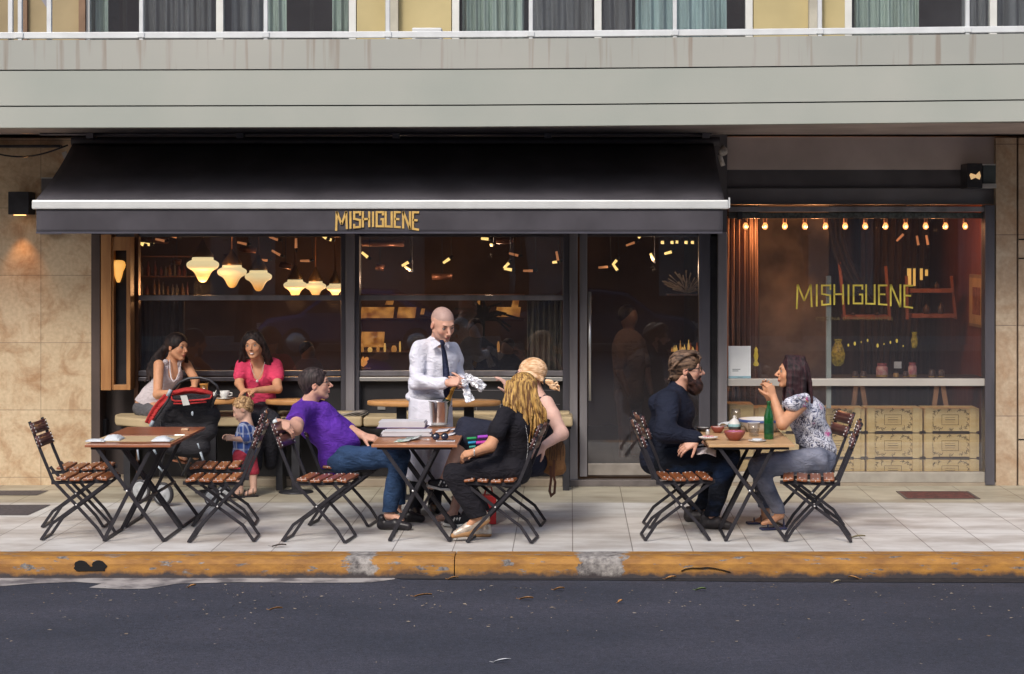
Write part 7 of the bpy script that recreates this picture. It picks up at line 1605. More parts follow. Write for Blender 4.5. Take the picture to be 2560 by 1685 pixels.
# ---------------------------------------------------------------- bearded man
def bearded_man():
    t = person('bearded man with glasses in a dark navy jacket sitting at the right hand table', 1665, 1190, 15.62)
    h = Head(P3(1716, 924, 15.60), (1, -.04, -.02), (0, 0, 1), 1.20)
    b = Body(); add_head(b, h, skin=fair, brow=(.10, .06, .04), nose=1.15)
    b.cone(h.p(0, -.03, -.06), P3(1694, 985, 15.62), .062, .070, .03)
    che, bel, pel = P3(1682, 1030, 15.64), P3(1668, 1090, 15.64), P3(1664, 1150, 15.64)
    b.chain([P3(1690, 1000, 15.62), che, bel, pel], [.09, .13, .13, .14], .05)
    sR, eR, wR = P3(1668, 1000, 15.38), P3(1662, 1080, 15.22), P3(1738, 1096, 15.22); sL, eL, wL = P3(1700, 1000, 15.88), P3(1700, 1080, 15.98), P3(1748, 1098, 15.80)
    b.chain([sR, eR, wR], [.065, .055, .034], .03); b.chain([sL, eL, wL], [.065, .055, .034], .03)
    add_hand(b, P3(1742, 1100, 15.2), (-.80, -.10, -.42), (.3, .8, -.4), 1, 1.2, .35, .03, .3); add_hand(b, wL, (.9, -.2, -.1), (0, 0, -1), -1, 1.15, .4, .05, .5)
    L1 = [P3(1672, 1152, 15.50), P3(1818, 1150, 15.46), P3(1778, 1292, 15.46)]; L2 = [P3(1672, 1150, 15.80), P3(1822, 1140, 15.90), P3(1740, 1292, 15.85)]
    for L in (L1, L2): b.chain(L, [.08, .06, .036], .03)
    b.mesh('body', SKM, t, fair); eyes(t, h, iris=(.08, .10, .12)); glasses(t, h, thick=.0042)
    hm = hair_mat('ash_brown_hair', (.030, .018, .014), (.21, .130, .085), 9, (2, 8, 10)); rg_ = random.Random(9)
    b = Body(); M, p, r = h.M, h.p, h.r
    b.ell(p(0, -.020, .040), r(.090, .106, .096), M, .02); b.ell(p(0, -.070, -.035), r(.062, .040, .055), M, .03)
    b.cut(p(0, .118, -.035), r(.09, .070, .095), M, .012)
    for s in (-1, 1): b.cut(p(s * .092, .010, -.024), r(.030, .026, .034), M, .008)
    b.cut(p(0, .05, -.11), r(.10, .10, .06), M, .01)
    for i in range(34):
        a = rg_.uniform(-1.2, 1.2); q0 = p(.05 * math.sin(a), .06, .115); e = p(.098 * math.sin(a * 1.3), -.085 - .035 * rg_.random(), .055 - .07 * rg_.random()); md = p(.10 * math.sin(a * 1.3), -.01, .15 - .03 * abs(a))
        strand(b, wave(q0, md, e, 6, .004, rg_.uniform(0, 1), M[:, 2]), .012 * h.k, .007 * h.k, .008)
    for s, n_ in ((-1, 5), (1, 5)):
        for i in range(n_): strand(b, [p(s * .012 * i, .070, .118), p(s * (.035 + .012 * i), .092, .085), p(s * (.05 + .008 * i), .083, .045 + .006 * i)], .010 * h.k, .005 * h.k, .005)
    for i in range(10): strand(b, [p(rg_.uniform(-.05, .05), -.085, -.02), p(rg_.uniform(-.05, .05), -.105, -.05), p(rg_.uniform(-.05, .05), -.112 - .01 * rg_.random(), -.072)], .012 * h.k, .004 * h.k, .006)
    b.mesh('hair', hm, t)
    bm2 = hair_mat('dark_beard', (.014, .008, .008), (.055, .025, .020), 14, (5, 5, 5))
    b = Body(); b.ell(p(0, .058, -.108), r(.058, .058, .066), M, .02)
    for s in (-1, 1): b.cone(p(s * .066, .010, -.030), p(s * .050, .035, -.080), .016 * h.k, .026 * h.k, .02); b.cone(p(s * .028, .088, -.050), p(s * .012, .096, -.044), .008 * h.k, .008 * h.k, .01)
    b.cut(p(0, .100, -.064), r(.022, .02, .010), M, .006)
    for i in range(16): a = rg_.uniform(-1, 1); strand(b, [p(.045 * a, .07, -.11), p(.04 * a, .072 + .02 * rg_.random(), -.145 - .012 * rg_.random())], .012 * h.k, .004 * h.k, .006)
    b.mesh('beard', bm2, t, fold=.0015, fs=(60, 60, 60))
    jk = cloth_mat('navy_jacket', (.013, .016, .030), .8, var=.25, vs=3, bump=.2, bs=12)
    b = Body(); b.cone(P3(1676, 1003, 15.48), P3(1696, 1003, 15.80), .105, .098, .05); b.ell(che, (.165, .22, .18), None, .05); b.cone(che, bel, .165, .160, .05); b.cone(bel, pel + np.array([-.05, 0, .02]), .165, .16, .05)
    b.cone(P3(1632, 1120, 15.60), P3(1618, 1160, 15.58), .060, .035, .04)
    b.chain([sR, eR], [.098, .082], .04); b.cone(eR, P3(1738, 1094, 15.22), .082, .058, .03); b.chain([sL, eL, wL], [.09, .08, .055], .04)
    b.cone(P3(1690, 985, 15.62), P3(1694, 968, 15.62), .092, .082, .02); b.cone(P3(1650, 1010, 15.6), P3(1690, 985, 15.62), .09, .08, .04); b.cut(h.p(0, .02, -.075), (.075, .085, .08), None, .01)
    b.clip(P3(1746, 1098, 15.2), (1, 0, -.15)) if False else None
    b.mesh('jacket', jk, t, fold=.005, fs=(9, 8, 13))
    jm = cloth_mat('dark_jeans', (.007, .009, .015), .85, var=.4, vs=3, bump=.3, lo=.52, hi=.75, col2=(.022, .045, .11)); b = Body(); b.ell(pel, (.16, .20, .12), None, .05)
    b.chain(L1, [.112, .088, .064], .03); b.chain(L2, [.11, .088, .064], .03); b.clip(P3(1770, 1292, 15.4), (0, 0, -1)); b.mesh('jeans', jm, t, fold=.005, fs=(12, 9, 13))
    sm = mat('dark_shoe', (.030, .026, .028), .5, var=.3, vs=20)
    for (hx, hd, tx, td) in ((1762, 15.46, 1832, 15.40), (1722, 15.85, 1790, 15.8)):
        b = Body(); shoe(b, np.array([wx(hx, hd), hd, 0.0]), np.array([wx(tx, td), td, 0.0]), k=1.2); b.clip((0, 0, .002), (0, 0, -1)); b.mesh('shoe', sm, t)
    return t
bearded_man()
t = thing('cloth_napkin', 'white and pink napkin lying on the lap of the bearded man', 'napkin', tuple(W(1765, 1130, 15.3)), world=True)
g = MB(); g.sheet(lambda u, v: P3(1742 + 48 * u, 1118 + 16 * v + 6 * u + 3 * math.sin(5 * u + 2), 15.30 - .08 * v + .015 * math.sin(9 * u + 3 * v)), 16, 8); g.build('cloth', mat('pink_linen', (.52, .46, .50), .8, col2=(.62, .60, .60), vs=12), t, solid=.004)
# ---------------------------------------------------------------- woman in the flowered blouse
def flower_woman():
    t = person('woman with long dark hair in a flowered blouse and grey jeans, elbows on the table', 2045, 1190, 15.68)
    h = Head(P3(1979, 932, 15.62), (-1, -.03, .06), (.04, 0, 1), 1.10)
    b = Body(); add_head(b, h, skin=tan_, male=False, nose=1.1)
    b.cone(h.p(0, -.03, -.06), P3(1998, 990, 15.64), .050, .058, .03)
    che, wai, pel = P3(2012, 1040, 15.66), P3(2030, 1095, 15.68), P3(2042, 1148, 15.68)
    b.chain([P3(2000, 1005, 15.65), che, wai, pel], [.08, .115, .10, .14], .05)
    sL, eL, wL = P3(2004, 1008, 15.44), P3(1956, 1060, 15.32), P3(1934, 994, 15.40); sR, eR, wR = P3(2000, 1010, 15.88), P3(1946, 1058, 15.80), P3(1922, 992, 15.58)
    b.chain([sL, eL], [.060, .046], .02); b.cone(eL, wL, .046, .030, .02); b.chain([sR, eR], [.058, .046], .02); b.cone(eR, wR, .044, .029, .02)
    add_hand(b, wL, (-.30, .12, .95), (-.55, .80, 0), 1, 1.12, (.55, .65, .7, .75), .03, .5); add_hand(b, wR, (-.15, -.22, .96), (.0, -.95, .1), -1, 1.12, (.35, .4, .45, .5), .03, .5)
    L1 = [P3(2040, 1152, 15.52), P3(1896, 1168, 15.40), P3(1950, 1288, 15.42)]; L2 = [P3(2040, 1150, 15.84), P3(1900, 1160, 15.84), P3(1915, 1292, 15.75)]
    for L in (L1, L2): b.chain(L, [.08, .055, .034], .03); b.cone(L[2], L[2] + np.array([-.07, -.02, -.045]), .030, .028, .02); b.cone(L[2] + np.array([-.07, -.02, -.045]), L[2] + np.array([-.14, -.03, -.062]), .028, .018, .02)
    b.clip((0, 0, .006), (0, 0, -1))
    b.mesh('body', SKM, t, tan_); eyes(t, h)
    def floral():
        m, nt, bs_ = nodes_of('flowered_fabric'); N = nt.nodes; L_ = nt.links; tc = N.new('ShaderNodeTexCoord')
        def wav(sc_, lo, hi, dist, rot):
            mp = N.new('ShaderNodeMapping'); mp.inputs['Rotation'].default_value = rot; L_.new(tc.outputs['Object'], mp.inputs['Vector'])
            w_ = N.new('ShaderNodeTexNoise'); w_.inputs['Scale'].default_value = sc_; w_.inputs['Detail'].default_value = 2; w_.inputs['Distortion'].default_value = dist; L_.new(mp.outputs[0], w_.inputs['Vector'])
            a = N.new('ShaderNodeMath'); a.operation = 'SUBTRACT'; a.inputs[1].default_value = .5; L_.new(w_.outputs['Fac'], a.inputs[0]); c = N.new('ShaderNodeMath'); c.operation = 'ABSOLUTE'; L_.new(a.outputs[0], c.inputs[0])
            r = N.new('ShaderNodeMapRange'); r.inputs['From Min'].default_value = lo; r.inputs['From Max'].default_value = hi; r.inputs['To Min'].default_value = 1; r.inputs['To Max'].default_value = 0; L_.new(c.outputs[0], r.inputs['Value']); return r.outputs[0]
        def mix(f, a, b2):
            x = N.new('ShaderNodeMixRGB'); L_.new(f, x.inputs['Fac']); x.inputs['Color2'].default_value = (*b2, 1)
            if isinstance(a, tuple): x.inputs['Color1'].default_value = (*a, 1)
            else: L_.new(a, x.inputs['Color1'])
            return x.outputs['Color']
        c = mix(wav(11, .016, .046, 2.2, (0, .6, 0)), (.60, .60, .66), (.035, .035, .07))
        c = mix(wav(8, .008, .026, 3.5, (.4, 1.6, 0)), c, (.10, .12, .22))
        vo = N.new('ShaderNodeTexVoronoi'); vo.inputs['Scale'].default_value = 6.5; L_.new(tc.outputs['Object'], vo.inputs['Vector']); r = N.new('ShaderNodeMapRange'); r.inputs['From Min'].default_value = .24; r.inputs['From Max'].default_value = .34; r.inputs['To Min'].default_value = 1; r.inputs['To Max'].default_value = 0; L_.new(vo.outputs['Distance'], r.inputs['Value'])
        n = N.new('ShaderNodeTexNoise'); n.inputs['Scale'].default_value = 42; L_.new(tc.outputs['Object'], n.inputs['Vector']); q = N.new('ShaderNodeMath'); q.operation = 'MULTIPLY'; g2 = N.new('ShaderNodeMapRange'); g2.inputs['From Min'].default_value = .45; g2.inputs['From Max'].default_value = .55; L_.new(n.outputs['Fac'], g2.inputs['Value']); L_.new(r.outputs[0], q.inputs[0]); L_.new(g2.outputs[0], q.inputs[1])
        c = mix(q.outputs[0], c, (.48, .10, .28)); L_.new(c, bs_.inputs['Base Color']); bs_.inputs['Roughness'].default_value = .85; return m
    fm = floral()
    b = Body(); b.cone(P3(1998, 1012, 15.52), P3(2000, 1012, 15.82), .078, .075, .04); b.ell(che + np.array([.01, 0, 0]), (.145, .19, .17), None, .05); b.cone(che + np.array([.01, 0, 0]), wai + np.array([.02, 0, 0]), .14, .135, .05); b.cone(wai + np.array([.02, 0, 0]), P3(2048, 1122, 15.68), .135, .135, .05)
    b.cone(P3(2008, 1000, 15.46), P3(1978, 1010, 15.36), .066, .060, .03); b.cone(P3(1990, 998, 15.9), P3(1970, 1010, 15.95), .06, .055, .03)
    b.clip(P3(2045, 1128, 15.68), (-.35, 0, -1))
    bl = b.mesh('blouse', fm, t, fold=.006, fs=(14, 10, 18))
    g = MB()                                        # ruffled edge of the cap sleeve
    g.sheet(lambda u, v: P3(1958 + 68 * u, 1012 - 20 * math.sin(math.pi * u * .8) + 8 * v - 5 * u + 2 * math.sin(22 * u) * v, 15.30 + .10 * abs(2 * u - 1) ** 2 - .014 * v * math.sin(30 * u)), 40, 3); g.build('ruffle', fm, bl, solid=.004)
    jm = cloth_mat('grey_jeans', (.085, .095, .135), .85, var=.3, vs=5, bump=.3, col2=(.22, .23, .29)); b = Body(); b.ell(pel + np.array([.02, 0, -.01]), (.150, .19, .13), None, .05)
    b.chain(L1, [.108, .080, .050], .03); b.chain(L2, [.108, .080, .050], .03); b.clip(P3(1950, 1284, 15.4), (0, 0, -1)); b.clip(P3(2040, 1098, 15.68), (.2, 0, 1)); b.cone(pel, wai, .13, .115, .04); b.mesh('jeans', jm, t, fold=.004, fs=(14, 9, 15))
    sm = mat('navy_sandal', (.03, .035, .09), .5, var=.3, vs=20)
    for L in (L1, L2):
        g = MB(); a = L[2] + np.array([.05, .01, 0]); a[2] = .012; e = L[2] + np.array([-.16, -.03, 0]); e[2] = .010; g.bar([Vector(a), Vector((a + e) / 2), Vector(e)], .018, .080, (0, 1, 0)); sa = g.build('sandal', sm, t, bevel=.006)
        g = MB()
        for q, w_, zz in ((.03, .036, .055), (-.045, .034, .040), (-.10, .034, .028)):
            c = L[2] + np.array([q, 0, 0]); c[1] = L[2][1] - .01 + q * .18; g.bar([Vector((c[0], c[1] + .040 * math.cos(a_), .012 + zz * max(0, math.sin(a_)) * 1.25)) for a_ in np.linspace(0, math.pi, 9)], .018, .005, (1, 0, 0))
        g.build('straps', sm, sa)
    hm = hair_mat('maroon_hair', (.012, .007, .009), (.050, .020, .024), 7, (14, 14, .3)); rg_ = random.Random(21)
    b = Body(); M, p, r = h.M, h.p, h.r
    b.ell(p(0, -.022, .036), r(.088, .104, .094), M, .02); b.cut(p(0, .112, -.045), r(.11, .068, .125), M, .012)
    for s in (-1, 1): b.cone(p(s * .062, -.045, .02), p(s * .066, -.05, -.17), .045 * h.k, .034 * h.k, .02); b.cone(p(s * .070, .000, .02), p(s * .072, -.01, -.17), .030 * h.k, .024 * h.k, .02)
    for i in range(46):
        a = rg_.uniform(-1, 1); s = -1 if i % 2 else 1
        fr_w = rg_.uniform(-.09, .045)
        q0 = p(s * .030, fr_w * .9, .115); q1 = p(s * .108, fr_w, .04); q2 = p(s * .096, fr_w - .012, -.19 - .02 * rg_.random() - (.04 if fr_w < -.03 else 0))
        strand(b, wave(q0, q1, q2, 7, .003, rg_.uniform(0, 6), M[:, 1]), .016 * h.k, .012 * h.k, .010)
    for i in range(20):
        a = rg_.uniform(-1, 1); q0 = p(.07 * a, -.085, .07); q1 = p(.09 * a, -.135, -.02); q2 = p(.085 * a, -.150, -.24 - .03 * rg_.random()); strand(b, wave(q0, q1, q2, 6, .003, 1, M[:, 0]), .018 * h.k, .010 * h.k, .01)
    for i in range(9): strand(b, wave(p(-.085, .035 - .01 * i * .5, -.10), P3(1966 + i, 1000, 15.42), P3(1958 + 2 * i, 1046 - i, 15.40), 7, .004, i, (1, 0, 0)), .014, .008, .008)
    b.mesh('hair', hm, t)
    return t
flower_woman()
# ---------------------------------------------------------------- the two women on the bench
VF = 0.0055
def white_top_woman():
    t = person('woman with long dark hair in a white top sitting on the bench behind the stroller', 375, 1035, 17.95)
    h = Head(P3(443, 868, 17.85), (.86, -.52, -.10), (.08, 0, 1), 1.05)
    b = Body(VF); add_head(b, h, skin=tan_, male=False, smile=False)
    b.cone(h.p(0, -.03, -.06), P3(428, 915, 17.9), .048, .055, .03)
    che, wai, pel = P3(422, 938, 17.9), P3(395, 985, 17.95), P3(372, 1015, 17.95)
    b.chain([P3(428, 915, 17.9), che, wai, pel], [.07, .11, .10, .13], .05)
    s1, e1, w1 = P3(397, 912, 17.72), P3(394, 986, 17.55), P3(424, 982, 17.40); s2, e2, w2 = P3(466, 912, 18.0), P3(488, 950, 17.85), P3(486, 968, 17.6)
    b.chain([s1, e1, w1], [.048, .040, .027], .02); b.chain([s2, e2, w2], [.046, .038, .027], .02)
    add_hand(b, w1, (.95, -.1, .0), (0, 0, -1), 1, 1.05, .3, .05, .4); add_hand(b, w2, (-.4, -.6, -.2), (0, 0, -1), -1, 1.05, .3, .05, .4)
    LG = [P3(372, 1025, 17.9), P3(452, 1040, 17.45), P3(452, 1138, 17.35)]
    b.chain(LG, [.09, .06, .036], .03); b.chain([P3(385, 1025, 18.0), P3(470, 1040, 17.6), P3(490, 1140, 17.5)], [.09, .06, .036], .03)
    b.cone(LG[2], LG[2] + np.array([.05, -.04, -.03]), .034, .02, .02)
    b.mesh('body', SKM, t, tan_); eyes(t, h)
    wm = cloth_mat('white_tank', (.52, .47, .49), .85, var=.08); b = Body(VF); b.ell(che + np.array([-.01, 0, -.02]), (.115, .125, .14), None, .05); b.cone(che, wai, .122, .125, .05); b.cone(wai, pel, .13, .15, .05)
    b.cone(P3(414, 905, 17.80), che, .022, .04, .02); b.cone(P3(450, 903, 17.88), che, .022, .04, .02); b.cut(P3(434, 925, 17.76), (.065, .10, .11), None, .01); b.clip(P3(370, 1012, 17.9), (-.35, 0, -1)); b.mesh('tank_top', wm, t, fold=.004)
    jm = cloth_mat('grey_trousers', (.10, .10, .11), .85); b = Body(VF); b.ell(pel + np.array([0, 0, -.02]), (.15, .15, .10), None, .04); b.chain([P3(372, 1025, 17.9), P3(452, 1040, 17.45), P3(452, 1110, 17.38)], [.10, .07, .05], .03); b.chain([P3(385, 1025, 18.0), P3(470, 1040, 17.6), P3(490, 1120, 17.5)], [.10, .07, .05], .03); b.clip(pel + np.array([0, 0, .05]), (.3, 0, 1)); b.mesh('trousers', jm, t)
    hm = hair_mat('black_wavy_hair', (.012, .009, .010), (.040, .026, .024), 8, (9, 9, 2)); rg_ = random.Random(5); b = Body(VF); b.ell(h.p(0, -.020, .036), h.r(.088, .108, .096), h.M, .02); b.cut(h.p(.01, .122, -.018), h.r(.080, .070, .108), h.M, .01)
    for i in range(34):
        u = rg_.random(); q0 = P3(430 - 14 * u, 850 + 20 * u, 17.86); q1 = P3(405 - 25 * u, 870 + 15 * u, 17.88); q2 = P3(366 + 40 * rg_.random(), 925 + 30 * rg_.random() , 17.86 + .08 * rg_.random()); strand(b, wave(q0, q1, q2, 8, .018, rg_.uniform(0, 6), (1, 0, 0), (0, 0, 1)), .026, .010, .01)
    for i in range(8): strand(b, wave(h.p(.08, .02, .02), P3(468, 885, 17.92), P3(462 + 6 * rg_.random(), 905, 17.96), 5, .008, i, (1, 0, 0)), .014, .008, .008)
    b.mesh('hair', hm, t)
    g = MB(); g.tube([W(x, y, dd) for x, y, dd in ((424, 900, 17.80), (425, 925, 17.74), (428, 945, 17.71), (434, 955, 17.70), (441, 949, 17.72), (449, 928, 17.77), (452, 905, 17.84))], .007, 8); g.build('necklace', mat('pearl', (.55, .48, .48), .3), t)
    g = MB(); g.bar([Vector(LG[2] + np.array([-.05, .03, -.05])), Vector(LG[2] + np.array([.08, -.07, -.065]))], .015, .08, (0, 1, 0)); g.build('sandal', mat('tan_sandal', (.20, .08, .04), .5), t)
white_top_woman()
def pink_woman():
    t = person('smiling woman in a bright pink top sitting on the bench behind the toddler', 650, 1030, 17.95)
    h = Head(P3(635, 864, 17.80), (-.14, -1, -.06), (-.08, 0, 1), 1.04)
    b = Body(VF); add_head(b, h, skin=tan_, male=False, smile=True, lips=(.46, .12, .11))
    b.cone(h.p(0, -.03, -.06), P3(645, 912, 17.92), .048, .056, .03)
    che, wai, pel = P3(648, 940, 17.95), P3(652, 985, 17.98), P3(655, 1020, 18.0)
    b.chain([P3(646, 912, 17.92), che, wai, pel], [.07, .115, .10, .13], .05)
    s1, e1, w1 = P3(606, 915, 17.9), P3(598, 958, 17.82), P3(606, 975, 17.66); s2, e2, w2 = P3(688, 912, 17.95), P3(694, 972, 17.78), P3(640, 976, 17.62)
    b.chain([s1, e1, w1], [.050, .040, .027], .02); b.chain([s2, e2, w2], [.052, .042, .027], .02)
    add_hand(b, w1, (.7, -.6, -.05), (0, 0, -1), -1, 1.05, .35, .08, .4); add_hand(b, w2, (-.85, -.45, .0), (0, 0, -1), 1, 1.1, .35, .10, .4)
    b.chain([pel, P3(640, 1050, 17.65), P3(640, 1165, 17.75)], [.10, .065, .04], .03); b.chain([pel, P3(680, 1050, 17.65), P3(676, 1160, 17.8)], [.10, .065, .04], .03)
    b.mesh('body', SKM, t, tan_); eyes(t, h, iris=(.02, .012, .01))
    pm = cloth_mat('pink_jersey', (.62, .055, .125), .85, var=.12); b = Body(VF); b.cone(P3(614, 918, 17.92), P3(682, 916, 17.95), .068, .070, .04); b.ell(che, (.155, .13, .15), None, .05); b.cone(che, wai, .135, .125, .05); b.cone(wai, pel, .130, .145, .05)
    b.cone(s1, s1 + (e1 - s1) * .55, .066, .062, .03); b.cone(s2, s2 + (e2 - s2) * .50, .070, .066, .03); b.cut(P3(643, 918, 17.78), (.075, .10, .145), None, .01); b.clip(P3(655, 1018, 18), (0, 0, -1)); b.mesh('pink_top', pm, t, fold=.004, fs=(12, 10, 15))
    jm = cloth_mat('dark_trousers', (.025, .025, .032), .85); b = Body(VF); b.ell(pel, (.15, .15, .09), None, .04); b.chain([pel, P3(640, 1050, 17.65), P3(640, 1165, 17.75)], [.11, .075, .055], .03); b.chain([pel, P3(680, 1050, 17.65), P3(676, 1160, 17.8)], [.11, .075, .055], .03); b.mesh('trousers', jm, t)
    hm = hair_mat('black_wavy_hair', (.012, .009, .010), (.040, .026, .024), 8, (9, 9, 2)); rg_ = random.Random(6); b = Body(VF); b.ell(h.p(0, -.020, .040), h.r(.088, .104, .096), h.M, .02); b.cut(h.p(.0, .124, -.015), h.r(.068, .070, .108), h.M, .01)
    for s, ex_, n_ in ((1, 608, 14), (-1, 670, 18)):
        for i in range(n_): strand(b, wave(h.p(s * .04, .045 - .05 * rg_.random(), .105), h.p(s * .125, .03, .02), P3(ex_ + rg_.uniform(-7, 7), 900 + 14 * rg_.random(), 17.86 + .06 * rg_.random()), 7, .012, rg_.uniform(0, 6), (1, 0, 0)), .020, .012, .01)
    b.mesh('hair', hm, t)
    MB().ball(W(643, 953, 17.775), .014, 10, 8).build('pendant', mat('pearl', (.55, .48, .48), .3), t)
    MB().tube([W(x, y, dd) for x, y, dd in ((625, 905, 17.83), (632, 930, 17.79), (643, 950, 17.775), (655, 930, 17.79), (662, 905, 17.83))], .0025, 5).build('necklace', mat('silver_chain', (.5, .42, .38), .3), t)
pink_woman()
# ---------------------------------------------------------------- toddler
def toddler():
    t = person('toddler with curly light brown hair in a blue checked shirt and red trousers, facing left', 610, 1228, 17.42)
    d = 17.42; sk = (.60, .37, .28)
    h = Head(P3(606, 1024, d), (-.90, -.12, -.40), (-.25, 0, 1), .84)
    b = Body(VF); add_head(b, h, skin=sk, male=False, nose=.7); b.ell(h.p(0, -.02, .035), h.r(.086, .104, .095), h.M, .02); b.ell(h.p(0, .045, -.05), h.r(.058, .045, .05), h.M, .03)
    b.cone(h.p(0, -.03, -.06), P3(617, 1062, d), .036, .045, .02); che, pel = P3(616, 1082, d), P3(610, 1135, d)
    b.chain([P3(617, 1062, d), che, pel], [.05, .075, .085], .04)
    s1, e1, w1 = P3(608, 1068, d - .10), P3(616, 1098, d - .11), P3(584, 1097, d - .14); s2, e2, w2 = P3(622, 1068, d + .10), P3(615, 1100, d + .12), P3(580, 1092, d + .06)
    b.chain([s1, e1, w1], [.034, .030, .020], .015); b.chain([s2, e2, w2], [.034, .030, .020], .015); add_hand(b, w1, (-.95, .1, .1), (.1, .8, -.4), -1, .66, .6, .05, .5, r0=1.1); add_hand(b, w2, (-.95, 0, .1), (0, -.6, -.5), 1, .66, .6, .05, .5, r0=1.1)
    A1 = [P3(600, 1140, d - .07), P3(598, 1180, d - .07), np.array([wx(600, d - .07), d - .07, .055])]; A2 = [P3(624, 1140, d + .05), P3(632, 1178, d + .04), np.array([wx(634, d), d + .0, .055])]
    for A in (A1, A2): b.chain(A, [.055, .042, .028], .02); b.cone(A[2], A[2] + np.array([-.07, -.03, -.03]), .026, .022, .015)
    b.clip((0, 0, .012), (0, 0, -1)); b.mesh('body', SKM, t, sk); eyes(t, h)
    def plaid():
        m, nt, bs_ = nodes_of('blue_check'); N = nt.nodes; L_ = nt.links; tc = N.new('ShaderNodeTexCoord'); sp = N.new('ShaderNodeSeparateXYZ'); L_.new(tc.outputs['Object'], sp.inputs[0]); col = None
        prev = (.035, .09, .34)
        for ax_, fr_, cc, th in (('X', 85, (.42, .47, .62), .80), ('Z', 85, (.42, .47, .62), .80), ('X', 42, (.02, .04, .16), .75), ('Z', 42, (.02, .04, .16), .75), ('Y', 85, (.42, .47, .62), .86)):
            mu = N.new('ShaderNodeMath'); mu.operation = 'MULTIPLY'; mu.inputs[1].default_value = fr_; L_.new(sp.outputs[ax_], mu.inputs[0]); si = N.new('ShaderNodeMath'); si.operation = 'SINE'; L_.new(mu.outputs[0], si.inputs[0]); gt = N.new('ShaderNodeMapRange'); gt.inputs['From Min'].default_value = th - .15; gt.inputs['From Max'].default_value = th + .1; gt.inputs['To Max'].default_value = .75; L_.new(si.outputs[0], gt.inputs['Value'])
            x = N.new('ShaderNodeMixRGB'); L_.new(gt.outputs[0], x.inputs['Fac']); x.inputs['Color2'].default_value = (*cc, 1)
            if col is None: x.inputs['Color1'].default_value = (*prev, 1)
            else: L_.new(col, x.inputs['Color1'])
            col = x.outputs['Color']
        L_.new(col, bs_.inputs['Base Color']); bs_.inputs['Roughness'].default_value = .85; return m
    b = Body(VF); b.cone(P3(612, 1068, d - .06), P3(620, 1068, d + .06), .052, .05, .03); b.cone(che, P3(614, 1105, d), .090, .095, .04); b.cone(P3(614, 1105, d), P3(610, 1130, d), .100, .108, .04); b.cone(s1, e1 + np.array([0, 0, .01]), .046, .048, .02); b.cone(s2, e2, .046, .046, .02)
    b.cut(h.p(0, -.02, -.10), (.04, .04, .055), None, .008); b.clip(P3(610, 1138, d), (0, 0, -1)); b.clip(e1 + np.array([0, 0, -.018]), (0, -.9, -1)) if False else None
    sh = b.mesh('checked_shirt', plaid(), t, fold=.003, fs=(20, 20, 24))
    b = Body(VF); b.ell(pel, (.092, .10, .07), None, .03); b.chain([A1[0], A1[1], P3(596, 1190, d - .07)], [.066, .054, .050], .02); b.chain([A2[0], A2[1], P3(632, 1188, d + .04)], [.066, .054, .050], .02); b.clip(P3(610, 1187, d), (0, 0, -1)); b.mesh('red_trousers', cloth_mat('red_cotton', (.38, .04, .065), .85), t)
    sm = mat('black_sandal', (.03, .025, .03), .5)
    for A in (A1, A2):
        c = A[2]; g = MB(); g.bar([Vector((c[0] + .04, c[1] + .01, .007)), Vector((c[0] - .105, c[1] - .045, .007))], .012, .058, (0, 1, 0)); sa = g.build('sandal', sm, t, bevel=.004); g = MB()
        for q, zz in ((.0, .062), (-.045, .044), (-.075, .036)): g.bar([Vector((c[0] + q, c[1] + q * .4 + .038 * math.cos(a), .010 + (zz + .016) * max(0, math.sin(a)))) for a in np.linspace(0, math.pi, 9)], .014, .005, (1, 0, 0))
        g.build('straps', sm, sa)
    rg_ = random.Random(8); b = Body(VF); b.ell(h.p(0, -.026, .045), h.r(.092, .108, .098), h.M, .02); b.ell(h.p(0, -.075, -.01), h.r(.065, .04, .06), h.M, .02); b.cut(h.p(0, .115, -.045), h.r(.12, .062, .105), h.M, .01)
    for s in (-1, 1): b.cut(h.p(s * .09, .008, -.030), h.r(.03, .028, .034), h.M, .008)
    b.clip(h.p(0, 0, -.07), -h.M[:, 2])
    for i in range(40):
        a = rg_.uniform(0, 6.28); z = rg_.uniform(-.02, .12); rad = .1 * math.sqrt(max(.1, 1 - ((z - .04) / .10) ** 2)); q = (rad * .9 * math.sin(a), -.026 + rad * 1.05 * math.cos(a), z)
        if q[1] > .045 and z < .06 or (abs(q[0]) > .07 and abs(q[1]) < .04 and z < .03): continue
        b.cone(h.p(*q), h.p(q[0] * 1.05, q[1] + rg_.uniform(-.02, .02), q[2] - .012), .013 * h.k, .008 * h.k, .006)
    b.mesh('hair', hair_mat('toddler_hair', (.16, .085, .040), (.50, .32, .16), 14, (6, 6, 6)), t, fold=.002, fs=(60, 60, 60))
toddler()
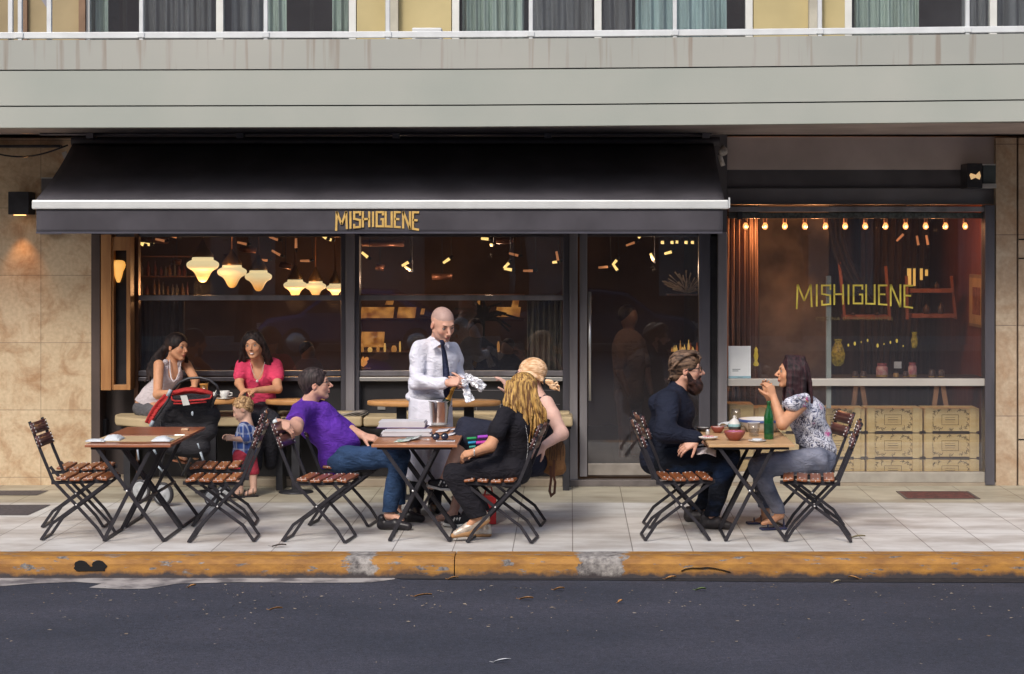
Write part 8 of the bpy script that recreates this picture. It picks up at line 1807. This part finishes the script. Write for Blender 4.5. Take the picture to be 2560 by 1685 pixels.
# ---------------------------------------------------------------- stroller
def stroller():
    d = 16.95; t = thing('stroller', 'black stroller with red trim and a white tag on its hood beside the bench', 'stroller', (wx(455, d), d, 0.0), world=True)
    bkf = cloth_mat('stroller_black', (.026, .025, .029), .8, var=.2); redf = cloth_mat('stroller_red', (.42, .035, .035), .7, var=.12); tube = mat('stroller_tube', (.05, .05, .055), .35, metal=.5); pl = mat('grey_plastic', (.33, .38, .42), .5)
    g = MB(); cx = wx(470, d); r0 = .205
    b = Body(VF); b.cone(P3(440, 1000, d), P3(512, 1002, d), .080, .075, .03); b.cone(P3(432, 1035, d), P3(525, 1040, d), .11, .09, .04); b.cone(P3(415, 1075, d), P3(520, 1075, d), .10, .09, .04); b.cone(P3(425, 1110, d), P3(500, 1120, d), .09, .09, .05); b.cone(P3(430, 1010, d), P3(392, 1060, d), .06, .05, .03)
    b.mesh('seat_pod', bkf, t, fold=.004)
    g = MB(); g.sheet(lambda u, v: P3(424 + 108 * u, 981 - 12 * math.sin(math.pi * u) + 13 * v, 16.76 - .06 * math.sin(math.pi * v) + .08 * abs(2 * u - 1) ** 3), 24, 6); hd_ = g.build('hood', redf, t, solid=.012)
    g = MB(); g.tube([P3(x, y, 16.70) for x, y in ((428, 990), (430, 999), (438, 1003), (470, 1002), (510, 999), (526, 996), (530, 988))], .008, 8); g.tube([P3(x, y, 16.71) for x, y in ((434, 1009), (470, 1009), (516, 1005))], .007, 8); g.build('piping', redf, hd_)
    g = MB(); g.prism([(wx(a, 16.7), wz(b2, 16.7)) for a, b2 in ((429, 989), (528, 986), (527, 997), (432, 1001))], 16.705, 16.72, 'y'); g.build('hood_front', bkf, hd_)
    g = MB(); PT = [(420, 988), (405, 1004), (390, 1022), (378, 1044), (372, 1058)]
    g.sheet(lambda u, v: P3(np.interp(u * 4, range(5), [q[0] for q in PT]) - 9 + 18 * v * (1 - .3 * u), np.interp(u * 4, range(5), [q[1] for q in PT]) - 2 + 5 * v, 16.74 + .02 * math.sin(3 * v)), 16, 4); g.build('side_band', redf, t, solid=.014)
    g = MB(); g.tube([P3(x, y, 16.82) for x, y in ((432, 975), (450, 955), (472, 946), (500, 944), (524, 950), (542, 964), (548, 985))], .012, 10); g.build('push_handle', tube, t)
    g = MB(); g.tube([P3(430, 975, 16.72), P3(420, 1000, 16.70), P3(378, 1062, 16.72)], .011, 8); g.tube([P3(545, 975, 16.9), P3(535, 1000, 16.9), P3(500, 1100, 16.95), P3(455, 1190, 16.9)], .012, 8); g.tube([P3(400, 1050, 16.8), P3(410, 1130, 16.8), P3(400, 1190, 16.8)], .010, 8); g.tube([P3(418, 1090, 16.8), P3(470, 1200, 17.2)], .010, 8); g.tube([P3(500, 1120, 16.9), P3(515, 1180, 16.8), P3(528, 1215, 16.75)], .010, 8); g.build('chassis', tube, t)
    for (a, b2) in (((427, 974), (419, 990)), ((383, 1052), (376, 1066))): MB().tube([P3(a[0], a[1], 16.68), P3(b2[0], b2[1], 16.68)], .016, 10).build('hinge', pl, t)
    for (a, b2, r_) in (((343, 1118), (347, 1150), .008), ((382, 1116), (390, 1136), .012), ((494, 1108), (499, 1122), .007), ((501, 1130), (509, 1153), .010), ((395, 1165), (407, 1180), .008)): MB().tube([P3(a[0], a[1], 16.66), P3(b2[0], b2[1], 16.66)], r_, 8).build('reflector', pl, t)
    MB().prism([(wx(a, 16.69), wz(b2, 16.69)) for a, b2 in ((451, 989), (467, 988), (475, 1012), (458, 1014))], 16.685, 16.690, 'y').build('tag', white_card, t)
    MB().ball(W(481, 1034, 16.66), .013, 8, 6, (.8, .6, 1.6)).build('buckle', pl, t)
    wh = mat('wheel_rubber', (.05, .048, .052), .7); rim_ = mat('wheel_grey', (.34, .35, .36), .4)
    for (px, dd, rr) in ((408, 16.8, .105), (352, 17.1, .10), (530, 16.78, .075), (560, 17.1, .075)):
        c = Vector((wx(px, dd), dd, rr)); w_ = MB(); w_.lathe([(rr * .80, -.016), (rr * .95, -.018), (rr, 0), (rr * .95, .018), (rr * .80, .016)], c, 28, axis=(.45, 1, 0)); o = w_.build('wheel', wh, t)
        g = MB(); g.lathe([(0, -.012), (rr * .25, -.016), (rr * .3, -.008), (rr * .60, -.008), (rr * .78, -.015), (rr * .79, .015), (0, .012)], c, 24, axis=(.45, 1, 0)); g.build('rim', rim_, o)
stroller()
# dim figures inside
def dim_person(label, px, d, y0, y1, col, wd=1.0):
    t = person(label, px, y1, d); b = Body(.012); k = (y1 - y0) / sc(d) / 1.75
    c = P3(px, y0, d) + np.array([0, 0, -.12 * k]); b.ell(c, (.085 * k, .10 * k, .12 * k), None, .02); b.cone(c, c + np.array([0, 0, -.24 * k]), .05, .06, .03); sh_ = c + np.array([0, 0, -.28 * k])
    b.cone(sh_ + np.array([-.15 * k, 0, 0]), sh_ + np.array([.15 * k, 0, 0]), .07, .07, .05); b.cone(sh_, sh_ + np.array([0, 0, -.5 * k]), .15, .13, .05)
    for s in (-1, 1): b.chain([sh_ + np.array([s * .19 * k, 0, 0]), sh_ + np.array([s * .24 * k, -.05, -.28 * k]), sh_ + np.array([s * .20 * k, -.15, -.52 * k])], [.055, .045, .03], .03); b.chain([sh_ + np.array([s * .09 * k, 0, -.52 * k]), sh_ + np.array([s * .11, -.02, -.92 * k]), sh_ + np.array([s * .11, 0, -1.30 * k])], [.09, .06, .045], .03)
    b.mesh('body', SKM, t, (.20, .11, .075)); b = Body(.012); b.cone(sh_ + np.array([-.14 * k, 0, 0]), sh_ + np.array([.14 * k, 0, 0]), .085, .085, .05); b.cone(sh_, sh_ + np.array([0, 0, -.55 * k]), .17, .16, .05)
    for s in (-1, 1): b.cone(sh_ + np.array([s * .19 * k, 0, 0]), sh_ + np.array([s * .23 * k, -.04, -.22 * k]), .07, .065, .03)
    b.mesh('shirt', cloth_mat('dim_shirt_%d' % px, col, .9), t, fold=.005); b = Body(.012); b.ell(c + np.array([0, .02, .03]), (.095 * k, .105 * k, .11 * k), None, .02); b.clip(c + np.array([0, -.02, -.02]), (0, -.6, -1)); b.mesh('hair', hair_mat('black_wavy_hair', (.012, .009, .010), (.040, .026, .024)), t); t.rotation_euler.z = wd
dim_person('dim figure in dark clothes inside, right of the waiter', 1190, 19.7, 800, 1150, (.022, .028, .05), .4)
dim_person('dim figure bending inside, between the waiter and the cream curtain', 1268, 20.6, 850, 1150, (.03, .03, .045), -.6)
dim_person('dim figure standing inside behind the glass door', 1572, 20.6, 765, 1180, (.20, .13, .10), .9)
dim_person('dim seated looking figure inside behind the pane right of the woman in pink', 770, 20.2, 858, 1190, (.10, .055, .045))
# ---------------------------------------------------------------- the other side of the street, seen mirrored in the glass
OB = thing('opposite_building', 'brick red apartment building across the street mirrored in the cafe glass', 'building', (0, -11, 0), world=True)
MB().box(-22, -12.5, 0, 22, -11, 13).build('wall', mat('brick_red', (.20, .10, .07), .9, var=.3, vs=2), OB)
for i in range(11):
    for j in range(4): MB().box(-20 + i * 3.7, -10.995, 1 + j * 3, -18.4 + i * 3.7, -10.96, 2.9 + j * 3).build('window', mat('far_window', (.35, .37, .38), .3, var=.5, vs=.4), OB)
structure(MB().box(-60, -10.9, -0.16, 60, -7.0, 0.0).build('far_pavement', mat('far_paving', (.30, .28, .25), .8), origin=(0, 0, 0)))
def tree(label, x, y, h, seed):
    t = thing('street_tree', label, 'tree', (x, y, 0), group=None); r = random.Random(seed)
    g = MB(); g.tube([(0, 0, 0), (.1, 0, h * .2), (-.05, .1, h * .4), (0, 0, h * .62)], [.20, .16, .13, .07], 9)
    tips = []
    for i in range(9): a = i * 2.4; e = (1.9 * math.cos(a), 1.9 * math.sin(a), h * r.uniform(.5, .85)); g.tube([(0, 0, h * .36), (e[0] * .5, e[1] * .5, h * .5), e], [.09, .06, .03], 6); tips.append(e)
    g.build('trunk', mat('bark', (.09, .065, .05), .9, var=.3), t); g = MB()
    for i in range(2600):
        c = Vector(r.choice(tips)) + Vector((r.gauss(0, .75), r.gauss(0, .75), r.gauss(0, .6))); q = Matrix.Rotation(r.uniform(0, 6.3), 3, 'Z') @ Matrix.Rotation(r.uniform(-1, 1), 3, 'X'); s_ = r.uniform(.06, .12)
        g.add([c + q @ Vector(v) * s_ for v in ((-1, 0, 0), (0, -.55, .1), (1, 0, 0), (0, .55, .1))], [(0, 1, 2, 3)])
    g.build('crown', mat('leaves', (.035, .07, .018), .7, col2=(.10, .15, .04), vs=3), t)
for i, x in enumerate((-7.6, -1.2, 5.2)): tree(['left', 'middle', 'right'][i] + ' street tree across the road mirrored in the glass', x, -8.0, 7.5, 40 + i)
def car(label, x, y, col, ry):
    t = thing('parked_car', label, 'car', (x, y, ROADZ)); pm = mat('car_paint_' + label.split()[0], col, .25, metal=.3, var=.03, spec=.8)
    pr = [(-2.1, .30), (-2.15, .62), (-1.95, .82), (-1.25, .92), (-.65, 1.38), (.0, 1.46), (.75, 1.42), (1.45, 1.0), (2.05, .86), (2.12, .55), (2.08, .30)]
    MB().prism([(a * ry, z) for a, z in pr], -.80, .80, 'y').build('body', pm, t, bevel=.10, seg=4)
    for s in (-1, 1):
        MB().prism([(a * ry, z) for a, z in ((-1.10, .95), (-.62, 1.30), (-.05, 1.36), (-.05, .95))], s * .801, s * .815, 'y').build('window', lens, t); MB().prism([(a * ry, z) for a, z in ((.03, .95), (.03, 1.36), (.70, 1.32), (1.22, .98))], s * .801, s * .815, 'y').build('window', lens, t)
        for wxx in (-1.3, 1.3):
            w_ = MB().lathe([(0, -.1), (.30, -.1), (.32, 0), (.30, .1), (0, .1)], (wxx * ry, s * .74, .32), 24, axis=(0, 1, 0)).build('wheel', blackm, t); MB().lathe([(0, .012), (.20, .008), (.21, 0)], (wxx * ry, s * .845, .32), 18, axis=(0, s, 0)).build('rim', cut, w_)
        MB().box(-2.17 * ry, s * .68, .60, -2.10 * ry, s * .45, .72).build('headlight', whc, t)
car('blue parked car across the road mirrored in the left glass', -4.6, -5.6, (.05, .12, .32), 1)
car('dark parked car across the road mirrored in the middle glass', 0.6, -5.6, (.03, .05, .10), -1)
# lamps are exposed together with the daylight
for m in bpy.data.materials:
    if m.use_nodes and 'Principled BSDF' in m.node_tree.nodes: m.node_tree.nodes['Principled BSDF'].inputs['Emission Strength'].default_value *= .74
for l in bpy.data.lights:
    if l.type != 'SUN': l.energy *= .74
# tidy the helper property before the scene is read
for o in bpy.data.objects:
    if '_o' in o: del o['_o']
